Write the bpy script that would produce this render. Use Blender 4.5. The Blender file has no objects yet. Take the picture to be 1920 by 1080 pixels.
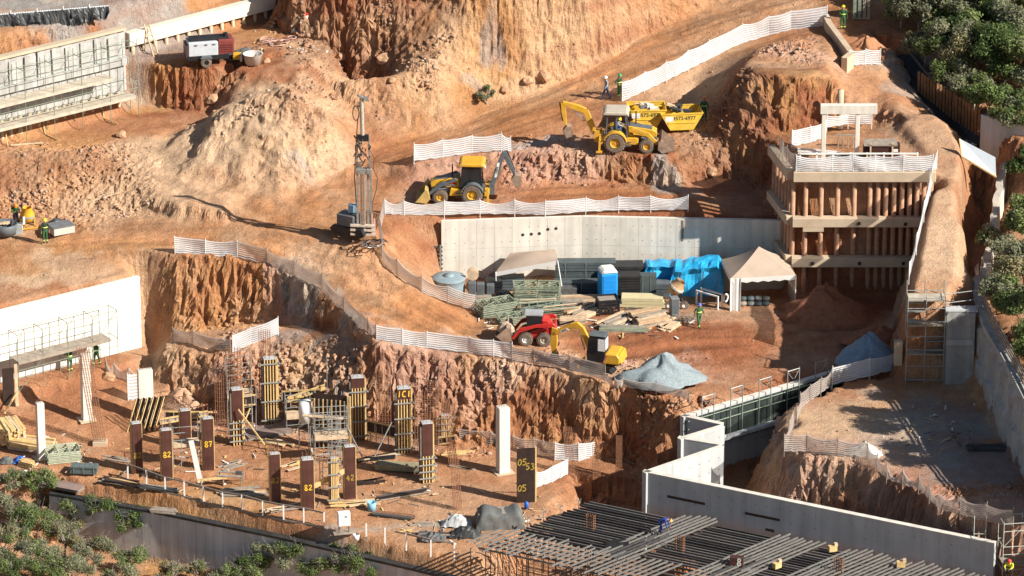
import bpy, bmesh, math, random
import numpy as np
from mathutils import Vector, Matrix
from mathutils.geometry import tessellate_polygon

# ---------------------------------------------------------------- camera, sky, sun, exposure
scene = bpy.context.scene
COL = scene.collection
R = math.radians
CAM_D, CAM_PITCH, PXM = 350.0, R(22.0), 28.5          # distance to the middle of the site, tilt, photo pixels per metre there
HFOV = 2 * math.atan(960.0 / PXM / CAM_D)
cam_data = bpy.data.cameras.new('camera')
cam = bpy.data.objects.new('camera', cam_data); COL.objects.link(cam)
cam.location = (0, -CAM_D * math.cos(CAM_PITCH), CAM_D * math.sin(CAM_PITCH))
cam.rotation_euler = (math.pi / 2 - CAM_PITCH, 0, 0)
cam_data.sensor_width = 36.0
cam_data.angle = HFOV
cam_data.clip_start = 1.0
cam_data.clip_end = 3000.0
scene.camera = cam

SUN_EL, SUN_A = R(34.0), R(27.0)                       # sun stands to the right and a little behind the camera
sun_vec = Vector((math.cos(SUN_EL) * math.cos(SUN_A), -math.cos(SUN_EL) * math.sin(SUN_A), math.sin(SUN_EL)))
world = bpy.data.worlds.new('World'); scene.world = world
world.use_nodes = True
wn = world.node_tree.nodes; wl = world.node_tree.links
sky = wn.new('ShaderNodeTexSky'); sky.sky_type = 'NISHITA'; sky.sun_disc = False
sky.sun_elevation = SUN_EL
sky.sun_rotation = math.atan2(sun_vec.x, sun_vec.y)
wn['Background'].inputs['Strength'].default_value = 0.05
wl.new(sky.outputs[0], wn['Background'].inputs['Color'])
sd = bpy.data.lights.new('sun', 'SUN'); sd.energy = 5.0; sd.angle = R(0.53); sd.color = (1.0, 0.945, 0.86)
so = bpy.data.objects.new('sun', sd); COL.objects.link(so)
so.rotation_euler = sun_vec.to_track_quat('Z', 'Y').to_euler()
so.location = (60, -60, 90)
scene.view_settings.view_transform = 'Standard'
scene.view_settings.look = 'None'
scene.view_settings.exposure = 0.74
scene.view_settings.gamma = 1.0
scene.render.engine = 'CYCLES'
scene.cycles.max_bounces = 5
scene.cycles.diffuse_bounces = 3
scene.cycles.transparent_max_bounces = 10
scene.cycles.use_denoising = True

# ---------------------------------------------------------------- photo pixel -> world
_cp, _sp = math.cos(CAM_PITCH), math.sin(CAM_PITCH)
CAMP = np.array(cam.location)
FPX = PXM * CAM_D
def ray(px, py):
    u, v = (px - 960) / FPX, -(py - 540) / FPX
    return np.array([u, _cp + v * _sp, -_sp + v * _cp])
def P(px, py, z=0.0):
    d = ray(px, py); t = (z - CAMP[2]) / d[2]
    return Vector((CAMP[0] + t * d[0], CAMP[1] + t * d[1], z))
def PX(px, py, y):
    """point of the pixel's ray in the vertical plane at this y"""
    d = ray(px, py); t = (y - CAMP[1]) / d[1]
    return Vector((CAMP[0] + t * d[0], y, CAMP[2] + t * d[2]))

# ---------------------------------------------------------------- noise
def _hash(ix, iy, iz, seed):
    h = (ix.astype(np.int64) * 374761393 + iy.astype(np.int64) * 668265263 + iz.astype(np.int64) * 2147483647 + seed * 974634577) & 0xffffffff
    h = ((h ^ (h >> 13)) * 1274126177) & 0xffffffff
    h = ((h ^ (h >> 16)) * 2246822519) & 0xffffffff
    return ((h ^ (h >> 15)) & 0xffff) / 32767.5 - 1.0
def vnoise(x, y, z=None, seed=0):
    x = np.asarray(x, float); y = np.asarray(y, float)
    if z is None:
        ix, iy = np.floor(x), np.floor(y); fx, fy = x - ix, y - iy
        fx, fy = fx * fx * (3 - 2 * fx), fy * fy * (3 - 2 * fy); o = np.zeros(1)
        a, b, c, d = [_hash(ix + p, iy + q, o, seed) for p, q in ((0, 0), (1, 0), (0, 1), (1, 1))]
        return (a + (b - a) * fx) * (1 - fy) + (c + (d - c) * fx) * fy
    z = np.asarray(z, float)
    ix, iy, iz = np.floor(x), np.floor(y), np.floor(z)
    fx, fy, fz = x - ix, y - iy, z - iz
    fx, fy, fz = fx * fx * (3 - 2 * fx), fy * fy * (3 - 2 * fy), fz * fz * (3 - 2 * fz)
    r = 0
    for a in (0, 1):
        wx = fx if a else 1 - fx
        for b in (0, 1):
            wy = fy if b else 1 - fy
            for c in (0, 1):
                wz = fz if c else 1 - fz
                r = r + wx * wy * wz * _hash(ix + a, iy + b, iz + c, seed)
    return r
def fbm(x, y, z=None, seed=0, octv=4, gain=0.5):
    r, a, f = 0, 1.0, 1.0
    for o in range(octv):
        r = r + a * vnoise(x * f, y * f, None if z is None else z * f, seed + o * 17)
        a *= gain; f *= 2.03
    return r

# ---------------------------------------------------------------- mesh collector
class MB:
    def __init__(s): s.v = []; s.f = []; s.m = []; s.mi = 0
    def add(s, vs, fs):
        n = len(s.v); s.v += [tuple(v) for v in vs]
        s.f += [tuple(i + n for i in f) for f in fs]; s.m += [s.mi] * len(fs); return s
    def box(s, c, d, rot=None):
        hx, hy, hz = d[0] / 2, d[1] / 2, d[2] / 2
        vs = [Vector((x, y, z)) for x in (-hx, hx) for y in (-hy, hy) for z in (-hz, hz)]
        if rot is not None: vs = [rot @ v for v in vs]
        c = Vector(c)
        return s.add([v + c for v in vs], [(0, 1, 3, 2), (4, 6, 7, 5), (0, 4, 5, 1), (2, 3, 7, 6), (0, 2, 6, 4), (1, 5, 7, 3)])
    def bar(s, a, b, w, h=None, up=(0, 0, 1)):
        """rectangular bar from a to b"""
        a, b = Vector(a), Vector(b); h = w if h is None else h
        d = (b - a); L = d.length
        if L < 1e-6: return s
        d.normalize(); up = Vector(up)
        if abs(d.dot(up)) > .98: up = Vector((1, 0, 0)) if abs(d.x) < .9 else Vector((0, 1, 0))
        x = d.cross(up).normalized(); z = x.cross(d).normalized()
        vs = [p + x * sx * w / 2 + z * sz * h / 2 for p in (a, b) for sx in (-1, 1) for sz in (-1, 1)]
        return s.add(vs, [(0, 1, 3, 2), (4, 6, 7, 5), (0, 4, 5, 1), (2, 3, 7, 6), (0, 2, 6, 4), (1, 5, 7, 3)])
    def tube(s, a, b, r, n=8, r2=None, cap=True):
        a, b = Vector(a), Vector(b); r2 = r if r2 is None else r2
        d = (b - a)
        if d.length < 1e-6: return s
        d.normalize(); up = Vector((0, 0, 1)) if abs(d.z) < .9 else Vector((1, 0, 0))
        x = d.cross(up).normalized(); y = d.cross(x)
        vs = []
        for p, rr in ((a, r), (b, r2)):
            for k in range(n):
                t = 2 * math.pi * k / n; vs.append(p + (x * math.cos(t) + y * math.sin(t)) * rr)
        fs = [(k, (k + 1) % n, n + (k + 1) % n, n + k) for k in range(n)]
        if cap: fs += [tuple(range(n - 1, -1, -1)), tuple(range(n, 2 * n))]
        return s.add(vs, fs)
    def path(s, pts, r, n=6):
        for a, b in zip(pts[:-1], pts[1:]): s.tube(a, b, r, n)
        return s
    def ext(s, prof, y0, y1, M=None):
        """side profile [(x,z)..] extruded along y"""
        n = len(prof)
        vs = [Vector((x, y, z)) for y in (y0, y1) for x, z in prof]
        if M is not None: vs = [M @ v for v in vs]
        fs = [(k, (k + 1) % n, n + (k + 1) % n, n + k) for k in range(n)]
        fs += [tuple(range(n - 1, -1, -1)), tuple(range(n, 2 * n))]
        return s.add(vs, fs)
    def lathe(s, prof, c=(0, 0, 0), n=20, axis='z'):
        vs = []; c = Vector(c)
        for r, h in prof:
            for k in range(n):
                t = 2 * math.pi * k / n
                q = (r * math.cos(t), r * math.sin(t), h)
                if axis == 'y': q = (q[0], q[2], q[1])
                if axis == 'x': q = (q[2], q[0], q[1])
                vs.append(Vector(q) + c)
        fs = []
        for j in range(len(prof) - 1):
            for k in range(n):
                fs.append((j * n + k, j * n + (k + 1) % n, (j + 1) * n + (k + 1) % n, (j + 1) * n + k))
        return s.add(vs, fs)
    def sheet(s, rows):
        """grid of points rows[j][i]"""
        m = len(rows[0]); vs = [p for r_ in rows for p in r_]
        return s.add(vs, [(j * m + i, j * m + i + 1, (j + 1) * m + i + 1, (j + 1) * m + i) for j in range(len(rows) - 1) for i in range(m - 1)])
    def mesh(s, name, mats, smooth=False, bevel=0, recalc=True):
        me = bpy.data.meshes.new(name)
        me.from_pydata([tuple(v) for v in s.v], [], s.f)
        for m in (mats if isinstance(mats, (list, tuple)) else [mats]): me.materials.append(m)
        if s.mi or any(s.m): me.polygons.foreach_set('material_index', s.m)
        if bevel or recalc:
            bm = bmesh.new(); bm.from_mesh(me)
            if recalc: bmesh.ops.recalc_face_normals(bm, faces=bm.faces[:])
            if bevel:
                es = [e for e in bm.edges if len(e.link_faces) == 2 and e.calc_face_angle(0) > .5]
                bmesh.ops.bevel(bm, geom=es, offset=bevel, segments=1, affect='EDGES', clamp_overlap=True)
            bm.to_mesh(me); bm.free()
        if smooth: me.polygons.foreach_set('use_smooth', [True] * len(me.polygons))
        me.update()
        return me
    def build(s, name, mats, parent=None, smooth=False, bevel=0, recalc=True):
        return link(name, s.mesh(name, mats, smooth, bevel, recalc), parent)

def link(name, me, parent=None, loc=None, rz=None):
    o = bpy.data.objects.new(name, me); COL.objects.link(o)
    if parent is not None: o.parent = parent
    if loc is not None: o.location = loc
    if rz is not None: o.rotation_euler = (0, 0, rz)
    return o
def tag(o, label=None, cat=None, group=None, kind=None):
    if label: o['label'] = label
    if cat: o['category'] = cat
    if group: o['group'] = group
    if kind: o['kind'] = kind
    return o
def thing(name, label, cat, loc=(0, 0, 0), rz=0.0, group=None, scale=None):
    o = bpy.data.objects.new(name, None); COL.objects.link(o)
    o.empty_display_size = .3
    o.location = loc; o.rotation_euler = (0, 0, rz)
    if scale: o.scale = (scale,) * 3
    return tag(o, label, cat, group, 'thing')
def dup(o, parent=None, loc=None, rz=None, label=None):
    c = o.copy(); COL.objects.link(c)
    if parent is not None: c.parent = parent
    if loc is not None: c.location = loc
    if rz is not None: c.rotation_euler[2] = rz
    if label: c['label'] = label
    for ch in list(o.children): dup(ch, c)
    return c

# ---------------------------------------------------------------- materials
MATS = {}
def mat(name, col, rough=.7, var=.18, scale=3.0, bump=0.0, metal=0.0, col2=None, dirt=0.0, dirtcol=(.36, .19, .10), spec=.35, alpha=1.0, transl=0.0, streak=0.0, dirtscale=1.1):
    if name in MATS: return MATS[name]
    m = bpy.data.materials.new(name); m.use_nodes = True
    nt = m.node_tree; N = nt.nodes; L = nt.links
    b = N['Principled BSDF']; b.inputs['Roughness'].default_value = rough; b.inputs['Metallic'].default_value = metal
    b.inputs['Specular IOR Level'].default_value = spec
    tc = N.new('ShaderNodeTexCoord')
    n1 = N.new('ShaderNodeTexNoise'); n1.inputs['Scale'].default_value = scale; n1.inputs['Detail'].default_value = 5
    L.new(tc.outputs['Object'], n1.inputs['Vector'])
    mp = N.new('ShaderNodeMapRange'); mp.inputs[1].default_value = .3; mp.inputs[2].default_value = .7
    L.new(n1.outputs[0], mp.inputs[0])
    mx = N.new('ShaderNodeMix'); mx.data_type = 'RGBA'
    c = Vector(col); lo = c * (1 - var); hi = Vector(col2) if col2 else c * (1 + var)
    mx.inputs[6].default_value = (*lo, 1); mx.inputs[7].default_value = (min(hi[0], 1), min(hi[1], 1), min(hi[2], 1), 1)
    L.new(mp.outputs[0], mx.inputs[0])
    out = mx.outputs[2]
    if streak:
        mpp = N.new('ShaderNodeMapping'); mpp.inputs['Scale'].default_value = (2.2, 2.2, .12)
        L.new(tc.outputs['Object'], mpp.inputs['Vector'])
        n3 = N.new('ShaderNodeTexNoise'); n3.inputs['Scale'].default_value = 1.0; n3.inputs['Detail'].default_value = 6
        L.new(mpp.outputs[0], n3.inputs['Vector'])
        m3 = N.new('ShaderNodeMapRange'); m3.inputs[1].default_value = .35; m3.inputs[2].default_value = .7; m3.inputs[3].default_value = 1 - streak; m3.inputs[4].default_value = 1.0
        L.new(n3.outputs[0], m3.inputs[0])
        mm = N.new('ShaderNodeMix'); mm.data_type = 'RGBA'; mm.blend_type = 'MULTIPLY'; mm.inputs[0].default_value = 1
        L.new(out, mm.inputs[6]); L.new(m3.outputs[0], mm.inputs[7]); out = mm.outputs[2]
    if dirt:
        n2 = N.new('ShaderNodeTexNoise'); n2.inputs['Scale'].default_value = dirtscale; n2.inputs['Detail'].default_value = 8; n2.inputs['Roughness'].default_value = .65
        L.new(tc.outputs['Object'], n2.inputs['Vector'])
        m2 = N.new('ShaderNodeMapRange'); m2.inputs[1].default_value = .62 - .3 * dirt; m2.inputs[2].default_value = .78; m2.inputs[4].default_value = min(1, dirt * 1.3)
        L.new(n2.outputs[0], m2.inputs[0])
        md = N.new('ShaderNodeMix'); md.data_type = 'RGBA'; md.inputs[7].default_value = (*dirtcol, 1)
        L.new(m2.outputs[0], md.inputs[0]); L.new(out, md.inputs[6]); out = md.outputs[2]
    L.new(out, b.inputs['Base Color'])
    if bump:
        bp = N.new('ShaderNodeBump'); bp.inputs['Strength'].default_value = bump; bp.inputs['Distance'].default_value = .05
        nb = N.new('ShaderNodeTexNoise'); nb.inputs['Scale'].default_value = scale * 4; nb.inputs['Detail'].default_value = 4
        L.new(tc.outputs['Object'], nb.inputs['Vector']); L.new(nb.outputs[0], bp.inputs['Height']); L.new(bp.outputs[0], b.inputs['Normal'])
    if transl:
        t = N.new('ShaderNodeBsdfTranslucent'); L.new(out, t.inputs['Color'])
        ms = N.new('ShaderNodeMixShader'); ms.inputs[0].default_value = transl
        L.new(b.outputs[0], ms.inputs[1]); L.new(t.outputs[0], ms.inputs[2])
        L.new(ms.outputs[0], N['Material Output'].inputs[0])
    if alpha < 1:
        src = N['Material Output'].inputs[0].links[0].from_socket
        tr = N.new('ShaderNodeBsdfTransparent'); ma = N.new('ShaderNodeMixShader'); ma.inputs[0].default_value = alpha
        L.new(tr.outputs[0], ma.inputs[1]); L.new(src, ma.inputs[2]); L.new(ma.outputs[0], N['Material Output'].inputs[0])
    MATS[name] = m
    return m

# ================================================================ TERRAIN
GX0, GX1, GY0, GY1, GS = -50.0, 54.0, -64.0, 100.0, 0.2
NX, NY = int((GX1 - GX0) / GS) + 1, int((GY1 - GY0) / GS) + 1
HZ = np.full((NY, NX), np.nan)
def W(pts): return [P(*p) for p in pts]
def _tri(a, b, c):
    x0 = max(int((min(a.x, b.x, c.x) - GX0) / GS), 0); x1 = min(int((max(a.x, b.x, c.x) - GX0) / GS) + 1, NX - 1)
    y0 = max(int((min(a.y, b.y, c.y) - GY0) / GS), 0); y1 = min(int((max(a.y, b.y, c.y) - GY0) / GS) + 1, NY - 1)
    if x1 < x0 or y1 < y0: return
    X, Y = np.meshgrid(GX0 + GS * np.arange(x0, x1 + 1), GY0 + GS * np.arange(y0, y1 + 1))
    d = (b.y - c.y) * (a.x - c.x) + (c.x - b.x) * (a.y - c.y)
    if abs(d) < 1e-9: return
    l1 = ((b.y - c.y) * (X - c.x) + (c.x - b.x) * (Y - c.y)) / d
    l2 = ((c.y - a.y) * (X - c.x) + (a.x - c.x) * (Y - c.y)) / d
    l3 = 1 - l1 - l2
    m = (l1 >= -1e-6) & (l2 >= -1e-6) & (l3 >= -1e-6)
    sub = HZ[y0:y1 + 1, x0:x1 + 1]; sub[m] = (l1 * a.z + l2 * b.z + l3 * c.z)[m]
def poly(pts):
    w = W(pts)
    for t in tessellate_polygon([[Vector((q.x, q.y, 0)) for q in w]]): _tri(*[w[i] for i in t])
def ribbon(A, B):
    a, b = W(A), W(B)
    for k in range(len(a) - 1):
        _tri(a[k], b[k], b[k + 1]); _tri(a[k], b[k + 1], a[k + 1])
def line(pts, wpts=None, r=1):
    w = W(pts) if wpts is None else wpts
    for a, b in zip(w[:-1], w[1:]):
        n = max(2, int((b - a).length / GS * 2))
        for t in np.linspace(0, 1, n):
            q = a.lerp(b, t); i, j = int(round((q.x - GX0) / GS)), int(round((q.y - GY0) / GS))
            if 0 <= i - r and i + r < NX and 0 <= j - r and j + r < NY: HZ[j - r + 1:j + r, i - r + 1:i + r] = q.z

# far edges of the map
for (wx0, wy0, z0), (wx1, wy1, z1) in [((-50, -64, -14), (54, -64, -16)), ((-50, 100, 20), (54, 100, 14)),
                                       ((-50, -64, -14), (-50, -16, -7)), ((-50, -16, -7), (-50, 8, 3)), ((-50, 8, 3), (-50, 30, 7)), ((-50, 44, 13), (-50, 100, 20)),
                                       ((54, -64, -16), (54, -20, 3)), ((54, -20, 3), (54, 100, 14))]:
    line(None, [Vector((wx0, wy0, z0)), Vector((wx1, wy1, z1))], 1)

# --- lower pit floor and what lies in front of it
ribbon([(-200, 800, -4), (0, 752, -3.8), (120, 728, -3.6), (215, 716, -3.6), (262, 744, -4.1), (330, 752, -4.6), (400, 782, -5)],
       [(-200, 870, -4.9), (0, 842, -4.9), (120, 832, -4.9), (215, 822, -4.9), (262, 818, -4.95), (330, 815, -5), (400, 815, -5)])
poly([(-200, 870, -4.9), (0, 842, -4.9), (120, 832, -4.9), (215, 822, -4.9), (262, 818, -4.95), (330, 815, -5), (400, 815, -5), (400, 782, -5), (540, 798, -5), (700, 806, -5), (850, 832, -5), (1000, 848, -5), (1140, 856, -5),
      (1215, 868, -5), (1190, 905, -5), (1060, 925, -5), (1010, 960, -5), (1000, 1010, -5), (900, 1042, -5.1), (800, 1032, -5.1), (600, 988, -5.05), (400, 938, -5), (230, 905, -5), (90, 905, -5.1), (0, 905, -5.4), (-200, 930, -5.5)])
line([(-150, 960, -7.0), (20, 965, -7.2), (85, 985, -8.4)], r=2)
poly([(1040, 1000, -6.8), (1090, 930, -6.8), (1204, 955, -6.8), (1700, 1105, -6.8), (2000, 1200, -7), (1700, 1300, -7), (1000, 1150, -7), (930, 1085, -6.9)])                  # under the deck
# --- left wall footing and the ground behind it
poly([(205, 712, -3.6), (262, 744, -4.1), (290, 706, -3.9), (296, 650, -3.2), (262, 656, -3.1)])
poly([(-100, 750, -3.1), (0, 724, -3.1), (268, 655, -3.1), (300, 642, -3.0), (280, 634, -3.0), (262, 646, -3.05), (0, 712, -3.05), (-100, 736, -3.05)])
# --- ledge with the short fence, cliff foot behind it
line([(284, 640, -3), (304, 632, -2.3), (322, 624, -1.7)], r=1)
poly([(322, 645, -1.65), (330, 649, -1.7), (430, 668, -1.5), (520, 632, -.7), (650, 640, 0), (700, 655, .05), (690, 640, .1), (655, 612, .1), (560, 606, -.5), (470, 612, -1.2), (380, 614, -1.5), (326, 623, -1.65)])
# --- yard, ramp
poly([(905, 590, 0), (835, 535, 0), (828, 520, 0), (1092, 516, 0), (1472, 522, 0), (1490, 552, 0), (1690, 556, 0), (1692, 600, 0), (1690, 690, 0),
      (1575, 690, -.6), (1555, 694, -.8), (1420, 730, -.85), (1330, 757, -.9), (1300, 752, -.6), (1130, 716, 0), (1000, 684, 0), (900, 668, .1), (850, 640, .15)])
ribbon([(330, 480, 3.1), (440, 486, 3.0), (520, 505, 2.7), (600, 550, 2.0), (660, 606, 1.2), (706, 646, .6), (800, 656, .3), (900, 668, .1)],
       [(560, 420, 4.1), (700, 430, 4.3), (708, 455, 4.0), (718, 492, 3.1), (762, 530, 2.1), (800, 552, 1.4), (850, 570, .8), (905, 590, 0)])
poly([(-150, 470, 2.6), (0, 452, 2.7), (150, 452, 2.9), (330, 480, 3.1), (560, 420, 4.1), (700, 430, 4.3), (712, 402, 4.5), (735, 330, 4.8), (690, 322, 5), (600, 345, 4.9), (500, 388, 4.5), (420, 402, 4.1), (230, 405, 3.4), (0, 412, 3.0), (-150, 420, 2.9)])
# --- shelf above the middle wall
poly([(712, 402, 4.5), (722, 406, 4.4), (830, 412, 4.2), (1092, 404, 4.2), (1472, 412, 4.2), (1440, 370, 4.2), (1400, 335, 4.3), (1290, 344, 4.5), (1100, 340, 4.6), (1000, 338, 4.6), (900, 345, 4.6), (800, 350, 4.7), (735, 345, 4.8)])
# --- upper terrace with the second backhoe, road above
poly([(778, 300, 5.9), (900, 288, 6.1), (960, 282, 6.2), (1060, 284, 6.4), (1250, 290, 6.5), (1330, 270, 6.4), (1330, 225, 6.7), (1200, 215, 7), (1165, 196, 7.2), (1050, 222, 6.7), (950, 256, 6.3), (780, 282, 5.8)])
ribbon([(690, 322, 5), (778, 296, 5.8), (950, 256, 6.3), (1050, 218, 6.7), (1165, 192, 7.2), (1250, 150, 8), (1390, 78, 9.2), (1480, 56, 9.8), (1560, 46, 10.2), (1700, -10, 11), (1900, -90, 12)],
       [(600, 345, 4.9), (700, 282, 5.3), (850, 240, 5.8), (1000, 176, 6.7), (1080, 142, 7.4), (1180, 80, 8.6), (1290, 30, 9.5), (1400, -20, 10.4), (1480, -50, 11), (1600, -90, 12), (1800, -150, 13)])
poly([(1548, 46, 10.2), (1590, 130, 9.8), (1660, 130, 9.6), (1700, 60, 10.2), (1680, -10, 11), (1620, 20, 10.6)])
# --- plateau above the pile wall, rock cut behind it
poly([(1453, 284, 8.4), (1486, 322, 8.4), (1742, 322, 8.4), (1752, 296, 8.4), (1700, 262, 8.4), (1640, 250, 8.3), (1560, 258, 8.3), (1500, 264, 8.3), (1462, 276, 8.3)])
line([(1392, 122, 10.6), (1440, 134, 11.1), (1500, 140, 11.1), (1556, 140, 11.0)], r=2)
poly([(1395, 114, 10.6), (1440, 128, 11.1), (1556, 134, 11.0), (1548, 64, 10.4), (1480, 74, 10.2), (1420, 92, 10.0)])
poly([(1400, 262, 6.9), (1450, 258, 7.5), (1500, 250, 7.6), (1556, 242, 7.6), (1640, 240, 7.9), (1640, 246, 8.1), (1556, 252, 7.9), (1500, 258, 7.8), (1450, 266, 7.6)])
line([(1590, 138, 9.7), (1640, 150, 9.6), (1670, 190, 9.4), (1700, 215, 9.3)], r=2)
line([(1575, 232, 8.2), (1640, 232, 8.2), (1690, 240, 8.4)], r=1)
line([(1330, 225, 6.7), (1300, 170, 7.4), (1330, 120, 8.6)], r=1)
# --- berm running along the right side
ribbon([(1690, 225, 9.3), (1722, 270, 8.8), (1752, 310, 8.4), (1742, 360, 8.0), (1725, 430, 7.2), (1712, 500, 6.3), (1695, 556, 5.6), (1690, 566, 5.5)],
       [(1752, 210, 9.3), (1806, 265, 8.8), (1838, 310, 8.4), (1826, 360, 8.0), (1808, 430, 7.2), (1796, 500, 6.3), (1784, 552, 5.6), (1780, 566, 5.5)])
# trench right of the berm, ground under the trees
line([(1850, 330, 4.5), (1838, 400, 3.6), (1825, 480, 2.6), (1815, 560, 1.6)], r=4)
line([(1850, 560, .2), (1832, 640, .1)], r=2)
poly([(1915, 330, 6.0), (1890, 430, 5.0), (1872, 500, 4.6), (1858, 560, 4.4), (1885, 640, 4.4), (1930, 740, 4.2), (2000, 860, 4), (2300, 860, 5), (2300, 330, 7)])
poly([(1740, 30, 10), (1760, 110, 9.5), (1840, 200, 9), (1930, 300, 8.2), (2300, 300, 9.5), (2300, -200, 14), (1800, -200, 13)])
line([(1660, 80, 9.6), (1700, 130, 8.4), (1760, 200, 7.6), (1830, 285, 7.0), (1850, 320, 5.5)], r=3)       # lined ditch
# --- pad lower right, its cliffs
poly([(1690, 700, 0), (1700, 716, 0), (1805, 712, 0), (1850, 770, 0), (1905, 860, 0), (2050, 1000, 0), (2000, 1040, 0), (1905, 992, 0), (1760, 962, 0), (1705, 928, 0), (1668, 884, 0), (1636, 872, 0), (1560, 858, 0), (1478, 852, 0), (1462, 826, 0), (1490, 790, 0), (1462, 768, 0), (1560, 718, 0)])
# --- big slope and terraces top left
poly([(-150, 305, 6.1), (0, 268, 6.1), (100, 248, 6.1), (240, 212, 6.1), (330, 212, 6.1), (420, 205, 6.1), (330, 250, 6.0), (295, 285, 5.8), (180, 290, 5.9), (60, 288, 6.0), (0, 296, 6.0), (-150, 330, 6.0)])
poly([(225, 300, 5.5), (290, 300, 5.6), (345, 335, 5.2), (440, 395, 4.6), (330, 385, 4.7), (250, 330, 5.2)])
ribbon([(400, 222, 7.4), (440, 192, 9.0), (490, 170, 9.8), (545, 153, 10.4), (590, 186, 9.3), (640, 236, 7.3), (684, 290, 5.4)],
       [(292, 290, 5.8), (345, 330, 5.3), (430, 350, 5.0), (520, 358, 4.95), (600, 334, 5.0), (650, 312, 5.1), (690, 296, 5.2)])
line([(440, 196, 6.2), (560, 172, 6.2), (640, 165, 6.1), (720, 200, 5.8)], r=1)
poly([(240, 104, 9.2), (330, 90, 9.3), (430, 68, 9.4), (520, 48, 9.5), (590, 62, 9.5), (625, 95, 9.3), (600, 118, 9.1), (540, 126, 9.1), (430, 128, 9.1), (330, 122, 9.1), (242, 116, 9.1)])
line([(244, 196, 6.15), (330, 202, 6.15), (420, 200, 6.15), (540, 178, 6.2)], r=1)
ribbon([(600, 128, 8.8), (640, 150, 8.6), (720, 140, 9.0), (800, 124, 9.3), (850, 92, 9.9), (905, 62, 10.6), (970, 25, 11.8), (1060, -30, 13.4)],
       [(690, 284, 5.4), (722, 270, 5.5), (780, 254, 5.6), (850, 236, 5.9), (905, 204, 6.3), (960, 184, 6.6), (1010, 168, 6.9), (1080, 142, 7.4)])
line([(640, 62, 9.6), (740, 62, 9.7), (860, 70, 9.9), (905, 50, 10.4)], r=1)
line([(560, 10, 11.6), (640, 2, 12.2), (760, -4, 12.6), (860, 10, 12.2), (930, 0, 12.6)], r=1)
poly([(540, -30, 13), (900, -60, 15), (1150, -90, 15.5), (1150, -200, 17), (500, -200, 16)])
# slab terrace behind the capping beam (top left)
poly([(-150, 110, 12.4), (0, 62, 12.4), (120, 40, 12.4), (230, 18, 12.4), (330, -10, 12.4), (400, -60, 12.4), (-150, -60, 12.6)])

# ground strips in front of and behind the built walls
def strip(w, o0, o1, z):
    """band between offsets o0..o1 on the front side (+) of a wall line"""
    for a, b in zip(w[:-1], w[1:]):
        d = Vector((b.x - a.x, b.y - a.y, 0)).normalized(); n = Vector((d.y, -d.x, 0)); a_ = a - d * .1; b_ = b + d * .1
        q = [a_ + n * o0, b_ + n * o0, b_ + n * o1, a_ + n * o1]
        for v in q: v.z = z
        _tri(q[0], q[1], q[2]); _tri(q[0], q[2], q[3])
WL_MID = W([(800, 526.5, 0), (828, 526, 0), (1092, 517, 0), (1490, 525, 0)])
WL_LEFT = W([(-110, 747, -3), (266, 651, -3)])
WL_FRONT = W([(92, 927, -6.0), (300, 966, -6.1), (520, 1014, -6.2), (775, 1074, -6.2), (960, 1120, -6.2)])
WL_PILE = [Vector((18.5, -1.35, 0)), Vector((27.6, -1.35, 0))]
WL_L = W([(1570, 691, -.9), (1275, 780, -.9), (1352, 797, -.9), (1270, 822, -.9), (1350, 835, -.9), (1204, 885, -.9), (1864, 1020, -.9), (1950, 1037, -.9)])
strip(WL_MID[1:], -.65, -1.6, 4.15); strip(WL_MID[1:], 1.8, -.45, 0)
strip(WL_LEFT, -.65, -1.5, 1.95); strip(WL_LEFT, 1.7, -.45, -3.05)
strip(WL_FRONT, -.5, -.9, -6.3); strip(WL_FRONT, 1.2, -.3, -9.3)
WL_CAP = W([(238, 88, 9.9), (512, 16, 9.9)])
strip(WL_CAP, 1.2, .1, 9.25); strip(WL_CAP, -.5, -1.2, 10.8)
strip(WL_PILE, -.42, -1.4, 8.4); strip(WL_PILE, 1.0, -.12, 0)
strip(WL_L[5:], -.2, -1.2, -5.8); strip(WL_L[5:], 2.5, -.1, -6.8)
strip(WL_L[:2], -.2, -3.4, -5.8); strip(WL_L[1:6], -.2, -2.9, -5.8); strip(WL_L[4:6], -.2, -3.6, -5.8)
strip(WL_L[:2], .9, .0, -.95); strip(WL_L[1:6], .5, -.05, -5.6)

def laplace(H):
    lv = []; h = H
    while min(h.shape) > 24:
        lv.append(h)
        ny, nx = (h.shape[0] + 1) // 2, (h.shape[1] + 1) // 2
        p = np.full((ny * 2, nx * 2), np.nan); p[:h.shape[0], :h.shape[1]] = h
        q = p.reshape(ny, 2, nx, 2); ok = ~np.isnan(q)
        s = np.where(ok, q, 0).sum((1, 3)); c = ok.sum((1, 3))
        h = np.where(c > 0, s / np.maximum(c, 1), np.nan)
    lv.append(h); z = None
    for k in range(len(lv) - 1, -1, -1):
        h = lv[k]; fix = ~np.isnan(h)
        if z is None: z = np.full(h.shape, np.nanmean(h))
        else:
            z = np.repeat(np.repeat(z, 2, 0), 2, 1)[:h.shape[0], :h.shape[1]]
        z = np.where(fix, h, z)
        for _ in range(260 if k > 3 else (120 if k > 0 else 70)):
            p = np.pad(z, 1, mode='edge')
            a = .25 * (p[:-2, 1:-1] + p[2:, 1:-1] + p[1:-1, :-2] + p[1:-1, 2:])
            z = np.where(fix, h, a)
    return z
HZ = laplace(HZ)
for _ in range(4):
    p = np.pad(HZ, 1, mode='edge'); HZ = .5 * HZ + .125 * (p[:-2, 1:-1] + p[2:, 1:-1] + p[1:-1, :-2] + p[1:-1, 2:])

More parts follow.
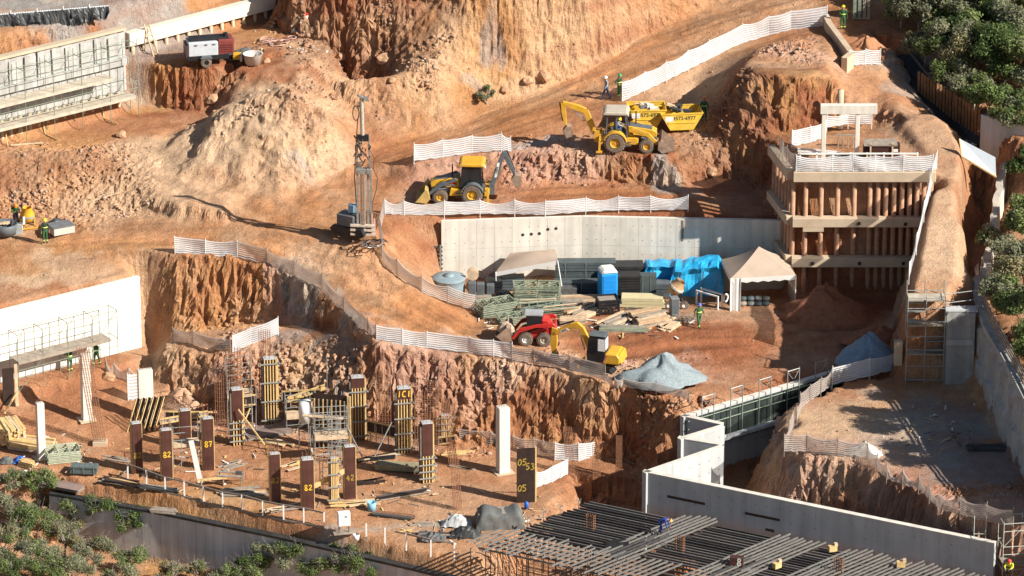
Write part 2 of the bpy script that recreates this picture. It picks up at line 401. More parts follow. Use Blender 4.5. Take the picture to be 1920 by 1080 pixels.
def samp(A, x, y):
    fx = np.clip((np.asarray(x, float) - GX0) / GS, 0, NX - 1.001); fy = np.clip((np.asarray(y, float) - GY0) / GS, 0, NY - 1.001)
    i, j = fx.astype(int), fy.astype(int); u, v = fx - i, fy - j
    return (A[j, i] * (1 - u) * (1 - v) + A[j, i + 1] * u * (1 - v) + A[j + 1, i] * (1 - u) * v + A[j + 1, i + 1] * u * v)
# masks in world space: 'calm' keeps the ground still behind walls and piles
_WB = []
def blobs(x, y, items, wob=0.0):
    r = np.zeros_like(x)
    if wob:
        if not _WB: _WB.append((fbm(x * .35, y * .35, seed=61, octv=4), 1.5 * fbm(x * .35, y * .35, seed=71, octv=4)))
        wx = x + wob * _WB[0][0]; wy = y + wob * _WB[0][1]
    else: wx, wy = x, y
    for (c, rx, ry, s) in items:
        d = ((wx - c.x) / rx) ** 2 + ((wy - c.y) / ry) ** 2
        r = np.maximum(r, s * np.clip(1.35 - d, 0, 1))
    return r
def near_line(x, y, pts, w):
    r = np.full(x.shape, 1e9)
    for a, b in zip(pts[:-1], pts[1:]):
        dx, dy = b.x - a.x, b.y - a.y; L2 = dx * dx + dy * dy
        t = np.clip(((x - a.x) * dx + (y - a.y) * dy) / L2, 0, 1)
        r = np.minimum(r, np.hypot(x - a.x - t * dx, y - a.y - t * dy))
    return np.clip(1.5 - r / w, 0, 1)
CALM = [(WL_MID, 2.0), (WL_LEFT, 2.0), (WL_FRONT, 1.2), (WL_PILE, 1.6), (W([(1453, 284, 8.4), (1484, 326, 8.4)]), 1.4), (WL_L, .8), (W([(1735, 250, 8.8), (1790, 310, 8.4), (1780, 360, 8.0), (1768, 430, 7.2), (1755, 500, 6.3), (1735, 566, 5.5)]), 1.9),
        (W([(0, 262, 6.1), (240, 205, 6.1)]), 1.6), (WL_CAP, 1.4), (W([(1800, 330, 8), (1790, 566, 5)]), 1.2), (W([(1690, 566, 5.5), (1770, 566, 5.5)]), 1.0)]
# soften faces that run away from the viewer so the columns can follow them
_GX, _GY = np.meshgrid(GX0 + GS * np.arange(NX), GY0 + GS * np.arange(NY)); _keep = np.ones_like(HZ)
for pts, w in CALM: _keep = np.minimum(_keep, 1 - near_line(_GX, _GY, pts, w))
for _ in range(5):
    g_ = np.abs(np.gradient(HZ, GS, axis=1)); p = np.pad(g_, ((1, 1), (1, 1)), mode='edge'); g_ = np.maximum.reduce([p[1:-1, :-2], p[1:-1, 2:], p[1:-1, 1:-1]])
    p = np.pad(HZ, ((0, 0), (2, 2)), mode='edge'); b_ = (p[:, :-4] + p[:, 1:-3] + p[:, 2:-2] + p[:, 3:-1] + p[:, 4:]) / 5
    w_ = _keep * np.clip((g_ - 2.2) / 1.5, 0, 1); HZ = HZ * (1 - w_) + b_ * w_
SMOOTH = [(P(500, 240, 8), 9, 8, .15), (P(620, 270, 6.5), 5, 6, .5), (P(830, 180, 7.5), 8, 5, .9), (P(760, 200, 7), 7, 4, .9), (P(950, 140, 8.5), 6, 6, .7), (P(1080, 80, 9), 7, 7, .75), (P(330, 290, 6), 6, 6, .8), (P(350, 370, 5), 8, 5, .8), (P(1290, 160, 8), 5, 5, .7), (P(1760, 420, 7), 3, 14, .5)]
def terrain_z(x, y, warp=True):
    if warp:
        calm = np.zeros_like(x)
        for pts, w in CALM: calm = np.maximum(calm, near_line(x, y, pts, w))
        k = (1 - calm) * (1 - .8 * blobs(x, y, SMOOTH))
        big = fbm(x * .28, y * .28, seed=3, octv=2)
        rid = 1 - 2 * np.abs(vnoise(x * 1.25 + big, y * .9, seed=9)); rid2 = 1 - 2 * np.abs(vnoise(x * 2.9, y * 1.9 + big, seed=19))
        wy = k * (.42 * big + .13 * rid + .10 * rid2)
        wx = k * (.38 * fbm(x * .33, y * .33, seed=5, octv=2) + .12 * (1 - 2 * np.abs(vnoise(x * .9, y * 1.05, seed=13))))
        return samp(HZ, x + wx, y + wy)
    return samp(HZ, x, y)
def gz(x, y): return float(terrain_z(np.array([x]), np.array([y]))[0])
def G(px, py, dz=0.0):
    """ground point seen at a pixel of the photograph"""
    d = ray(px, py); t = np.arange(270, 480, .08)
    x, y, z = CAMP[0] + t * d[0], CAMP[1] + t * d[1], CAMP[2] + t * d[2]
    h = terrain_z(x, y); k = np.argmax(z <= h)
    return Vector((x[k], y[k], h[k] + dz))

# ---- columns of vertices, spread evenly along each profile so that the cliffs get their share
xs = np.concatenate([[-400, -200, -100, -65], np.arange(-50, -40, .6), np.arange(-40, 40.5, .15), np.arange(41, 54.1, .6), [65, 100, 200, 400]])
ys0 = np.arange(GY0, GY1, .1)
XX, YY = np.meshgrid(xs, ys0)
ZZ = terrain_z(XX, YY)
gy = np.abs(np.gradient(ZZ, .1, axis=0)); gx_ = np.abs(np.gradient(samp(HZ, XX, YY), axis=1)) / np.maximum(np.gradient(xs), .1)[None, :]
infr = np.where((YY > -34) & (YY < 62), 1.0, .25)
dens = infr * (1 + 1.3 * np.minimum(gy, 6) + .3 * np.minimum(gx_, 3))
ker = np.exp(-np.linspace(-2, 2, 61) ** 2); ker /= ker.sum()
dens = np.apply_along_axis(lambda c: np.convolve(np.pad(c, 30, mode='edge'), ker, 'valid'), 1, dens)
cum = np.cumsum(dens, 0); cum = (cum - cum[0]) / (cum[-1] - cum[0])
NR = 940
tt = np.linspace(0, 1, NR)
VY = np.stack([np.interp(tt, cum[:, i], ys0) for i in range(len(xs))], 1)
VX = np.repeat(xs[None, :], NR, 0)
VZ = terrain_z(VX, VY)
# far border to the horizon
def extend(A, lo, hi): return np.vstack([lo, A, hi])
VX = extend(VX, VX[:1], VX[:1]); VZ = extend(VZ, VZ[:1] - 20, VZ[-1:] + 6); VY = extend(VY, np.full((1, len(xs)), -420.0), np.full((1, len(xs)), 900.0))
# relief along the true surface normal
dzx = (np.roll(VZ, -1, 1) - np.roll(VZ, 1, 1)); dxx = (np.roll(VX, -1, 1) - np.roll(VX, 1, 1)); dyx = (np.roll(VY, -1, 1) - np.roll(VY, 1, 1))
dzy = (np.roll(VZ, -1, 0) - np.roll(VZ, 1, 0)); dyy = (np.roll(VY, -1, 0) - np.roll(VY, 1, 0))
nx_, ny_, nz_ = (-dzx * dyy + dyx * dzy), (-dxx * dzy), (dxx * dyy)
ln = np.sqrt(nx_ ** 2 + ny_ ** 2 + nz_ ** 2) + 1e-9
nx_, ny_, nz_ = nx_ / ln, ny_ / ln, np.abs(nz_ / ln)
steep = np.clip((1 - nz_) * 2.2, 0, 1); steep[:2] = steep[-2:] = 0; steep[:, :2] = steep[:, -2:] = 0
calm = np.zeros_like(VX)
for pts, w in CALM: calm = np.maximum(calm, near_line(VX, VY, pts, w))
RUB = [(P(470, 190, 9.2), 4, 2.2, .5), (P(400, 235, 7.2), 3, 3, .6), (P(560, 175, 9.8), 2, 1.5, .4), (P(470, 800, -5), 3, .9, .55), (P(640, 812, -5), 3.5, .9, .5), (P(900, 846, -5), 3, .8, .6), (P(1080, 862, -5), 3, .8, .6), (P(400, 612, -1.4), 3.5, .8, .7), (P(1550, 900, -2), 6, 2, .45), (P(1120, 345, 4.6), 5, .7, .5), (P(690, 105, 9.3), 4, 3.6, 1), (P(770, 108, 9.4), 3.2, 2.6, 1), (P(120, 340, 5), 6, 5, 1), (P(210, 370, 4.6), 3, 3, 1), (P(590, 150, 8.6), 2.5, 3, .8), (P(460, 560, 2), 2.2, 3, 1), (P(520, 640, 0), 3, 2, .9), (P(640, 650, 0), 3, 1.6, 1),
       (P(1000, 305, 5.5), 3, 3, .9), (P(1050, 705, -1), 9, 1.6, .9), (P(1230, 745, -.5), 3.5, 1.6, 1), (P(1320, 260, 6.4), 3, 3, .6), (P(1500, 105, 10.3), 2.5, 4, .8), (P(1840, 930, 0), 3, 3, .9), (P(1445, 800, -2), 2, 3, .8), (P(560, 40, 10.5), 2, 3, .8)]
rub = blobs(VX, VY, RUB, 1.0)
coarse = fbm(VX * .9, VY * .9, VZ * .7, seed=31, octv=3)
fine = fbm(VX * 3.2, VY * 3.2, VZ * 2.4, seed=41, octv=3)
cell = np.abs(vnoise(VX * 3.6, VY * 3.6, VZ * 3.6, seed=51)) + .6 * np.abs(vnoise(VX * 6.1, VY * 6.1, VZ * 6.1, seed=57))
flute = 1 - 2 * np.abs(vnoise(VX * 1.9, VY * 1.9, VZ * .22, seed=63)) + .5 * (1 - 2 * np.abs(vnoise(VX * 4.1, VY * 4.1, VZ * .4, seed=65)))
ledge = vnoise(VX * .5, VY * .5, VZ * 2.6, seed=67)
amp = steep * (1 - .85 * calm) * (1 - .55 * blobs(VX, VY, SMOOTH))
sv = np.clip((steep - .45) * 2.2, 0, 1)
disp = blobs(VX, VY, [(P(500, 230, 8), 9, 7, 1)]) * .22 * coarse + amp * (1 - .9 * calm) * (sv * (.05 * coarse + .12 * flute + .07 * ledge + .05 * cell) + .035 * flute + .03 * coarse + (.04 + .05 * sv) * fine) + (.030 * fbm(VX * .8, VY * .8, seed=81, octv=3) + .016 * fine) * (1 - steep) * (1 - .5 * calm) + rub * (.13 * cell + .08 * fine)
disp[0] = disp[-1] = 0
VX = VX + nx_ * disp; VY = VY + ny_ * disp; VZ = VZ + nz_ * disp

# ---- soil colours (what the ground is made of)
C_OR, C_RED, C_PALE, C_YEL, C_GREY, C_PINK, C_ROAD, C_DARK = [np.array(c) for c in
    [(.47, .24, .125), (.27, .095, .045), (.57, .39, .25), (.51, .28, .11), (.33, .33, .31), (.52, .32, .235), (.44, .205, .09), (.19, .085, .05)]]
SOIL = [  # colour, [(point, rx, ry, strength)]
    (C_ROAD, [(P(560, 440, 4.2), 7, 8, .9), (P(800, 590, 1), 6, 5, .9), (P(1150, 130, 7.6), 9, 7, .8), (P(1400, 30, 9.5), 8, 8, .8), (P(100, 430, 3.5), 9, 3, .7)]),
    (C_RED, [(P(1350, 640, 0), 13, 8, .8), (P(1550, 590, 0), 8, 6, .85), (P(850, 385, 4.4), 7, 4, .8), (P(1150, 330, 4.6), 8, 3.5, .9), (P(1300, 380, 4.4), 8, 5, .9), (P(660, 330, 5), 4, 6, .65), (P(880, 260, 6), 6, 4, .5), (P(700, 850, -5), 20, 12, .08), (P(120, 770, -5), 8, 6, .35),
             (P(400, 165, 7.5), 8, 2.6, .8), (P(1450, 170, 10), 5, 1.0, .8), (P(1130, 790, -3), 8, 2.4, .6), (P(640, 720, -3), 5, 2, .35), (P(1640, 800, 0), 6, 6, .08), (P(30, 560, 1), 8, 3, .25), (P(700, 20, 11.5), 9, 3, .55), (P(1180, 250, 6.5), 3, 3, .35), (P(1700, 430, 3), 3, 8, .5)]),
    (C_YEL, [(P(950, 90, 9), 6, 6, .6), (P(850, 190, 7), 6, 5, .4), (P(1510, 225, 8.4), 4, 1.0, .9), (P(300, 170, 7), 3, 1.5, .6), (P(100, 240, 7), 8, 2, .5), (P(170, 535, 1), 6, 2, .4), (P(560, 690, -2), 3, 1.2, .6), (P(400, 40, 10), 7, 2, .5), (P(440, 530, 2), 4, 2, .3), (P(340, 1050, -9), 6, 4, .6)]),
    (C_PALE, [(P(510, 230, 8), 7, 7, 1), (P(350, 300, 5.6), 6, 5, .85), (P(600, 280, 6.5), 4, 5, .9), (P(280, 380, 4.7), 5, 4, .6), (P(1280, 150, 8), 5, 5, .7), (P(1080, 100, 8.5), 5, 5, .45), (P(1000, 150, 7.5), 3, 3, .5), (P(750, 110, 9.3), 5, 4, .55), (P(1350, 230, 7), 4, 3, .45), (P(1765, 420, 7.2), 2.6, 10, .9), (P(1730, 250, 8.8), 3, 4, .5), (P(880, 950, -5), 7, 4, .35), (P(130, 700, -4.6), 8, 2, .75), (P(1580, 790, 0), 5, 5, .85), (P(850, 690, -1), 10, 1.2, .45), (P(560, 100, 9.2), 3, 2, .5), (P(1480, 40, 9.8), 3, 3, .3)]),
    (C_PINK, [(P(810, 330, 5.2), 4, 2.5, .9), (P(1000, 300, 5.8), 4, 3, .8), (P(780, 750, -3), 3.2, 2.6, .9), (P(1060, 710, -1), 9, 1.6, .8), (P(470, 590, .5), 3, 2, .8), (P(1550, 900, -2), 9, 3.2, .95), (P(1800, 990, -1), 7, 2.6, .95), (P(1700, 950, -2), 4, 3, .8), (P(480, 790, -5), 5, 2, .5), (P(1460, 800, -2), 2, 3, .8), (P(1520, 110, 10.3), 2.5, 3, .6), (P(600, 650, 0), 4, 1.5, .6)]),
    (C_DARK, [(P(60, 320, 5.6), 5, 2.2, .6), (P(620, 20, 11), 4, 2, .5), (P(760, 8, 12), 5, 1.5, .45), (P(600, 85, 9.4), 1.5, 1.5, .4), (P(1420, 300, 5.5), 4, 4, .45), (P(560, 585, 1), 3, 1.5, .45)]),
    (C_GREY, [(P(570, 560, 1.5), 2.2, 1.5, .75), (P(740, 660, -.2), 2.4, .8, .8), (P(640, 632, .1), 3, .8, .8), (P(1240, 312, 5.6), 1.3, 1.2, .85), (P(895, 18, 11.8), .8, 1.6, .6), (P(1750, 800, 0), 4.5, 5, .7), (P(1840, 860, 0), 3, 4, .9), (P(560, 445, 4.3), 1.6, .8, .5), (P(600, 345, 4.9), 2.2, 1, .5), (P(560, 1000, -5.5), 9, 1.0, .55), (P(420, 200, 8.4), 1.4, .8, .5), (P(1000, 268, 6.3), 4, 1.2, .7), (P(600, 560, .8), 1.0, 1.5, .6), (P(910, 190, 6.6), .9, 1.2, .5), (P(130, 15, 12.4), 9, 2.6, .85), (P(290, 5, 12.2), 3.5, 2.2, .8), (P(1740, 170, 8), 3, 5, .6), (P(1480, 20, 10.2), 2.5, 1.6, .4)]),
]
rgb = np.zeros(VX.shape + (3,)) + C_OR
for c, items in SOIL:
    k = blobs(VX, VY, items, 1.6)[..., None]
    rgb = rgb * (1 - k) + c * k
# compacted haul roads: worn orange, edges ragged
for pts, w, amt in ((W([(1000, 640, 0), (850, 605, .8), (740, 560, 1.9), (640, 500, 3.2), (560, 455, 4.1), (600, 390, 4.5), (680, 330, 4.9), (800, 268, 5.7), (950, 225, 6.4), (1060, 175, 7.0), (1200, 110, 8.3), (1350, 40, 9.6), (1500, 0, 10.6), (1640, -40, 11)]), 3.1, .8), (W([(-60, 432, 3.0), (150, 430, 3.2), (350, 440, 3.7), (560, 430, 4.2)]), 2.2, .65), (W([(760, 372, 4.6), (1000, 362, 4.5), (1300, 372, 4.4)]), 2.0, .5)):
    k = (near_line(VX + .7 * _WB[0][0], VY + .7 * _WB[0][1], pts, w) * amt * (1 - np.clip(steep * 1.5, 0, 1)))[..., None]
    rgb = rgb * (1 - k) + C_ROAD * k
# bedding and patches of the soil itself
bed = vnoise(VX * .12 + .3 * coarse, VY * .12, VZ * 1.1, seed=91); patch = fbm(VX * .22, VY * .22, VZ * .3, seed=95, octv=4)
kb = (np.clip(bed, 0, 1) * steep * .55)[..., None]; rgb = rgb * (1 - kb) + C_RED * kb
kb = (np.clip(-bed - .2, 0, 1) * steep * .5)[..., None]; rgb = rgb * (1 - kb) + C_YEL * kb
kp = np.clip(patch * .6, 0, .5)[..., None]; rgb = rgb * (1 - kp) + C_PALE * kp
kp = np.clip(-patch * .5, 0, .4)[..., None]; rgb = rgb * (1 - kp) + C_RED * kp

# wheel tracks: streaks that run with the traffic
def tracks(a, b, rx, amt, seed):
    d = (b - a); d = Vector((d.x, d.y)).normalized(); L = (b - a).length / 2; m = (a + b) / 2
    al = (VX - m.x) * d.x + (VY - m.y) * d.y; pe = -(VX - m.x) * d.y + (VY - m.y) * d.x
    k = np.clip(1.4 - (al / L) ** 2 - (pe / rx) ** 2, 0, 1) * (1 - steep)
    pe = pe + .5 * vnoise(al * .15, pe * .1, seed=seed + 3)
    st = fbm(pe * 1.5, al * .09, seed=seed, octv=4, gain=.65); return k * amt * st
tk = tracks(P(420, 420, 4.5), P(930, 630, 0), 5, .34, 201) + tracks(P(700, 310, 5), P(1200, 120, 8), 4, .30, 203) + tracks(P(1150, 130, 8), P(1560, 0, 10.5), 5, .30, 205) + tracks(P(0, 440, 3.5), P(520, 430, 4.3), 3, .26, 207) + tracks(P(1000, 650, 0), P(1500, 600, 0), 6, .26, 209) + tracks(P(760, 380, 4.5), P(1350, 350, 4.4), 2.5, .26, 211) + tracks(P(250, 300, 5.6), P(480, 400, 4.6), 3, .24, 213)
tk = np.clip(tk, -.45, .45)
rgb = rgb * (1 + tk[..., None] * np.array([1.0, .95, .9]))
VZ = VZ + .10 * tk
def soil_material():
    m = bpy.data.materials.new('soil'); m.use_nodes = True
    nt = m.node_tree; N = nt.nodes; L = nt.links; b = N['Principled BSDF']
    b.inputs['Roughness'].default_value = .95; b.inputs['Specular IOR Level'].default_value = .1
    at = N.new('ShaderNodeAttribute'); at.attribute_name = 'soil'
    tc = N.new('ShaderNodeTexCoord')
    n1 = N.new('ShaderNodeTexNoise'); n1.inputs['Scale'].default_value = 1.3; n1.inputs['Detail'].default_value = 9; n1.inputs['Roughness'].default_value = .68
    n2 = N.new('ShaderNodeTexNoise'); n2.inputs['Scale'].default_value = 9; n2.inputs['Detail'].default_value = 6; n2.inputs['Roughness'].default_value = .7
    vo = N.new('ShaderNodeTexVoronoi'); vo.inputs['Scale'].default_value = 3.2
    for q in (n1, n2, vo): L.new(tc.outputs['Object'], q.inputs['Vector'])
    r1 = N.new('ShaderNodeMapRange'); r1.inputs[1].default_value = .28; r1.inputs[2].default_value = .72; r1.inputs[3].default_value = .76; r1.inputs[4].default_value = 1.20
    r2 = N.new('ShaderNodeMapRange'); r2.inputs[1].default_value = .3; r2.inputs[2].default_value = .7; r2.inputs[3].default_value = .70; r2.inputs[4].default_value = 1.24
    L.new(n1.outputs[0], r1.inputs[0]); L.new(n2.outputs[0], r2.inputs[0])
    mu = N.new('ShaderNodeMath'); mu.operation = 'MULTIPLY'; L.new(r1.outputs[0], mu.inputs[0]); L.new(r2.outputs[0], mu.inputs[1])
    mx = N.new('ShaderNodeMix'); mx.data_type = 'RGBA'; mx.blend_type = 'MULTIPLY'; mx.inputs[0].default_value = 1
    L.new(at.outputs['Color'], mx.inputs[6]); L.new(mu.outputs[0], mx.inputs[7])
    L.new(mx.outputs[2], b.inputs['Base Color'])
    ad = N.new('ShaderNodeMath'); ad.operation = 'MULTIPLY_ADD'; ad.inputs[1].default_value = .45
    L.new(n2.outputs[0], ad.inputs[0]); L.new(n1.outputs[0], ad.inputs[2])
    mpz = N.new('ShaderNodeMapping'); mpz.inputs['Scale'].default_value = (4.2, 4.2, .45); L.new(tc.outputs['Object'], mpz.inputs['Vector'])
    n3 = N.new('ShaderNodeTexNoise'); n3.inputs['Scale'].default_value = 1.0; n3.inputs['Detail'].default_value = 4; n3.inputs['Roughness'].default_value = .6; L.new(mpz.outputs[0], n3.inputs['Vector'])
    ge = N.new('ShaderNodeNewGeometry'); sx = N.new('ShaderNodeSeparateXYZ'); L.new(ge.outputs['True Normal'], sx.inputs[0])
    st = N.new('ShaderNodeMapRange'); st.inputs[1].default_value = .9; st.inputs[2].default_value = .4; st.inputs[3].default_value = 0; st.inputs[4].default_value = 1.1; L.new(sx.outputs[2], st.inputs[0])
    m3 = N.new('ShaderNodeMath'); m3.operation = 'MULTIPLY_ADD'; L.new(n3.outputs[0], m3.inputs[0]); L.new(st.outputs[0], m3.inputs[1]); L.new(ad.outputs[0], m3.inputs[2])
    bp = N.new('ShaderNodeBump'); bp.inputs['Strength'].default_value = .85; bp.inputs['Distance'].default_value = .25
    L.new(m3.outputs[0], bp.inputs['Height']); L.new(bp.outputs[0], b.inputs['Normal'])
    return m
SOILMAT = soil_material()
nr, nc = VX.shape
me = bpy.data.meshes.new('ground')
co = np.stack([VX, VY, VZ], -1).reshape(-1, 3)
ii = np.arange(nr * nc).reshape(nr, nc)
fc = np.stack([ii[:-1, :-1], ii[:-1, 1:], ii[1:, 1:], ii[1:, :-1]], -1).reshape(-1, 4)
me.vertices.add(len(co)); me.vertices.foreach_set('co', co.ravel())
me.loops.add(fc.size); me.loops.foreach_set('vertex_index', fc.ravel())
me.polygons.add(len(fc)); me.polygons.foreach_set('loop_start', np.arange(0, fc.size, 4)); me.polygons.foreach_set('loop_total', np.full(len(fc), 4))
crisp = (((sv > .25) & (calm < .5)) | (rub > .3)); crisp = crisp[:-1, :-1] & crisp[1:, 1:]
me.polygons.foreach_set('use_smooth', ~crisp.ravel())
ca = me.attributes.new('soil', 'FLOAT_COLOR', 'POINT')
ca.data.foreach_set('color', np.concatenate([np.clip(rgb, 0, 1), np.ones(rgb.shape[:2] + (1,))], -1).reshape(-1, 4).ravel())
me.update(calc_edges=True); me.validate()
me.materials.append(SOILMAT)
tag(link('ground', me), 'orange soil of the stepped excavation with cut banks and ramps', kind='structure')

# ================================================================ BODIES (one continuous mesh per pose)
POSES = {  # joint: (x right, y back, z up) facing -y, metres for 1.72 m
    'stand': dict(pel=(0, 0, .92), chest=(0, 0, 1.28), neck=(0, 0, 1.45), head=(0, -.02, 1.58), hip=(.1, 0, .88), knee=((.11, -.03, .48), (.10, 0, .48)), ank=((.12, 0, .09), (.11, .03, .09)), sho=(.19, 0, 1.40), elb=((.26, .02, 1.12), (.25, .03, 1.12)), wri=((.27, -.08, .87), (.26, -.06, .87))),
    'walk': dict(pel=(0, 0, .90), chest=(0, -.02, 1.26), neck=(0, -.03, 1.43), head=(0, -.05, 1.56), hip=(.1, 0, .86), knee=((.10, -.17, .48), (.10, .06, .46)), ank=((.11, -.22, .09), (.10, .30, .14)), sho=(.19, -.02, 1.38), elb=((.25, .12, 1.12), (.25, -.10, 1.12)), wri=((.25, .08, .87), (.25, -.26, .95))),
    'hips': dict(pel=(0, 0, .92), chest=(0, 0, 1.28), neck=(0, 0, 1.45), head=(0, -.02, 1.58), hip=(.1, 0, .88), knee=((.11, -.03, .48), (.10, .02, .48)), ank=((.12, 0, .09), (.12, .05, .09)), sho=(.19, 0, 1.40), elb=((.40, .06, 1.16), (.26, .02, 1.12)), wri=((.20, -.08, 1.0), (.26, -.12, .90))),
    'work': dict(pel=(0, .06, .90), chest=(0, -.06, 1.22), neck=(0, -.14, 1.38), head=(0, -.22, 1.48), hip=(.1, .05, .86), knee=((.12, -.08, .47), (.11, .06, .47)), ank=((.12, .02, .09), (.12, .16, .09)), sho=(.19, -.10, 1.33), elb=((.25, -.26, 1.10), (.25, -.24, 1.12)), wri=((.18, -.46, 1.12), (.16, -.46, 1.2))),
    'bend': dict(pel=(0, .25, .82), chest=(0, -.10, .98), neck=(0, -.26, .98), head=(0, -.40, .93), hip=(.1, .24, .78), knee=((.12, .05, .45), (.11, .18, .44)), ank=((.12, .18, .09), (.12, .30, .09)), sho=(.19, -.20, .96), elb=((.24, -.24, .68), (.24, -.22, .68)), wri=((.18, -.34, .46), (.16, -.36, .48))),
    'squat': dict(pel=(0, .12, .38), chest=(0, -.04, .70), neck=(0, -.12, .84), head=(0, -.18, .95), hip=(.1, .10, .36), knee=((.16, -.30, .50), (.16, -.28, .48)), ank=((.14, -.08, .09), (.14, -.04, .09)), sho=(.19, -.08, .80), elb=((.26, -.26, .62), (.25, -.24, .62)), wri=((.16, -.48, .56), (.14, -.46, .6))),
}

BODY = {}
def make_body(pose):
    J = POSES[pose]; V, E, Rr, S = [], [], [], []
    def v(p, r): V.append(Vector(p)); Rr.append(r); return len(V) - 1
    def e(a, b, mi): E.append((a, b)); S.append((a, b, mi))
    pel = v(J['pel'], (.15, .11)); wai = v(Vector(J['pel']).lerp(Vector(J['chest']), .5), (.145, .10)); che = v(J['chest'], (.165, .115)); nk = v(J['neck'], (.06, .06)); hd = v(J['head'], (.085, .095)); ht = v(Vector(J['head']) + (Vector(J['head']) - Vector(J['neck'])) * .75, (.07, .08))
    e(pel, wai, 0); e(wai, che, 0); e(che, nk, 0); e(nk, hd, 2); e(hd, ht, 2)
    no = v(Vector(J['head']) + Vector((0, -.105, -.01)), (.02, .02)); e(hd, no, 2)
    for k, s in enumerate((-1, 1)):
        hx = J['hip']; hp = v((s * hx[0], hx[1], hx[2]), (.095, .10)); kn = J['knee'][k]; kn = v((s * kn[0], kn[1], kn[2]), (.065, .07)); an = J['ank'][k]; ai = v((s * an[0], an[1], an[2]), (.05, .055)); fo = v((s * (an[0] + .03), an[1] - .17, max(an[2] - .04, .04)), (.045, .035))
        e(pel, hp, 1); e(hp, kn, 1); e(kn, ai, 1); e(ai, fo, 3)
        sh = J['sho']; shh = v((s * sh[0], sh[1], sh[2]), (.065, .065)); el = J['elb'][k]; el = v((s * el[0], el[1], el[2]), (.048, .048)); w_ = J['wri'][k]; wr = v((s * w_[0], w_[1], w_[2]), (.034, .034))
        e(che, shh, 0); e(shh, el, 0); e(el, wr, 0)
        d = (V[wr] - V[el]).normalized(); side = Vector((1, 0, 0)) if abs(d.x) < .8 else Vector((0, 1, 0))
        pal = v(V[wr] + d * .07, (.036, .022)); e(wr, pal, 2)
        for f, ln_ in zip((-1.5, -.5, .5, 1.5), (.065, .08, .085, .07)):
            a = v(V[pal] + d * ln_ * .55 + side * f * .018, (.009, .009)); b = v(V[a] + d * ln_ * .4 + Vector((0, -.02, -.01)), (.008, .008)); e(pal, a, 2); e(a, b, 2)
        th = v(V[wr] + d * .05 - side * s * .045 + Vector((0, -.02, 0)), (.011, .011)); e(wr, th, 2)
    me = bpy.data.meshes.new('body'); me.from_pydata([tuple(x) for x in V], E, []); me.update()
    o = bpy.data.objects.new('body', me); COL.objects.link(o)
    sm = o.modifiers.new('skin', 'SKIN'); sm.use_smooth_shade = True
    for i, r in enumerate(Rr): me.skin_vertices[0].data[i].radius = r
    me.skin_vertices[0].data[pel].use_root = True
    sb_ = o.modifiers.new('sub', 'SUBSURF'); sb_.levels = 1; sb_.render_levels = 1
    dg = bpy.context.evaluated_depsgraph_get(); dg.update()
    bm_ = bpy.data.meshes.new_from_object(o.evaluated_get(dg)); bpy.data.objects.remove(o)
    for m_ in range(4): bm_.materials.append(None)
    A = np.array([V[a] for a, b, m_ in S]); B = np.array([V[b] for a, b, m_ in S]); MI = np.array([m_ for a, b, m_ in S]); D = B - A; L2 = (D ** 2).sum(1)
    for p in bm_.polygons:
        c = np.array(p.center); t = np.clip(((c - A) * D).sum(1) / L2, 0, 1); dist = ((A + D * t[:, None] - c) ** 2).sum(1); p.material_index = int(MI[np.argmin(dist)])
    BODY[pose] = bm_
for k_ in POSES: make_body(k_)

# ================================================================ MATERIALS
conc = mat('concrete', (.74, .69, .60), .9, .07, 1.2, .12, streak=.22, dirt=.2, dirtcol=(.46, .38, .29))
conc_grey = mat('concrete_grey', (.55, .555, .55), .9, .08, 1.0, .12, streak=.25, dirt=.1, dirtcol=(.30, .27, .24))
conc_warm = mat('concrete_warm', (.52, .41, .29), .9, .1, 1.3, .15, dirt=.3, dirtcol=(.45, .27, .15))
conc_pile = mat('concrete_pile', (.44, .25, .155), .9, .2, 2.5, .2, dirt=.35, dirtcol=(.38, .17, .08))
gunite = mat('gunite', (.46, .45, .42), .95, .15, 1.6, .4, streak=.3, dirt=.2, dirtcol=(.34, .25, .18))
white_paint = mat('white_paint', (.78, .77, .73), .6, .05, 3, dirt=.15, dirtcol=(.55, .42, .3))
hole_dark = mat('hole_dark', (.05, .03, .025), .9)
net = mat('net_plastic', (.74, .74, .74), .55, .08, 2.0, dirt=.28, dirtcol=(.62, .48, .36), transl=.30, alpha=.86)
net_old = mat('net_dusty', (.52, .45, .40), .7, .08, 2.0, dirt=.3, dirtcol=(.48, .33, .23), transl=.30, alpha=.74)
steel = mat('steel_galv', (.34, .35, .33), .5, .12, 4, metal=.3, dirt=.15)
steel_green = mat('steel_green', (.20, .25, .19), .6, .2, 4, dirt=.3)
steel_dark = mat('steel_dark', (.09, .09, .09), .6, .3, 4, dirt=.25, dirtcol=(.22, .2, .17))
rust = mat('rusty_steel', (.27, .13, .07), .85, .25, 6, .1)
rust_pile = mat('rusty_pile', (.36, .19, .09), .85, .25, 3, .1)
timber = mat('timber_new', (.62, .43, .19), .75, .16, 4)
timber_pale = mat('timber_pale', (.58, .43, .28), .8, .2, 3, dirt=.2)
timber_grey = mat('timber_grey', (.30, .25, .20), .85, .25, 3, dirt=.25)
ply = mat('plywood_film', (.085, .034, .027), .42, .25, 1.6, streak=.35, dirt=.10, dirtcol=(.32, .24, .20), spec=.5)
ply_dark = mat('plywood_dark', (.035, .022, .018), .5, .3, 2)
ink_yellow = mat('marker_yellow', (.80, .50, .04), .6)
ink_dull = mat('marker_dull', (.38, .26, .04), .7)
ink_black = mat('marker_black', (.03, .03, .03), .7)
blacksheet = mat('black_sheet', (.035, .037, .038), .45, .3, 2, dirt=.2, dirtcol=(.2, .17, .15))
greytarp = mat('grey_tarp', (.12, .125, .12), .7, .25, 1.5, .3, dirt=.25, dirtcol=(.28, .24, .2))

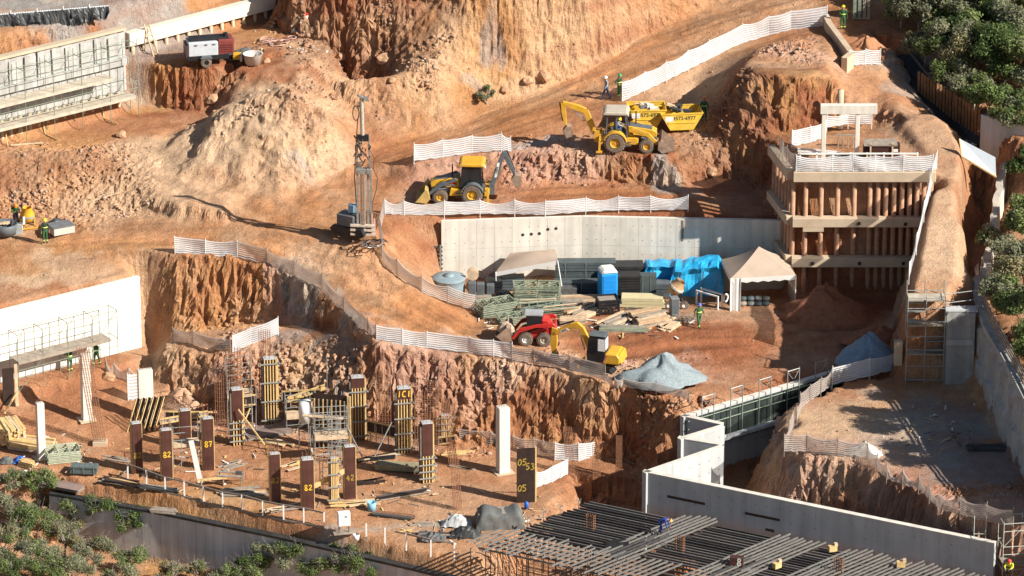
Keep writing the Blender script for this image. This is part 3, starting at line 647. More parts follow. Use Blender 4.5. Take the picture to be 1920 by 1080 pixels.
rnd = random.Random(7)
def gp(px, py, z=None): return G(px, py) if z is None else P(px, py, z)

# ---------------------------------------------------------------- concrete walls
def wall(name, label, pts, zt, zb, th, m, pw=1.25, rows=(1.0,), cat='wall', back=False, cap=None):
    root = thing(name, label, cat, (pts[0].x, pts[0].y, zb))
    O = Vector((pts[0].x, pts[0].y, zb)); j = .006
    core = MB()
    for a, b in zip(pts[:-1], pts[1:]):
        a = Vector((a.x, a.y, 0)); b = Vector((b.x, b.y, 0)); d = b - a; L = d.length; d.normalize(); nrm = Vector((d.y, -d.x, 0))
        n = max(1, round(L / pw)); w = L / n
        z0 = zb
        for r_ in rows:
            h = (zt - zb) * r_
            for k in range(n):
                pm = MB(); off = rnd.uniform(-.004, .004)
                c = a + d * (w * (k + .5)) + Vector((0, 0, z0 + h / 2)) - nrm * (.05 + off)
                pm.bar(c - d * (w / 2 - j) - O, c + d * (w / 2 - j) - O, .10, h - 2 * j)
                pm.build('panel', m, root)
                if back:
                    pm = MB(); c2 = c - nrm * (th - .1 + 2 * off)
                    pm.bar(c2 - d * (w / 2 - j) - O, c2 + d * (w / 2 - j) - O, .10, h - 2 * j); pm.build('panel', m, root)
            z0 += h
        hh = zt - zb - .02
        cc = Vector((0, 0, zb + hh / 2)) - nrm * (th / 2)
        core.bar(a + cc - O, b + cc - O, th - .16, hh)
        if cap:
            cm = MB(); cz = Vector((0, 0, zt + cap[1] / 2)) - nrm * th / 2
            cm.bar(a + cz - O, b + cz - O, th + cap[2], cap[1]); cm.build('coping', cap[0], root)
    core.build('core', m, root)
    return root, O

w_mid, O_mid = wall('retaining_wall', 'long pale concrete retaining wall with five small holes behind the storage yard', [P(828, 526, 0), P(1092, 517, 0), P(1476, 525, 0)], 4.2, 0, .4, conc, 1.23, (.52, .48))
a, b = P(828, 526, 0), P(1092, 517, 0)
for px, z in ((980, 3.05), (996, 3.08), (1011, 3.1), (1027, 3.38), (1042, 3.42)):
    t = (px - 828) / (1092 - 828); q = a.lerp(b, t); d = (b - a).normalized(); nn = Vector((d.y, -d.x, 0))
    MB().tube(q + nn * .012 + Vector((0, 0, z)) - O_mid, q - nn * .05 + Vector((0, 0, z)) - O_mid, .11, 12).build('pipe_hole', hole_dark, w_mid)
b2 = P(1476, 525, 0); d = (b2 - b).normalized(); nn = Vector((d.y, -d.x, 0))
q = b.lerp(b2, (1279 - 1092) / (1476 - 1092))
MB().box(q + nn * .004 + Vector((0, 0, 3.35)) - O_mid, (.11, .05, 1.45)).build('stain_strip', mat('stain_brown', (.24, .14, .08), .9), w_mid)
th_ = MB()
for s0, s1 in ((a, b), (b, b2)):
    L = (s1 - s0).length; dd = (s1 - s0).normalized(); n2 = Vector((dd.y, -dd.x, 0))
    for k in range(int(L / .61)):
        for z in (.7, 1.6, 2.6, 3.6):
            if rnd.random() < .75:
                p_ = s0 + dd * (.3 + k * .61) + Vector((0, 0, z)) - O_mid; th_.tube(p_ + n2 * .008, p_ - n2 * .02, .028, 6)
tag(th_.build('tie_holes', hole_dark, w_mid), kind='stuff')

w_left, O_l = wall('retaining_wall', 'bright white concrete retaining wall with scaffold in front at left', [P(-70, 737, -3), P(266, 651, -3)], 2.0, -3, .4, mat('concrete_white', (.66, .64, .58), .9, .05, 1.2, .08, dirt=.06, dirtcol=(.5, .42, .33)), 2.4, (.5, .5))
a, b = P(-70, 737, -3), P(266, 651, -3); dl = (b - a).normalized(); nl = Vector((dl.y, -dl.x, 0))
for px, py in ((66, 575), (100, 574), (108, 572), (117, 569), (125, 574), (138, 571), (150, 572), (162, 565)):
    t = (px + 70) / 336; q = a.lerp(b, t); z = -3 + (737 - 86 * t - py) / 26.7
    MB().tube(q + nl * .012 + Vector((0, 0, z)) - O_l, q - nl * .04 + Vector((0, 0, z)) - O_l, .085, 10).build('pipe_hole', mat('hole_brown', (.20, .10, .07), .9), w_left)

w_front, _ = wall('retaining_wall', 'grey shaded concrete wall with black membrane edge behind the shrubs', [P(92, 927, -6.0), P(300, 966, -6.1), P(520, 1014, -6.2), P(775, 1074, -6.2), P(960, 1120, -6.2)], -6.05, -10.2, .35, conc_grey, .62, (1.0,), cap=(blacksheet, .16, .16))
conc_L = mat('concrete_blue', (.50, .51, .50), .88, .08, .8, .1, streak=.18, dirt=.08, dirtcol=(.36, .36, .36))
A_, H_, G_, F_, E_, D_, Z_ = [P(x, y, -.9) for x, y in ((1204, 885), (1350, 835), (1270, 822), (1352, 797), (1275, 780), (1570, 691), (1864, 1020))]
def face(*pts): return [Vector((p.x, p.y, 0)) for p in pts]
w_L, O_L = wall('basement_wall', 'stepped zigzag concrete basement wall running beside the steel deck', face(D_, E_, F_, G_, H_, A_, Z_), -.9, -6.8, .36, conc_L, 2.4, (.5, .5), back=True)
dU = (Z_ - A_).normalized(); nU = Vector((dU.y, -dU.x, 0))
for t0, t1, z in ((.075, .185, -2.15), (.30, .40, -2.2), (.36, .385, -3.0)):
    p0, p1 = A_.lerp(Z_, t0), A_.lerp(Z_, t1); off = nU * .02 - O_L
    MB().bar(Vector((p0.x, p0.y, z)) + off, Vector((p1.x, p1.y, z)) + off, .06, .16).build('slot', hole_dark, w_L)
tp = MB()
for s0, s1 in zip((D_, E_, F_, G_, H_, A_), (E_, F_, G_, H_, A_, Z_)):
    dd = (s1 - s0); L = dd.length; dd.normalize(); n2 = Vector((dd.y, -dd.x, 0)) * .18
    tp.bar(s0 - n2 + Vector((0, 0, -.88)) - O_L + Vector((0, 0, .9)), s1 - n2 + Vector((0, 0, .02)) - O_L, .37, .05)
tp.build('coping', conc, w_L)
th_ = MB()
for s0, s1 in ((H_, A_), (A_, Z_), (F_, G_)):
    dd = (s1 - s0); L = dd.length; dd.normalize(); n2 = Vector((dd.y, -dd.x, 0))
    for k in range(int(L / .8)):
        for z in (-.6, -1.4):
            p_ = s0 + dd * (.4 + .8 * k); p_.z = -.9 + z
            if rnd.random() < .8:
                th_.tube(p_ + n2 * .008 - O_L, p_ - n2 * .02 - O_L, .03, 6); th_.tube(p_ - n2 * .37 - O_L, p_ - n2 * .34 - O_L, .03, 6)
tag(th_.build('tie_holes', hole_dark, w_L), kind='stuff')

# back wall on the far right, small sheet wall
wall('retaining_wall', 'grey concrete wall of wide panels beneath the trees at upper right', [P(1836, 300, 6.4), P(1990, 330, 6.4)], 9.6, 5.5, .35, conc_grey, 1.35, cat='wall')
# short broken wall at the top of the rock cut
wall('retaining_wall', 'low earth stained concrete wall running back from the rock cut', [P(1577, 136, 9.8), P(1590, 118, 10.1), P(1549, 60, 10.2), P(1542, 44, 10.2)][::-1], 10.9, 9.2, .5, conc_warm, 2.5)

# ---------------------------------------------------------------- pile wall
PY_ = -1.35
pw = thing('pile_wall', 'tall earth retaining wall of round concrete piles with three beams', 'wall', (18.4, PY_, 0))
O = Vector((18.4, PY_, 0))
pile_me = MB().lathe([(.0, 8.5), (.155, 8.5), (.165, 4), (.17, -.4)], n=10).mesh('pile', conc_pile, smooth=True)
def pxx(px, y, z):
    t = (y - CAMP[1]) / _cp; return None
for px in (1509, 1538, 1569, 1600, 1629, 1644, 1659, 1674, 1689, 1703, 1717, 1730, 1743):
    x = P(px, 440, 4.3).x
    link('pile', pile_me, pw, (x - O.x, rnd.uniform(-.04, .04), 0), rnd.uniform(0, 6))
sideA, sideB = P(1453, 283, 8.4), Vector((18.35, PY_ + .1, 0))
for k in range(7):
    t = k / 6.3; link('pile', pile_me, pw, (sideA.x + (sideB.x - sideA.x) * t - O.x, (sideA.y - PY_) * (1 - t), 0))
def beam(z0, z1, x1, ext=0):
    m_ = MB(); xa = 18.25
    m_.box(((xa + x1) / 2 - O.x, -.22, (z0 + z1) / 2), (x1 - xa, .62, z1 - z0))
    s0 = Vector((xa, PY_ - .25, 0)); s1 = Vector((sideA.x - .1, sideA.y, 0))
    m_.bar(s0 - O + Vector((-.15, .2, (z0 + z1) / 2)), s1 - O + Vector((-.15, 0, (z0 + z1) / 2)), .5, z1 - z0 - .01)
    bo = m_.build('capping_beam', conc_warm, pw, bevel=.03)
    return bo
b1 = beam(8.15, 8.85, 27.5)
b2_ = beam(5.0, 5.62, 27.0); b3 = beam(2.2, 2.85, 26.5)
MB().box((P(1523, 427, 4.5).x - O.x, -.28, 4.86), (1.35, .5, .3)).build('corbel', conc_warm, pw)
for px, z, bb in ((1609, 5.3, b2_), (1696, 5.25, b2_), (1524, 2.5, b3), (1612, 2.5, b3), (1694, 2.5, b3)):
    x = P(px, 440, 4.3).x
    MB().box((x - O.x, -.55, z), (.2, .1, .2)).build('anchor_head', hole_dark, bb)

# ---------------------------------------------------------------- top left wall with exposed piles
pA, pB = P(-90, 290, 6.1), P(240, 208, 6.1)
dA = (pB - pA).normalized(); nA = Vector((dA.y, -dA.x, 0))
tl = thing('pile_wall', 'weathered grey concrete pile wall behind the scaffold at upper left', 'wall', pA)
L_ = (pB - pA).length
gp_me = MB().lathe([(.0, 5.5), (.24, 5.5), (.27, 3), (.27, -.6)], n=10).mesh('pile', gunite, smooth=True)
wp_me = MB().lathe([(.0, 1.6), (.13, 1.6), (.14, 0), (.15, -.6)], n=10).mesh('pile', conc_warm, smooth=True)
k = 0; s = .2
while s < L_:
    link('pile', gp_me, tl, dA * s - nA * .35, rnd.uniform(0, 6)); s += rnd.choice((.62, .7, .85))
s = .2
while s < L_:
    link('pile', wp_me, tl, dA * s + nA * .0, 0); s += rnd.uniform(.62, .8)
MB().bar(-nA * .35 + Vector((0, 0, 1.9)), dA * L_ - nA * .35 + Vector((0, 0, 1.9)), .5, .8).build('wall_beam', gunite, tl)
m_ = MB()
rows = []
for j_ in range(7):
    z = 2.2 + j_ * .62; rows.append([dA * (L_ * i / 40) - nA * (.12 + .06 * math.sin(i * 2.3) * (j_ / 6) + rnd.uniform(-.04, .05)) + Vector((0, 0, z + (.06 * math.sin(i * 2.9) if j_ == 6 else 0))) for i in range(41)])
m_.sheet(rows); m_.build('gunite_skin', gunite, tl, smooth=True)
MB().bar(dA * (L_ * .0) + nA * .0 + Vector((0, 0, 3.7)), dA * L_ + nA * .0 + Vector((0, 0, 3.7)), .45, .5).build('wall_beam', gunite, tl)
# white capping beam going up to the right
cA, cB = P(238, 88, 9.9), P(512, 16, 9.9)
cb = thing('capping_beam', 'long white concrete capping beam on short piles above the compressor', 'beam', cA)
dc = (cB - cA); Lc = dc.length; dc.normalize(); nc_ = Vector((dc.y, -dc.x, 0))
MB().bar(Vector((0, 0, .55)), dc * Lc + Vector((0, 0, .55)), .7, .95).build('beam', mat('concrete_cream', (.66, .60, .49), .9, .08, 1.5, .1, dirt=.15), cb, bevel=.03)
sp_me = MB().tube((0, 0, -1.1), (0, 0, .1), .14, 9).mesh('pile', conc_warm, smooth=True)
for k in range(13): link('pile', sp_me, cb, dc * (.4 + k * Lc / 13.2) + nc_ * .1)

# ---------------------------------------------------------------- net fences
def fence(label, pts, h=1.25, old=False, step=2.0, group='white net fences along the edges', lean=0.0, sag=.10, posts=True):
    W_ = [gp(*p) for p in pts]
    root = thing('net_fence', label, 'fence', W_[0], 0, group); O = W_[0]
    mm = net_old if old else net
    stations = []
    for a, b in zip(W_[:-1], W_[1:]):
        n = max(1, round((b - a).length / step))
        stations += [a.lerp(b, k / n) for k in range(n)]
    stations.append(W_[-1])
    for i, q in enumerate(stations):
        if posts:
            MB().tube(q - O + Vector((0, 0, -.3)), q - O + Vector((rnd.uniform(-.03, .03), 0, h + .06)), .028, 6).build('post', timber_grey if old else white_paint, root)
    nb = 8 if h > .9 else 6
    for a, b in zip(stations[:-1], stations[1:]):
        d = (b - a); L = d.length; dn = Vector((d.y, -d.x, 0)).normalized(); nseg = 7
        sg = sag * rnd.uniform(.3, 2.2); bil = rnd.uniform(-.16, .22); ln_ = lean + rnd.uniform(-.10, .10)
        ha = h * rnd.uniform(.95, 1.03); hb = h * rnd.uniform(.95, 1.03)
        m_ = MB()
        def pt(i, f, out):
            u = i / nseg; w4 = 4 * u * (1 - u)
            base = a.lerp(b, u); hh = ha + (hb - ha) * u - sg * w4
            z0 = .03 + .05 * w4 * math.sin(i * 2.1 + a.x)
            return base - O + dn * (bil * w4 * math.sin(f * 3.0) * 1.0 + out + ln_ * f * (4 * u * (1 - u) if not lean else 1)) + Vector((0, 0, z0 + (hh - z0) * f))
        for k in range(nb):
            f0, f1 = k / nb, (k + .9) / nb; fm = (f0 + f1) / 2
            rows = [[pt(i, f0, .0) for i in range(nseg + 1)], [pt(i, fm, .035) for i in range(nseg + 1)], [pt(i, f1, -.012) for i in range(nseg + 1)]]
            m_.sheet(rows)
        m_.build('net_panel', mm, root, recalc=False)
    return root
fence('white net fence climbing beside the road towards the top right', [(1166, 192, 7.2), (1250, 152, 8), (1330, 112, 8.65), (1392, 82, 9.2), (1440, 68, 9.5), (1482, 58, 9.8), (1550, 48, 10.2)], 1.45)
fence('white net fence standing above the yellow backhoe with black cab', [(776, 303, 5.9), (830, 296, 5.95), (885, 288, 6.05), (940, 283, 6.2), (958, 290, 5.9)], 1.3)
fence('white net fence in front of the wheels of the black cab backhoe', [(722, 402, 4.5), (758, 404, 4.4), (833, 404, 4.35), (900, 402, 4.3), (965, 402, 4.3), (1022, 404, 4.3), (1098, 398, 4.3), (1160, 395, 4.3), (1220, 395, 4.3), (1290, 394, 4.3)], 1.05, step=2.4, sag=.16)
fence('dusty net fence curling down beside the drill rig to the water tank', [(720, 404, 4.5), (712, 440, 4.2), (716, 490, 3.1), (745, 518, 2.5), (790, 550, 1.6), (840, 568, .9), (892, 584, .15)], 1.2, old=True, step=2.2, sag=.2)
fence('white net fence on the brink above the leftmost cut bank', [(328, 478), (385, 483), (445, 486)], 1.2)
fence('long dusty net fence down the outer side of the earth ramp', [(445, 486), (500, 498), (552, 521), (604, 550), (645, 590), (690, 630), (706, 644)], 1.2, old=True, step=2.2)
fence('white net fence at the foot of the ramp above the cliff', [(706, 644), (755, 650), (800, 655), (880, 664), (925, 669), (960, 674)], 1.15, step=2.4, sag=.05)
fence('dusty net fence in front of the red skid loader and excavator', [(960, 677, .05), (1000, 682, 0), (1068, 694, 0), (1135, 714, 0)], 1.1, old=True, step=2.4, sag=.04)
fence('sagging net fence in front of the pale gravel pile', [(1135, 714, 0), (1152, 728, 0), (1168, 726, 0), (1230, 735, -.1), (1292, 750, -.2)], .75, old=True, step=1.8, sag=.1, lean=.15)
fence('short grey net fence on the ledge left of its white end', [(324, 642), (362, 648), (432, 664)], 1.05, old=True)
fence('bright white net fence rising on the ledge above the formwork', [(436, 664), (470, 648), (522, 628)], 1.25, step=1.6, sag=.05)
fence('crumpled net fence beside the leaning column in the pit', [(198, 696), (214, 708), (268, 726)], 1.1, old=True, step=1.3, sag=.3)
fence('small white net piece behind the square concrete pillar', [(240, 752), (268, 750)], 1.9, step=1.2)
fence('dusty net fence below the cliff behind the white column', [(862, 834, -5), (920, 840, -5), (960, 846, -5), (1000, 852, -5), (1040, 862, -5)], 1.15, old=True)
fence('bright net fence panel at the foot of the cliff', [(1040, 864, -5), (1085, 866, -5), (1136, 852, -5)], 1.3, step=1.9)
fence('short white net fence behind the black marked panel', [(1006, 915, -5), (1035, 905, -5), (1064, 890, -5)], 1.1, step=1.3)
fence('sunlit net fence crossing the pad below the pile wall', [(1682, 692, 0), (1630, 706, 0), (1560, 722, 0)], 1.25, step=1.9, sag=.05)
fence('folded net fence at the corner of the pad beside the trench', [(1558, 724, 0), (1500, 766, 0), (1494, 792, 0)], 1.1, old=True, step=1.6)
fence('net fence along the upper edge of the right hand cut', [(1488, 800, 0), (1470, 848, 0), (1512, 848, 0), (1570, 856, 0), (1626, 862, 0)], 1.2, old=True, step=1.7)
fence('drooping net fence crossing the notch in the right cut', [(1626, 862, 0), (1662, 898, -.2), (1722, 918, .2), (1762, 955, 0)], 1.0, old=True, step=1.6, sag=.35)
fence('torn net fence on the brink above the basement wall', [(1762, 955, 0), (1800, 966, 0), (1850, 978, 0), (1900, 988, 0)], 1.25, old=True, step=1.5, sag=.2, lean=.2)
fence('net fence behind the white rail on the pile wall', [(1492, 322, 8.85), (1560, 322, 8.85), (1640, 322, 8.85), (1748, 321, 8.85)], 1.15, step=1.6)
fence('net fence turning back along the pile wall corner', [(1462, 288, 8.5), (1476, 306, 8.8), (1490, 321, 8.85)], 1.2, old=True, step=1.2)
fence('white net fence on the plateau left of the concrete portal', [(1484, 276, 8.35), (1520, 268, 8.35), (1548, 258, 8.35)], 1.2, step=1.2)
fence('white net fence seen under the beam of the concrete portal', [(1550, 240, 8.35), (1590, 234, 8.35), (1634, 234, 8.35)], .9, step=1.4)
fence('net fence seen edge on along the crest of the berm', [(1756, 315, 8.4), (1744, 360, 8.0), (1732, 410, 7.4), (1718, 470, 6.6), (1704, 525, 5.9)], 1.2, step=2.5)
fence('short net fence above the rock cut beside the low wall', [(1592, 124, 9.9), (1622, 122, 9.8), (1650, 122, 9.7)], 1.15, step=1.1)

# ---------------------------------------------------------------- white rail on the pile wall, portal, shed on the plateau
rl = thing('guard_rail', 'white painted rail along the top of the pile wall', 'railing', (18.4, PY_, 8.85))
x0, x1 = P(1500, 322, 8.85).x - 18.4, P(1720, 322, 8.85).x - 18.4
for k in range(8):
    x = x0 + (x1 - x0) * k / 7
    MB().box((x, -.2, .62), (.1, .08, 1.25)).build('post', timber_pale if k in (4, 6) else white_paint, rl)
for z in (.62, 1.2): MB().box(((x0 + x1) / 2, -.27, z), (x1 - x0, .05, .1)).build('rail', white_paint, rl)
pt_ = thing('concrete_portal', 'white concrete portal frame of two posts and a heavy beam', 'frame', P(1590, 300, 8.4))
O = P(1590, 300, 8.4)
for px, py in ((1543, 302), (1606, 302)):
    q = P(px, py, 8.4); hh = 3.35
    MB().box(q - O + Vector((0, 0, hh / 2)), (.28, .3, hh)).build('post', conc, pt_, bevel=.02)
qa, qb = P(1543, 302, 8.4), P(1606, 302, 8.4); dd = (qb - qa).normalized()
MB().bar(qa - dd * .25 - O + Vector((0, 0, 3.64)), qa + dd * 3.45 - O + Vector((0, 0, 3.64)), .42, .62).build('beam', conc, pt_, bevel=.02)
q = P(1655, 302, 8.4)
sh = thing('site_shed', 'small brown plywood shed on the plateau right of the portal', 'shed', q)
MB().box((-.15, 0, .62), (1.35, 1.0, 1.24)).build('wall', ply, sh)
MB().box((-1.05, .1, .62), (.45, .9, 1.2)).build('doorway', hole_dark, sh)
MB().box((-.2, 0, 1.3), (2.2, 1.2, .08)).build('roof', timber_grey, sh)
MB().box((.85, .2, .6), (.5, .6, 1.1)).build('side_panel', ply, sh)
MB().box((.82, -.13, .78), (.3, .02, .2)).build('notice', white_paint, sh)
for x in (-.85, .58): MB().box((x, -.56, .75), (.1, .08, 1.5)).build('post', timber_pale, sh)
q = P(1585, 275, 8.4)
tr_ = thing('trestle', 'brown wooden trestle standing behind the portal posts', 'trestle', q)
for x in (-.5, -.17, .17, .5): MB().bar((x, -.3, 0), (x * .9, 0, .8), .05).build('leg', timber_grey, tr_); MB().bar((x, .3, 0), (x * .9, 0, .8), .05).build('leg', timber_grey, tr_)
MB().box((0, 0, .82), (1.3, .14, .05)).build('top', timber_grey, tr_)
bl = thing('barricade', 'low white planks lying left of the portal', 'planks', P(1530, 288, 8.4))
for k in range(3): MB().bar((-1.2, -.3 + .3 * k, .12 + .06 * k), (1.6, -.6 + .3 * k, .1), .1, .08).build('plank', white_paint, bl)
# rock cut pile and column stub
cp_ = P(1575, 232, 8.2)
tag(MB().lathe([(0, 2.4), (.2, 2.4), (.22, 1), (.22, -.3)], cp_ , n=12).build('concrete_column', conc_warm, smooth=True), 'lone tan concrete pile standing in the shaded rock cut', 'column')

# ---------------------------------------------------------------- soldier piles and lined ditch at upper right, sheet panels
sA, sB = P(1722, 178, 8.0), P(1834, 262, 7.2)
sw = thing('soldier_pile_wall', 'row of rusty steel soldier piles in front of the trees', 'wall', sA)
for k in range(20):
    t = k / 19; q = sA.lerp(sB, t) - sA
    MB().bar(q + Vector((0, 0, -.6)), q + Vector((rnd.uniform(-.03, .03), 0, 1.7 + .5 * t)), .10, .16).build('pile', rust_pile, sw)
MB().bar(Vector((0, .25, .5)), sB - sA + Vector((0, .25, .7)), .06, 2.0).build('lagging', mat('lagging_dark', (.11, .055, .03), .9, .3, 3), sw)
ch = thing('lined_channel', 'black lined drainage channel below the rusty piles', 'channel', P(1672, 110, 8.9))
O = P(1672, 110, 8.9); cl = [P(1668, 100, 9.1), P(1700, 140, 8.5), P(1745, 190, 8.0), P(1800, 250, 7.4), P(1822, 275, 7.2)]
rows = [[p - O + Vector((dx, dx * .8, dz)) for p in cl] for dx, dz in ((-.9, .5), (-.5, .05), (.3, .0), (.9, .35))]
MB().sheet(rows).build('liner', blacksheet, ch, recalc=False)
for dx, dz in ((-.95, .5), (.95, .4)):
    m_ = MB()
    for p_, q_ in zip(cl[:-1], cl[1:]): m_.bar(p_ - O + Vector((dx, dx * .8, dz)), q_ - O + Vector((dx, dx * .8, dz)), .12, .15)
    m_.build('edge_board', timber_grey, ch)
bp = thing('propped_sheet', 'tilted pale blue sheet panel propped at the head of the berm', 'panel', P(1835, 312, 7.8))
sky_sheet = mat('sheet_blue_white', (.60, .68, .74), .5, .05, 2, dirt=.15)
MB().sheet([[Vector((-1.25, .5, 1.75)), Vector((1.05, -.3, .75))], [Vector((-1.1, -.1, .75)), Vector((1.1, -.7, -.45))]]).build('sheet', sky_sheet, bp, recalc=False)
MB().bar((-1.27, .5, 1.75), (-1.12, -.12, .7), .08).bar((-1.1, -.12, .72), (1.12, -.72, -.48), .1).build('frame', timber, bp)
bs = thing('box_stack', 'green and brown crate frames standing at the head of the road', 'crate', P(1614, 34, 10.4))
for x in (-.45, -.12, .22, .5): MB().box((x, 0, .75), (.22, .6, 1.5)).build('slat', steel_green if x < .2 else timber_grey, bs)
MB().box((0, -.32, .1), (1.3, .06, .12)).build('base_board', timber_grey, bs)

# ---------------------------------------------------------------- right hand stepped gunite wall
gw = thing('stepped_wall', 'shaded grey sprayed concrete wall stepping down the right edge', 'wall', P(1820, 640, 0))
O = P(1820, 640, 0)
foot = [P(1824, 548, 0), P(1812, 600, 0), P(1810, 690, 0), P(1850, 770, 0), P(1900, 868, 0), P(1990, 1000, 0)]
tops = [P(1836, 520, 5.4), P(1832, 556, 4.9), P(1850, 612, 4.5), P(1895, 690, 4.2), P(1940, 780, 4), P(2040, 900, 4)]
def lerp_poly(A, t):
    f = t * (len(A) - 1); i = min(int(f), len(A) - 2); return A[i].lerp(A[i + 1], f - i)
n_ = 44
low, mid_, top_ = [], [], []
rows = [[], [], [], [], []]
for i in range(n_ + 1):
    t = i / n_; f, h = lerp_poly(foot, t), lerp_poly(tops, t); bump_ = .12 * (1 if i % 4 < 2 else -1)
    st = f.lerp(h, .38); st.z = 1.9
    rows[0].append(f - O + Vector((0, 0, -.4))); rows[1].append(f - O + Vector((bump_ * .6, bump_ * .5, 1.75)))
    rows[2].append(st - O + Vector((bump_ * .4, bump_ * .4, .15))); rows[3].append(f.lerp(h, .55) - O + Vector((bump_, bump_, 0)) - Vector((0, 0, f.lerp(h, .55).z - h.z * .85)))
    rows[4].append(h - O)
MB().sheet(rows).build('gunite_face', gunite, gw, smooth=False, recalc=False)
m_ = MB()
for i in range(n_): m_.bar(rows[4][i], rows[4][i + 1], .5, .35)
m_.build('coping', gunite, gw)
for i in range(0, n_ - 1, 3):
    a, b = rows[4][i] + Vector((.15, .1, .2)), rows[4][min(i + 3, n_)] + Vector((.15, .1, .2))
    m_ = MB()
    for z in (.15, .4, .65, .9): m_.bar(a + Vector((0, 0, z)), b + Vector((0, 0, z)), .04, .16)
    m_.build('board_rail', timber_grey, gw); MB().bar(a, a + Vector((0, 0, 1.15)), .08).build('post', timber_grey, gw)
# outer wall beside the trench
ow = thing('parapet_wall', 'pale weathered parapet wall between the trench and the trees', 'wall', P(1860, 400, 5))
O = P(1860, 400, 5); lp = [P(1915, 285, 6.8), P(1880, 335, 6.2), P(1866, 405, 5.6), P(1856, 475, 5.0), P(1842, 548, 4.6)]
rows = [[], [], [], []]
for i in range(31):
    q = lerp_poly(lp, i / 30); w = .08 * math.sin(i * 1.7) + rnd.uniform(-.05, .05); top = .75 + rnd.uniform(-.08, .08)
    rows[0].append(q - O + Vector((-.28 + w, 0, -5.0))); rows[1].append(q - O + Vector((-.22 + w, 0, top))); rows[2].append(q - O + Vector((.22 + w, 0, top + .03))); rows[3].append(q - O + Vector((.35 + w, 0, -2)))
MB().sheet(rows).build('wall_face', mat('parapet', (.52, .47, .40), .9, .2, 1.2, .3, streak=.2, dirt=.3), ow, recalc=False)

# ---------------------------------------------------------------- scaffolds
tube_me = {}
def tube_obj(a, b, r, m, parent, name):
    return MB().tube(a, b, r, 6).build(name, m, parent)
def scaffold(label, a, b, h, nb, depth, decks, m=steel, plank=timber_grey, nrm=None, lift=1.9, braces=True, base=0):
    d = (b - a); L = d.length; d.normalize(); n = nrm or Vector((d.y, -d.x, 0))
    root = thing('scaffold', label, 'scaffold', a)
    for k in range(nb + 1):
        for s in (0, 1):
            q = d * (L * k / nb) + n * depth * s
            q.z = (b.z - a.z) * k / nb
            tube_obj(q, q + Vector((0, 0, h)), .026, m, root, 'standard')
        q = d * (L * k / nb); q.z = (b.z - a.z) * k / nb; z = lift
        while z <= h + .01:
            tube_obj(q + Vector((0, 0, z)), q + n * depth + Vector((0, 0, z)), .022, m, root, 'transom'); z += lift
    z = lift
    while z <= h + .3:
        for s in (0, 1):
            for dz in (0, -.5) if s else (0,):
                e = d * L + n * depth * s + Vector((0, 0, z + dz + b.z - a.z)); tube_obj(n * depth * s + Vector((0, 0, z + dz)), e, .02, m, root, 'ledger')
        z += lift
    if braces:
        for k in range(nb):
            z0 = 0
            while z0 + lift <= h + .1:
                if (k + int(z0 / lift)) % 2 == 0:
                    tube_obj(d * (L * k / nb) + n * depth + Vector((0, 0, z0)), d * (L * (k + 1) / nb) + n * depth + Vector((0, 0, z0 + lift)), .018, m, root, 'brace')
                z0 += lift
    for z, k0, k1 in decks:
        for j in range(3):
            off = n * depth * (j + .5) / 3
            MB().bar(d * (L * k0 / nb) + off + Vector((0, 0, z)), d * (L * k1 / nb) + off + Vector((0, 0, z + (b.z - a.z) * (k1 - k0) / nb)), depth / 3 - .02, .05).build('plank', plank, root)
        MB().bar(d * (L * k0 / nb) + n * (depth + .05) + Vector((0, 0, z - .08)), d * (L * k1 / nb) + n * (depth + .05) + Vector((0, 0, z - .08)), .04, .2).build('toe_board', plank, root)
    return root
# top left
s0, s1 = pA.lerp(pB, .2) + nA * .35, pB + nA * .35
s0.z = s1.z = 6.1
deckw = mat('deck_plank', (.46, .40, .31), .85, .2, 2)
MB().bar(dA * 0 - nA * .2 + Vector((0, 0, 5.95)), dA * L_ - nA * .2 + Vector((0, 0, 5.95)), .55, .18).build('top_edge', conc_warm, tl)
for k in range(12): MB().box(dA * (.5 + k * L_ / 12.3 + rnd.uniform(-.1, .1)) - nA * .06 + Vector((0, 0, 4.75 + rnd.uniform(-.15, .1))), (rnd.uniform(.6, .82), .12, rnd.uniform(1.6, 2.1)), Matrix.Rotation(math.atan2(dA.y, dA.x), 3, 'Z')).build('pilaster', gunite, tl)
scaffold('tall galvanised scaffold with plank decks before the upper left pile wall', s0, s1, 5.6, 5, 1.0, [(1.55, 0, 4.9), (3.2, 0, 4.1)], m=steel_green, plank=deckw, braces=False, lift=2.6)
for k, (px, py) in enumerate(((85, 245), (195, 215), (15, 268))):
    q = G(px, py + 8); tag(MB().bar((0, 0, 0), (1.0, -1.1, 0), .06).bar((0, 0, 0), (-.3, .9, 1.5), .05).build('raking_prop', timber), ['middle yellow raking prop under the upper left scaffold', 'rightmost yellow raking prop under the upper left scaffold', 'leftmost yellow raking prop under the upper left scaffold'][k], 'prop').location = q
# left wall
q0, q1 = P(20, 724, -3.05), P(206, 676, -3.05)
scaffold('low scaffold with one plank deck before the bright white wall', q0, q1, 3.9, 4, 1.1, [(2.05, 0, 3.7)], m=steel_green, plank=timber_grey, nrm=nl, lift=1.95)
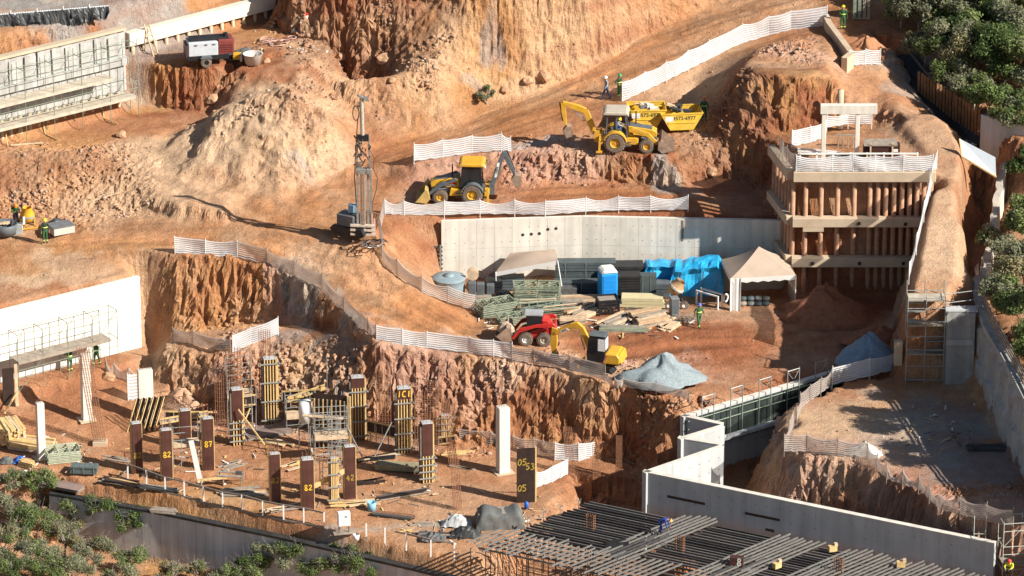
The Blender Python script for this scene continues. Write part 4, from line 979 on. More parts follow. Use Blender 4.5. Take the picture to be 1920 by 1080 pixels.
# stair tower right
st_a = P(1698, 722, 0)
stw = thing('stair_tower', 'galvanised scaffold stair tower climbing from the pad to the berm', 'stairs', st_a)
for x in (0, 1.15, 2.35):
    for y in (0, 1.3): tube_obj((x, y, 0), (x, y, 6.6 if y else 6.0), .035, steel, stw, 'standard')
for z in (.35, 1.3, 2.4, 3.3, 4.3, 5.2, 5.9):
    tube_obj((0, 0, z), (2.35, 0, z), .03, steel, stw, 'ledger'); tube_obj((0, 1.3, z), (2.35, 1.3, z), .025, steel, stw, 'ledger')
    for x in (0, 2.35): tube_obj((x, 0, z), (x, 1.3, z), .025, steel, stw, 'transom')
for k in range(11):
    z = .3 + .5 * k; MB().box((.6 if (k // 4) % 2 == 0 else 1.75, .25 + .3 * (k % 4), z), (1.05, .3, .05)).build('tread', steel, stw)
for z in (2.05, 4.0, 5.7): MB().box((1.17, .65, z), (2.3, 1.2, .06)).build('landing', deckw, stw)
for (x, z0) in ((0, 0), (2.35, 2), (0, 4)): tube_obj((x, 0, z0), (x, 1.3, z0 + 1.8), .02, steel, stw, 'brace')
for z in (5.4, 6.0): tube_obj((2.35, .4, z), (4.3, .8, z + .1), .03, steel, stw, 'handrail')
MB().box((3.4, .55, 4.95), (2.0, .9, .1)).build('bridge_deck', conc_grey, stw)
MB().box((3.35, .2, 2.4), (1.8, .3, 4.9)).build('back_wall', gunite, stw)
MB().box((3.3, .02, 2.9), (1.7, .1, .35)).build('back_beam', conc_grey, stw)
MB().box((-.45, 1.0, 1.8), (.5, .5, 1.6)).build('block', conc_warm, stw)
# frames rising above the basement wall
for k, t in enumerate((.08, .26, .44, .62, .80)):
    a = E_.lerp(D_, t); b = E_.lerp(D_, t + .075); z0 = -3.5
    f = thing('scaffold', ['first', 'second', 'third', 'fourth', 'fifth'][k] + ' scaffold frame from the zigzag corner rising behind the basement wall', 'scaffold', (a.x, a.y, z0), 0, 'frames behind the basement wall')
    off = Vector((.55, -.45, 0)); e = b - a
    for s in (Vector(), e): tube_obj(s + off, s + off + Vector((0, 0, 3.9)), .035, steel, f, 'standard')
    tube_obj(off + Vector((0, 0, 3.8)), e + off + Vector((0, 0, 3.8)), .03, steel, f, 'transom')
    tube_obj(off + Vector((0, 0, 3.75)), e * .45 + off + Vector((0, 0, 3.2)), .02, steel, f, 'brace'); tube_obj(e + off + Vector((0, 0, 3.75)), e * .6 + off + Vector((0, 0, 3.2)), .02, steel, f, 'brace')
rr = thing('guard_rail', 'green tube rails running behind the far arm of the basement wall', 'railing', (E_.x, E_.y, -2))
o_ = Vector((.5, -.42, 0)); e = Vector((D_.x - E_.x, D_.y - E_.y, 0))
for z in (.35, .9): tube_obj(o_ + Vector((0, 0, z)), e + o_ + Vector((0, 0, z)), .035, steel_green, rr, 'rail')
MB().bar(o_ * 2.2 + Vector((0, 0, -.55)), e + o_ * 2.2 + Vector((0, 0, -.55)), .35, .22).build('strut', conc_grey, rr)
for k in range(9):
    a_, b_ = e * (k / 9) + o_ * .68, e * ((k + .96) / 9) + o_ * .68
    MB().bar(a_ + Vector((0, 0, -.2)), b_ + Vector((0, 0, -.2)), .05, 2.3).build('form_panel', mat('form_dark', (.03, .04, .035), .6, .3, 2), rr)
# scaffold tower bottom right
q = P(1872, 1075, -3.2)
scaffold('pale scaffold tower rising at the right end of the basement wall', P(1868, 1095, -4), P(1912, 1092, -4), 4.6, 1, 1.3, [(1.9, 0, 1)], m=mat('tube_pale', (.52, .54, .46), .5, .15, 4), lift=1.5)
scaffold('pale scaffold tower standing left of the tower with the crouching worker', P(1820, 1078, -4), P(1842, 1078, -4), 4.4, 1, 1.1, [], m=MATS['tube_pale'], lift=1.6)

# ================================================================ MACHINES
yel = mat('machine_yellow', (.66, .36, .025), .5, .12, 2, dirt=.5, dirtcol=(.40, .23, .11), spec=.5)
yel_dark = mat('excavator_yellow', (.68, .36, .03), .45, .12, 2, dirt=.35, dirtcol=(.33, .17, .08), spec=.5)
redp = mat('machine_red', (.50, .025, .02), .45, .15, 2, dirt=.32, spec=.5)
blk = mat('machine_black', (.018, .018, .02), .45, .3, 3, dirt=.12, dirtcol=(.2, .14, .1))
dgrey = mat('machine_grey', (.11, .125, .135), .5, .2, 2, dirt=.2)
glass = mat('cab_glass', (.012, .014, .016), .08, .1, 2, spec=.9)
tyre = mat('tyre', (.17, .13, .10), .9, .25, 5, .2, dirt=.4, dirtcol=(.34, .24, .16))
beige = mat('roof_beige', (.46, .41, .33), .6, .12, 2, dirt=.2)
mud = mat('muddy_steel', (.30, .21, .15), .8, .3, 3, .2, dirt=.3)
chrome = mat('chrome_rod', (.62, .62, .60), .25, .1, 3, metal=.8)
lamp_w = mat('lamp_white', (.75, .74, .68), .4)
def wheel(parent, x, y, r, w, hub, hubm):
    wl_ = MB().lathe([(r * .52, -w / 2), (r * .9, -w / 2), (r, -w * .36), (r, w * .36), (r * .9, w / 2), (r * .52, w / 2)], (0, 0, 0), 22, 'y')
    for k in range(22):
        t = 2 * math.pi * k / 22
        for s in (-1, 1): wl_.box((r * math.cos(t + s * .07), s * w * .24, r * math.sin(t + s * .07)), (.09, w * .42, .06), Matrix.Rotation(-t, 3, 'Y'))
    o = wl_.build('wheel', tyre, parent); o.location = (x, y, r)
    MB().lathe([(0, w * .30), (hub * .35, w * .36), (hub * .4, w * .22), (hub * .85, w * .18), (hub, w * .44), (hub, -w * .44), (hub * .85, -w * .18), (0, -w * .3)], (0, 0, 0), 18, 'y').build('rim', hubm, o)
    return o
def bucket(name, prof, w, m, parent, loc=(0, 0, 0), th=.05):
    b_ = MB(); n = len(prof)
    for a, c in zip(prof[:-1], prof[1:]):
        b_.bar((a[0], 0, a[1]), (c[0], 0, c[1]), w, th, up=(0, 1, 0)) if False else b_.ext([a, c, (c[0] + .03, c[1] + .03), (a[0] + .03, a[1] + .03)], -w / 2, w / 2)
    for s in (-1, 1): b_.ext(prof, s * (w / 2 - .03), s * w / 2)
    o = b_.build(name, m, parent); o.location = loc; return o
def backhoe(label, loc, rz, bodym, armm, boomm, roofm, cabm, boom, bkt, closed=True, tilt=0, stripe=None, fender=None):
    t = thing('backhoe_loader', label, 'backhoe', loc, rz)
    for s in (-1, 1):
        wheel(t, 0, s * .82, .68, .46, .33, bodym); wheel(t, 2.12, s * .80, .46, .34, .24, bodym)
        MB().ext([(.78 * math.cos(a), .68 + .80 * math.sin(a)) for a in np.linspace(.1, 2.9, 12)] + [(.74 * math.cos(a), .68 + .72 * math.sin(a)) for a in np.linspace(2.9, .1, 12)], s * .56, s * 1.06).build('mudguard', fender or bodym, t)
        a_ = MB()
        a_.ext([(.95, 1.62), (1.15, 1.75), (2.25, 1.35), (2.95, .62), (2.75, .52), (2.1, 1.1)], s * .62, s * .76)
        a_.tube((1.2, s * .69, 1.25), (2.2, s * .69, 1.22), .06)
        a_.build('loader_arm', armm, t, bevel=.015)
    MB().ext([(-.75, .55), (2.75, .55), (2.75, .95), (1.2, .95), (-.75, 1.1)], -.42, .42).build('chassis', dgrey, t, bevel=.02)
    MB().ext([(.75, .85), (1.3, .55), (1.55, .55), (1.55, .95)], -.72, -.4).ext([(.65, .5), (1.55, .5), (1.45, .98), (.65, .98)], -.74, .74).build('side_tank', bodym, t, bevel=.03)
    hd = MB().ext([(.85, .95), (2.75, .95), (2.8, 1.30), (2.45, 1.48), (.85, 1.72)], -.42, .42).build('hood', bodym, t, bevel=.04)
    MB().ext([(.86, 1.725), (2.44, 1.487), (2.46, 1.50), (.86, 1.745)], -.36, .36).build('hood_top', dgrey, hd)
    MB().box((2.79, 0, 1.15), (.06, .7, .34)).build('grille', blk, t)
    if stripe: MB().ext([(1.05, 1.20), (2.1, 1.12), (2.3, 1.22), (1.15, 1.34)], -.435, .435).build('stripe', stripe, hd)
    cab = MB()
    for x, x2 in ((-.62, -.52), (.10, .08), (.82, .66)):
        for s in (-1, 1): cab.bar((x, s * .66, 1.0), (x2, s * .60, 2.55), .08, .08)
    cab.box((.1, 0, 1.03), (1.5, 1.34, .1)); cab.bar((-.52, -.6, 2.52), (.66, -.6, 2.52), .08).bar((-.52, .6, 2.52), (.66, .6, 2.52), .08)
    cab.ext([(-.15, 1.0), (.42, 1.0), (.42, 1.42), (.1, 1.45), (.08, 1.95), (-.08, 1.95), (-.15, 1.5)], -.25, .25)
    cab.tube((.55, 0, 1.1), (.42, 0, 1.6), .03).lathe([(.16, 0), (.18, .02), (.16, .04)], (.40, 0, 1.62), 12)
    cb_ = cab.build('cab_frame', cabm, t)
    if closed:
        for s in (-1, 1): MB().ext([(-.58, 1.06), (.78, 1.06), (.63, 2.5), (-.5, 2.5)], s * .63, s * .64).build('window', glass, cb_)
        MB().bar((.80, 0, 1.6), (.66, 0, 2.5), 1.2, .012, up=(1, 0, 0)).build('window', glass, cb_); MB().bar((-.6, 0, 1.2), (-.52, 0, 2.5), 1.2, .012, up=(1, 0, 0)).build('window', glass, cb_)
    MB().ext([(-.80, 2.56), (.88, 2.56), (.92, 2.66), (.75, 2.80), (-.65, 2.80), (-.84, 2.68)], -.80, .80).build('roof', roofm, t, bevel=.06)
    for s in (-1, 1):
        for x in (.86, -.84): MB().lathe([(0, -.03), (.1, -.03), (.11, .03), (0, .04)], (x, s * .5, 2.5), 10, 'x').build('work_lamp', lamp_w, t)
    MB().tube((1.35, .2, 1.6), (1.35, .2, 2.55), .045).build('exhaust_pipe', blk, t)
    bucket('loader_bucket', [(3.75, .12), (3.0, .05), (2.78, .35), (2.95, .95), (3.1, 1.0)] if not tilt else [(3.9, .25), (3.15, .02), (2.85, .3), (2.9, .85), (3.05, .98)], 2.2, bkt, t)
    MB().box((-.95, 0, .75), (.3, 1.9, .35)).build('rear_frame', bodym, t, bevel=.02)
    for s in (-1, 1):
        st_ = MB().bar((-1.0, s * .85, 1.1), (-1.05, s * .95, .12), .14).box((-1.05, s * .98, .06), (.4, .35, .08)).build('stabiliser', bodym, t)
    for s in (-1, 1):
        MB().bar((.8, s * .64, 2.2), (.95, s * .95, 2.25), .03).box((.97, s * .98, 2.12), (.05, .16, .26)).build('mirror', blk, t)
        MB().box((.9, s * .75, .45), (.35, .12, .05)).box((.9, s * .75, .7), (.35, .12, .05)).build('step', dgrey, t)
        MB().path([Vector((1.0, s * .6, 1.3)), Vector((1.5, s * .62, 1.05)), Vector((2.0, s * .6, 1.05)), Vector((2.5, s * .6, .8))], .03, 5).build('hose', blk, t)
        MB().tube((1.75, s * .69, 1.0), (2.65, s * .69, .95), .04).build('bucket_ram', chrome, t)
    # boom
    (k0, k1, k2, k3) = boom
    kp = MB().box((-1.25, 0, .85), (.35, .4, .8)).build('king_post', boomm, t)
    def seg(a, b, wa, wb, y, name, m):
        a, b = Vector((a[0], a[1])), Vector((b[0], b[1])); n = Vector((-(b - a).y, (b - a).x)).normalized()
        md = a.lerp(b, .4); wm = max(wa, wb) * 1.25
        pr = [a + n * wa / 2, md + n * wm / 2, b + n * wb / 2, b - n * wb / 2, md - n * wm / 2, a - n * wa / 2]
        return MB().ext([(p.x, p.y) for p in pr], -y, y).build(name, m, t, bevel=.02)
    if len(k1) == 2 and k0[0] - k1[0] > 1.6:
        mid = (k0[0] + (k1[0] - k0[0]) * .28, k0[1] + (k1[1] - k0[1]) * .75)
        seg(k0, mid, .25, .34, .12, 'boom', boomm); seg(mid, k1, .34, .22, .115, 'boom', boomm)
    else: seg(k0, k1, .28, .22, .12, 'boom', boomm)
    seg(k1, k2, .26, .18, .10, 'dipper', boomm)
    MB().tube((k0[0] - .1, 0, k0[1] + .5), (k0[0] + (k1[0] - k0[0]) * .75 - .12, 0, k0[1] + (k1[1] - k0[1]) * .75 + .28), .05).build('hydraulic_ram', chrome, t)
    MB().tube((k1[0] - .2, 0, k1[1] + .05), (k1[0] + (k2[0] - k1[0]) * .8 - .15, 0, k1[1] + (k2[1] - k1[1]) * .8), .045).build('hydraulic_ram', blk, t)
    bucket('digging_bucket', [(k2[0] + k3[0] * .55, k2[1] - .05), (k2[0] + k3[0] * .1, k2[1] + .02), (k2[0] - k3[0] * .25, k2[1] - .35), (k2[0] + k3[0] * .1, k2[1] - .85), (k2[0] + k3[0] * .6, k2[1] - .7)], .65, mud, t)
    return t
def textobj(txt, parent, loc, size, m, rot=(math.pi / 2, 0, 0), name='lettering', shear=0.0):
    cu = bpy.data.curves.new(name, 'FONT'); cu.body = txt; cu.size = size; cu.extrude = .003; cu.align_x = 'CENTER'; cu.align_y = 'CENTER'; cu.shear = shear; cu.materials.append(m); cu.resolution_u = 2
    cu.offset = size * .02
    tmp = bpy.data.objects.new(name, cu); me = bpy.data.meshes.new_from_object(tmp); bpy.data.objects.remove(tmp)
    o = link(name, me, parent, loc); o.rotation_euler = rot; return o

STROKE = {'8': [[(.5, .5), (.15, .72), (.3, .97), (.7, .97), (.85, .75), (.5, .5), (.1, .28), (.25, .03), (.75, .03), (.9, .25), (.5, .5)]], '2': [[(.1, .8), (.35, 1), (.75, .95), (.85, .7), (.5, .35), (.08, .03), (.95, .06)]], '7': [[(.05, .95), (.9, .98), (.55, .5), (.4, 0)], [(.3, .5), (.8, .55)]], '4': [[(.6, 0), (.65, 1), (.1, .35), (.95, .4)]], '0': [[(.5, 1), (.15, .75), (.12, .25), (.5, 0), (.85, .25), (.88, .75), (.5, 1)]],
          '5': [[(.85, 1), (.2, .97), (.15, .58), (.6, .62), (.88, .35), (.6, .02), (.1, .08)]], '3': [[(.1, .9), (.5, 1), (.85, .78), (.4, .52), (.88, .25), (.5, 0), (.08, .1)]], 'I': [[(.5, 0), (.5, 1)]], 'C': [[(.9, .9), (.5, 1), (.12, .6), (.2, .15), (.6, 0), (.92, .12)]]}
def handmark(txt, parent, loc, size, m, name='number_mark'):
    b = MB(); n = len(txt); w = size * .6
    for i, ch in enumerate(txt):
        sl = rnd.uniform(-.08, .14)
        for line_ in STROKE.get(ch, []):
            pts = [Vector(((i - n / 2) * w * 1.2 + (x + sl * y + rnd.uniform(-.05, .05)) * w, 0, (y - .5 + rnd.uniform(-.04, .04)) * size)) for x, y in line_]
            for p, q in zip(pts[:-1], pts[1:]): b.bar(p - (q - p) * .06, q + (q - p) * .06, .006, size * rnd.uniform(.13, .18), up=(0, 0, 1)) if abs((q - p).normalized().z) < .75 else b.bar(p, q, size * rnd.uniform(.13, .18), .006, up=(0, 1, 0))
    o = b.build(name, m, parent); o.location = loc; return o

B1 = P(887, 374, 4.6)
bh1 = backhoe('yellow backhoe loader with black cab and dark grey boom', B1, R(180 - 3), yel, dgrey, dgrey, yel, blk, [(-1.25, 1.0), (-2.05, 3.45), (-2.75, 1.85), (-.75, 0)], mat('bucket_yellow', (.52, .36, .12), .7, .2, 2, dirt=.4), stripe=mat('decal_red', (.5, .05, .03), .5), fender=dgrey)
MB().ext([(-1.42, 1.62), (-1.58, 1.66), (-1.78, 2.66), (-1.62, 2.70)], .122, .128).build('name_plate', lamp_w, bh1)
textobj('DEERE', bh1, (-1.60, .134, 2.16), .17, ink_black, (math.pi / 2, R(-80), math.pi))
B2 = P(1154, 277, 6.45)
bh2 = backhoe('older yellow backhoe loader with beige canopy and yellow boom', B2, R(-3), yel, yel, yel, beige, dgrey, [(-1.4, 1.0), (-3.55, 3.15), (-3.35, 1.55), (.75, 0)], mud, closed=False, tilt=1)

# skid loader
S = P(1003, 640, .05)
sk = thing('skid_steer_loader', 'red skid steer loader with raised muddy bucket', 'loader', S, R(180 - 4))
for s in (-1, 1):
    wheel(sk, .55, s * .68, .42, .32, .22, lamp_w); wheel(sk, -.62, s * .68, .42, .32, .22, beige)
    MB().ext([(-1.35, 1.50), (-1.2, 1.62), (-.2, 1.50), (.9, 1.22), (1.45, .55), (1.3, .42), (.95, .9), (-.1, 1.28), (-1.3, 1.32)], s * .72, s * .86).build('lift_arm', redp, sk, bevel=.02)
MB().ext([(-1.25, .4), (1.0, .35), (1.0, .75), (.3, .85), (-.3, 1.1), (-1.3, 1.1)], -.5, .5).build('chassis', redp, sk, bevel=.03)
MB().ext([(-1.42, .5), (-1.2, .45), (-1.15, 1.3), (-1.35, 1.35)], -.62, .62).build('rear_door', redp, sk, bevel=.03)
c_ = MB().ext([(-.55, 1.05), (.45, .8), (.55, 1.95), (-.5, 1.98)], -.48, .48).build('cab', blk, sk, bevel=.03)
MB().box((.05, 0, 2.0), (1.15, 1.0, .08)).build('roof', mat('roof_grey', (.35, .35, .36), .6), sk)
MB().ext([(-1.1, 1.12), (-.5, 1.45), (-.45, 1.7), (-.9, 1.62)], -.5, .5).build('engine_cover', redp, sk, bevel=.03)
MB().box((-1.30, -.66, .85), (.34, .02, .09)).build('decal', ink_yellow, sk)
bucket('bucket', [(2.45, .62), (1.9, .15), (1.42, .3), (1.5, 1.15), (1.75, 1.25)], 1.75, mud, sk)
MB().lathe([(.0, 1.3), (.3, 1.22), (.55, .95), (.6, .7)], (1.85, 0, .02), 9).build('soil_load', mat('soil_load', (.52, .38, .27), .95, .2, 4, .5), sk)

# mini excavator (faces away to the left)
E = P(1128, 690, 0)
ex = thing('mini_excavator', 'yellow mini excavator with black cab in front of the gravel pile', 'excavator', E, R(164))
for s in (-1, 1):
    MB().ext([(x * .95, .24 + .22 * z) for x, z in ((-.95, -1), (.95, -1), (1.15, -.4), (1.15, .4), (.95, 1), (-.95, 1), (-1.15, .4), (-1.15, -.4))], s * .45, s * .82).build('track', blk, ex, bevel=.02)
    for x in (-.9, .9): MB().lathe([(0, -.2), (.18, -.2), (.18, .2), (0, .2)], (x, s * .64, .24), 12, 'y').build('sprocket', dgrey, ex)
MB().tube((0, 0, .4), (0, 0, .62), .4, 14).build('slew_ring', blk, ex)
MB().ext([(-1.25, .62), (.5, .62), (.6, .95), (.1, 1.02), (-.45, 1.35), (-1.2, 1.35), (-1.4, 1.1), (-1.4, .75)], -.78, .78).build('body', yel, ex, bevel=.08)
MB().ext([(-1.52, .7), (-1.3, .7), (-1.25, 1.3), (-1.4, 1.3)], -.7, .7).build('counterweight', yel, ex, bevel=.06)
cb_ = MB().ext([(-.35, .7), (.75, .7), (.80, 1.3), (.62, 2.45), (-.4, 2.45), (-.45, 1.3)], -.02, .82).build('cab', blk, ex, bevel=.05)
MB().box((-.43, .4, 1.85), (.02, .62, .85)).build('window', mat('white_sheet', (.72, .72, .72), .5, .1, 8), cb_)
MB().box((-.19, .83, 1.9), (.44, .02, .8)).build('window', MATS['white_sheet'], cb_)
MB().box((.36, .83, 1.75), (.5, .015, .95)).build('window', glass, cb_)
MB().box((.1, .4, 2.49), (1.15, .9, .08)).build('roof', dgrey, cb_, bevel=.03)
MB().ext([(-.38, .72), (-.28, .72), (-.5, 1.25), (-.6, 1.25)], .79, .80).build('stripe', mat('decal_stripe', (.6, .2, .15), .5), ex)
bm_ = MB().ext([(.75, .85), (.6, 1.25), (1.25, 2.55), (1.65, 2.85), (2.1, 2.75), (3.2, 2.05), (3.1, 1.85), (2.05, 2.4), (1.7, 2.45), (1.5, 2.3), (1.0, 1.1)], -.42, -.18).build('boom', yel_dark, ex, bevel=.03)
MB().ext([(2.25, 2.30), (2.72, 2.02), (2.80, 2.14), (2.33, 2.42)], -.18, -.172).build('name_plate', lamp_w, ex)
textobj('SANY', ex, (2.52, -.165, 2.22), .15, ink_black, (math.pi / 2, R(-31), math.pi), 'lettering')
MB().ext([(3.0, 2.25), (3.35, 2.3), (3.45, 1.2), (3.25, .25), (3.05, .3), (3.0, 1.3)], -.38, -.22).build('dipper', yel_dark, ex, bevel=.02)
MB().tube((1.5, -.3, 2.0), (1.2, -.3, 1.0), .06).build('hydraulic_ram', chrome, ex)
MB().tube((1.9, -.3, 2.9), (3.0, -.3, 2.45), .055).build('hydraulic_ram', blk, ex)
bucket('bucket', [(3.0, .45), (3.3, .5), (3.5, .15), (3.25, -.1), (2.9, .0)], .5, mud, ex, (0, -.3, .1))
MB().ext([(1.25, .05), (1.35, .05), (1.42, .3), (1.35, .42)], -.8, .8).build('dozer_blade', yel_dark, ex)

# drill rig
Rg = P(682, 442, 4.5)
rg = thing('drill_rig', 'tall crawler drill rig with vertical mast and steel feed beam', 'drill rig', Rg, 0)
for s in (-1, 1): MB().ext([(-.2, .05), (2.0, .05), (2.25, .3), (2.0, .6), (-.2, .6), (-.4, .3)], s * .45 - .17, s * .45 + .17, Matrix.Rotation(R(150), 4, 'Z')).build('track', blk, rg, bevel=.03)
MB().box((-.95, .55, 1.0), (1.3, 1.1, .8), Matrix.Rotation(R(-30), 3, 'Z')).build('power_pack', dgrey, rg, bevel=.05)
MB().box((-.75, .45, 1.75), (.5, .4, .5)).build('control_box', mat('rig_blue', (.25, .42, .55), .5, dirt=.2), rg)
rigm = mat('rig_steel', (.30, .29, .27), .5, .2, 5, metal=.4, dirt=.3)
for x in (-.38, -.13, .32, .52): MB().bar((x, -.15 + .1 * (x > 0), .1), (x * .95, -.1, 4.3), .11, .14).build('feed_rail', chrome if x == -.13 else rigm, rg)
MB().tube((.06, -.3, -.05), (.06, -.22, 4.4), .085, 10).build('drill_rod', chrome, rg)
for z in (.25, .55, .85): MB().bar((-.85, -.25, z), (.75, -.3, z - .05), .3, .12).build('clamp_plate', mat('clamp_tan', (.52, .42, .33), .6, .2, 4, dirt=.3), rg)
MB().box((.05, -.05, 4.55), (1.05, .4, .35)).build('rotary_head', rigm, rg, bevel=.03)
rh = MB()
for k in range(46):
    a = Vector((rnd.uniform(-.5, .5), rnd.uniform(-.25, .2), rnd.uniform(4.3, 6.6))); rh.bar(a, a + Vector((rnd.uniform(-.3, .3), rnd.uniform(-.1, .1), rnd.uniform(-.5, .5))), .07)
tag(rh.build('drive_gear', mat('gear_brown', (.14, .10, .08), .7, .3, 5, dirt=.3), rg), kind='stuff')
for x in (-.42, .46): MB().bar((x, 0, 4.3), (x * .8, 0, 6.9), .1, .12).build('mast_rail', rigm, rg)
MB().box((.02, 0, 6.8), (.75, .25, .4)).build('mast_collar', blk, rg)
MB().tube((.0, .0, 6.5), (-.05, .05, 9.5), .13, 12).build('mast_tube', mat('mast_beige', (.40, .37, .30), .5, .15, 3, dirt=.2), rg)
MB().bar((-.3, 0, 9.75), (.15, 0, 9.45), .2, .12).box((.25, 0, 9.5), (.3, .3, .18)).bar((-.1, 0, 9.5), (.45, 0, 9.3), .08).build('mast_head', rigm, rg)
def loop(cx, cz, rx, rz_, y=0): return [Vector((cx + rx * math.cos(t), y, cz + rz_ * math.sin(t))) for t in np.linspace(0, 2 * math.pi, 22)]
MB().path(loop(-.42, 8.5, .2, .5), .035).build('hose', blk, rg); MB().path([Vector((-.3, 0, 8.1)), Vector((-.42, 0, 6.5)), Vector((-.5, 0, 5.2)), Vector((-.55, 0, 4.0)), Vector((-.45, 0, 2.0))], .035).build('hose', blk, rg)
MB().path([Vector((.5, 0, 5.9)), Vector((.75, 0, 5.4)), Vector((.7, 0, 4.6)), Vector((.95, 0, 4.0)), Vector((.85, 0, 3.2)), Vector((.6, 0, 2.3)), Vector((.65, 0, 1.4))], .035).build('hose', mat('hose_brown', (.16, .09, .06), .7), rg)
MB().bar((.6, -.1, 0), (.55, -.1, 1.6), .1).bar((.75, 0, 0), (.7, 0, 1.2), .1).build('lever_post', mat('rig_pink', (.55, .35, .30), .6, dirt=.3), rg)
hp = thing('hose_heap', 'tangled heap of hoses on the ground before the drill rig', 'hoses', P(688, 462, 4.15))
for k in range(9):
    cx, cy, r_ = rnd.uniform(-.9, .9), rnd.uniform(-.6, .6), rnd.uniform(.3, .8)
    MB().path([Vector((cx + r_ * math.cos(t), cy + r_ * .9 * math.sin(t), .1 + .12 * rnd.random())) for t in np.linspace(0, rnd.uniform(4, 7), 18)], .035, 5).build('hose', rnd.choice([blk, MATS['hose_brown'], rigm]), hp)

# compressor and its neighbours
Cq = P(392, 118, 9.15)
cpz = thing('air_compressor', 'towed grey air compressor with maroon louvred end and black roof', 'compressor', Cq, R(12))
maroon = mat('maroon', (.20, .045, .04), .5, .15, 3, dirt=.15)
MB().box((-.15, 0, .62), (2.9, 1.3, .4)).build('chassis', blk, cpz, bevel=.04)
bd = MB().ext([(-1.5, .75), (.55, .75), (.55, 1.75), (-1.5, 1.75)], -.68, .68).build('body', mat('comp_grey', (.50, .53, .56), .5, .08, 3, dirt=.2), cpz, bevel=.05)
MB().box((-1.55, 0, 1.1), (.2, 1.25, .9)).build('front_panel', mat('comp_dark', (.07, .04, .05), .5), cpz)
me_ = MB().ext([(.56, .75), (1.65, .85), (1.65, 1.8), (.56, 1.85)], -.66, .66).build('engine_cowl', maroon, cpz, bevel=.04)
for z in (1.0, 1.15, 1.3, 1.45): MB().box((1.1, -.68, z), (.85, .03, .05)).build('louvre', mat('louvre_dark', (.11, .02, .02), .6), me_)
MB().box((0, 0, 1.84), (2.7, .9, .16)).build('roof_box', blk, cpz, bevel=.03); MB().tube((1.15, -.1, 1.8), (1.15, -.1, 2.15), .16, 10).build('exhaust', blk, cpz)
for s in (-1, 1): wheel(cpz, -.3, s * .72, .33, .24, .17, blk); MB().ext([(-.72, .62), (-.6, .78), (0, .78), (.12, .62)], s * .62, s * .9).build('mudguard', dgrey, cpz)
wheel(cpz, 1.0, .5, .24, .2, .1, blk)
for x in (-1.0, -.3, .25): MB().box((x, -.69, 1.55), (.22, .02, .1)).build('latch', dgrey, bd)
q = P(474, 120, 9.15)
tag(MB().lathe([(0, .05), (.52, .05), (.66, .75), (.7, .78), (.62, .74), (.5, .12), (0, .12)], q, 22).build('water_tub', mat('tub_pale', (.55, .50, .44), .7, .12, 3, dirt=.3), smooth=True), 'round dusty plastic tub at the right of the compressor', 'tub')
q = P(443, 114, 9.15)
g = thing('generator', 'small yellow and black generator between compressor and tub', 'generator', q)
MB().box((.05, 0, .35), (.55, .45, .45)).build('body', yel, g, bevel=.04); MB().box((.35, -.1, .25), (.14, .4, .4)).build('fuel_tank', lamp_w, g); MB().box((-.1, 0, .08), (.75, .5, .1)).build('frame', blk, g)
q = P(460, 106, 9.2)
tp_ = thing('tarp_heap', 'grey tarpaulin bundle behind the round tub', 'tarp', q)
rows = [[Vector((-1.2 + 2.4 * i / 10, -.5 + j * .2, .1 + .55 * math.exp(-((i - 5) / 3.2) ** 2) * math.sin(math.pi * (j + .5) / 6) + rnd.uniform(0, .1))) for i in range(11)] for j in range(6)]
MB().sheet(rows).build('sheet', greytarp, tp_, recalc=False)
q = P(571, 62, 9.5)
mx_ = thing('grout_mixer', 'red and white grout mixer at the foot of the upper cliff', 'mixer', q)
MB().box((0, 0, .35), (1.1, .7, .2)).build('frame', redp, mx_); MB().lathe([(0, .5), (.3, .5), (.36, .9), (.36, 1.35), (.3, 1.4)], (.05, 0, 0), 14).build('drum', lamp_w, mx_, smooth=True)
MB().tube((.05, 0, 1.4), (.05, 0, 1.6), .38, 14).build('lid', redp, mx_); MB().box((.05, 0, .48), (.7, .7, .16)).build('base', redp, mx_)
wheel(mx_, -.6, -.4, .25, .18, .12, lamp_w)
hs = thing('hose_coil', 'pink hose coils and sacks on the pale sand by the mixer', 'hoses', P(525, 80, 9.4))
for k in range(6):
    cx, cy, r_ = rnd.uniform(-1.1, .9), rnd.uniform(-.5, .5), rnd.uniform(.25, .6)
    MB().path([Vector((cx + r_ * math.cos(t), cy + r_ * math.sin(t), .06 + .05 * k % 3)) for t in np.linspace(0, 6, 18)], .035, 5).build('hose', MATS['rig_pink'], hs)

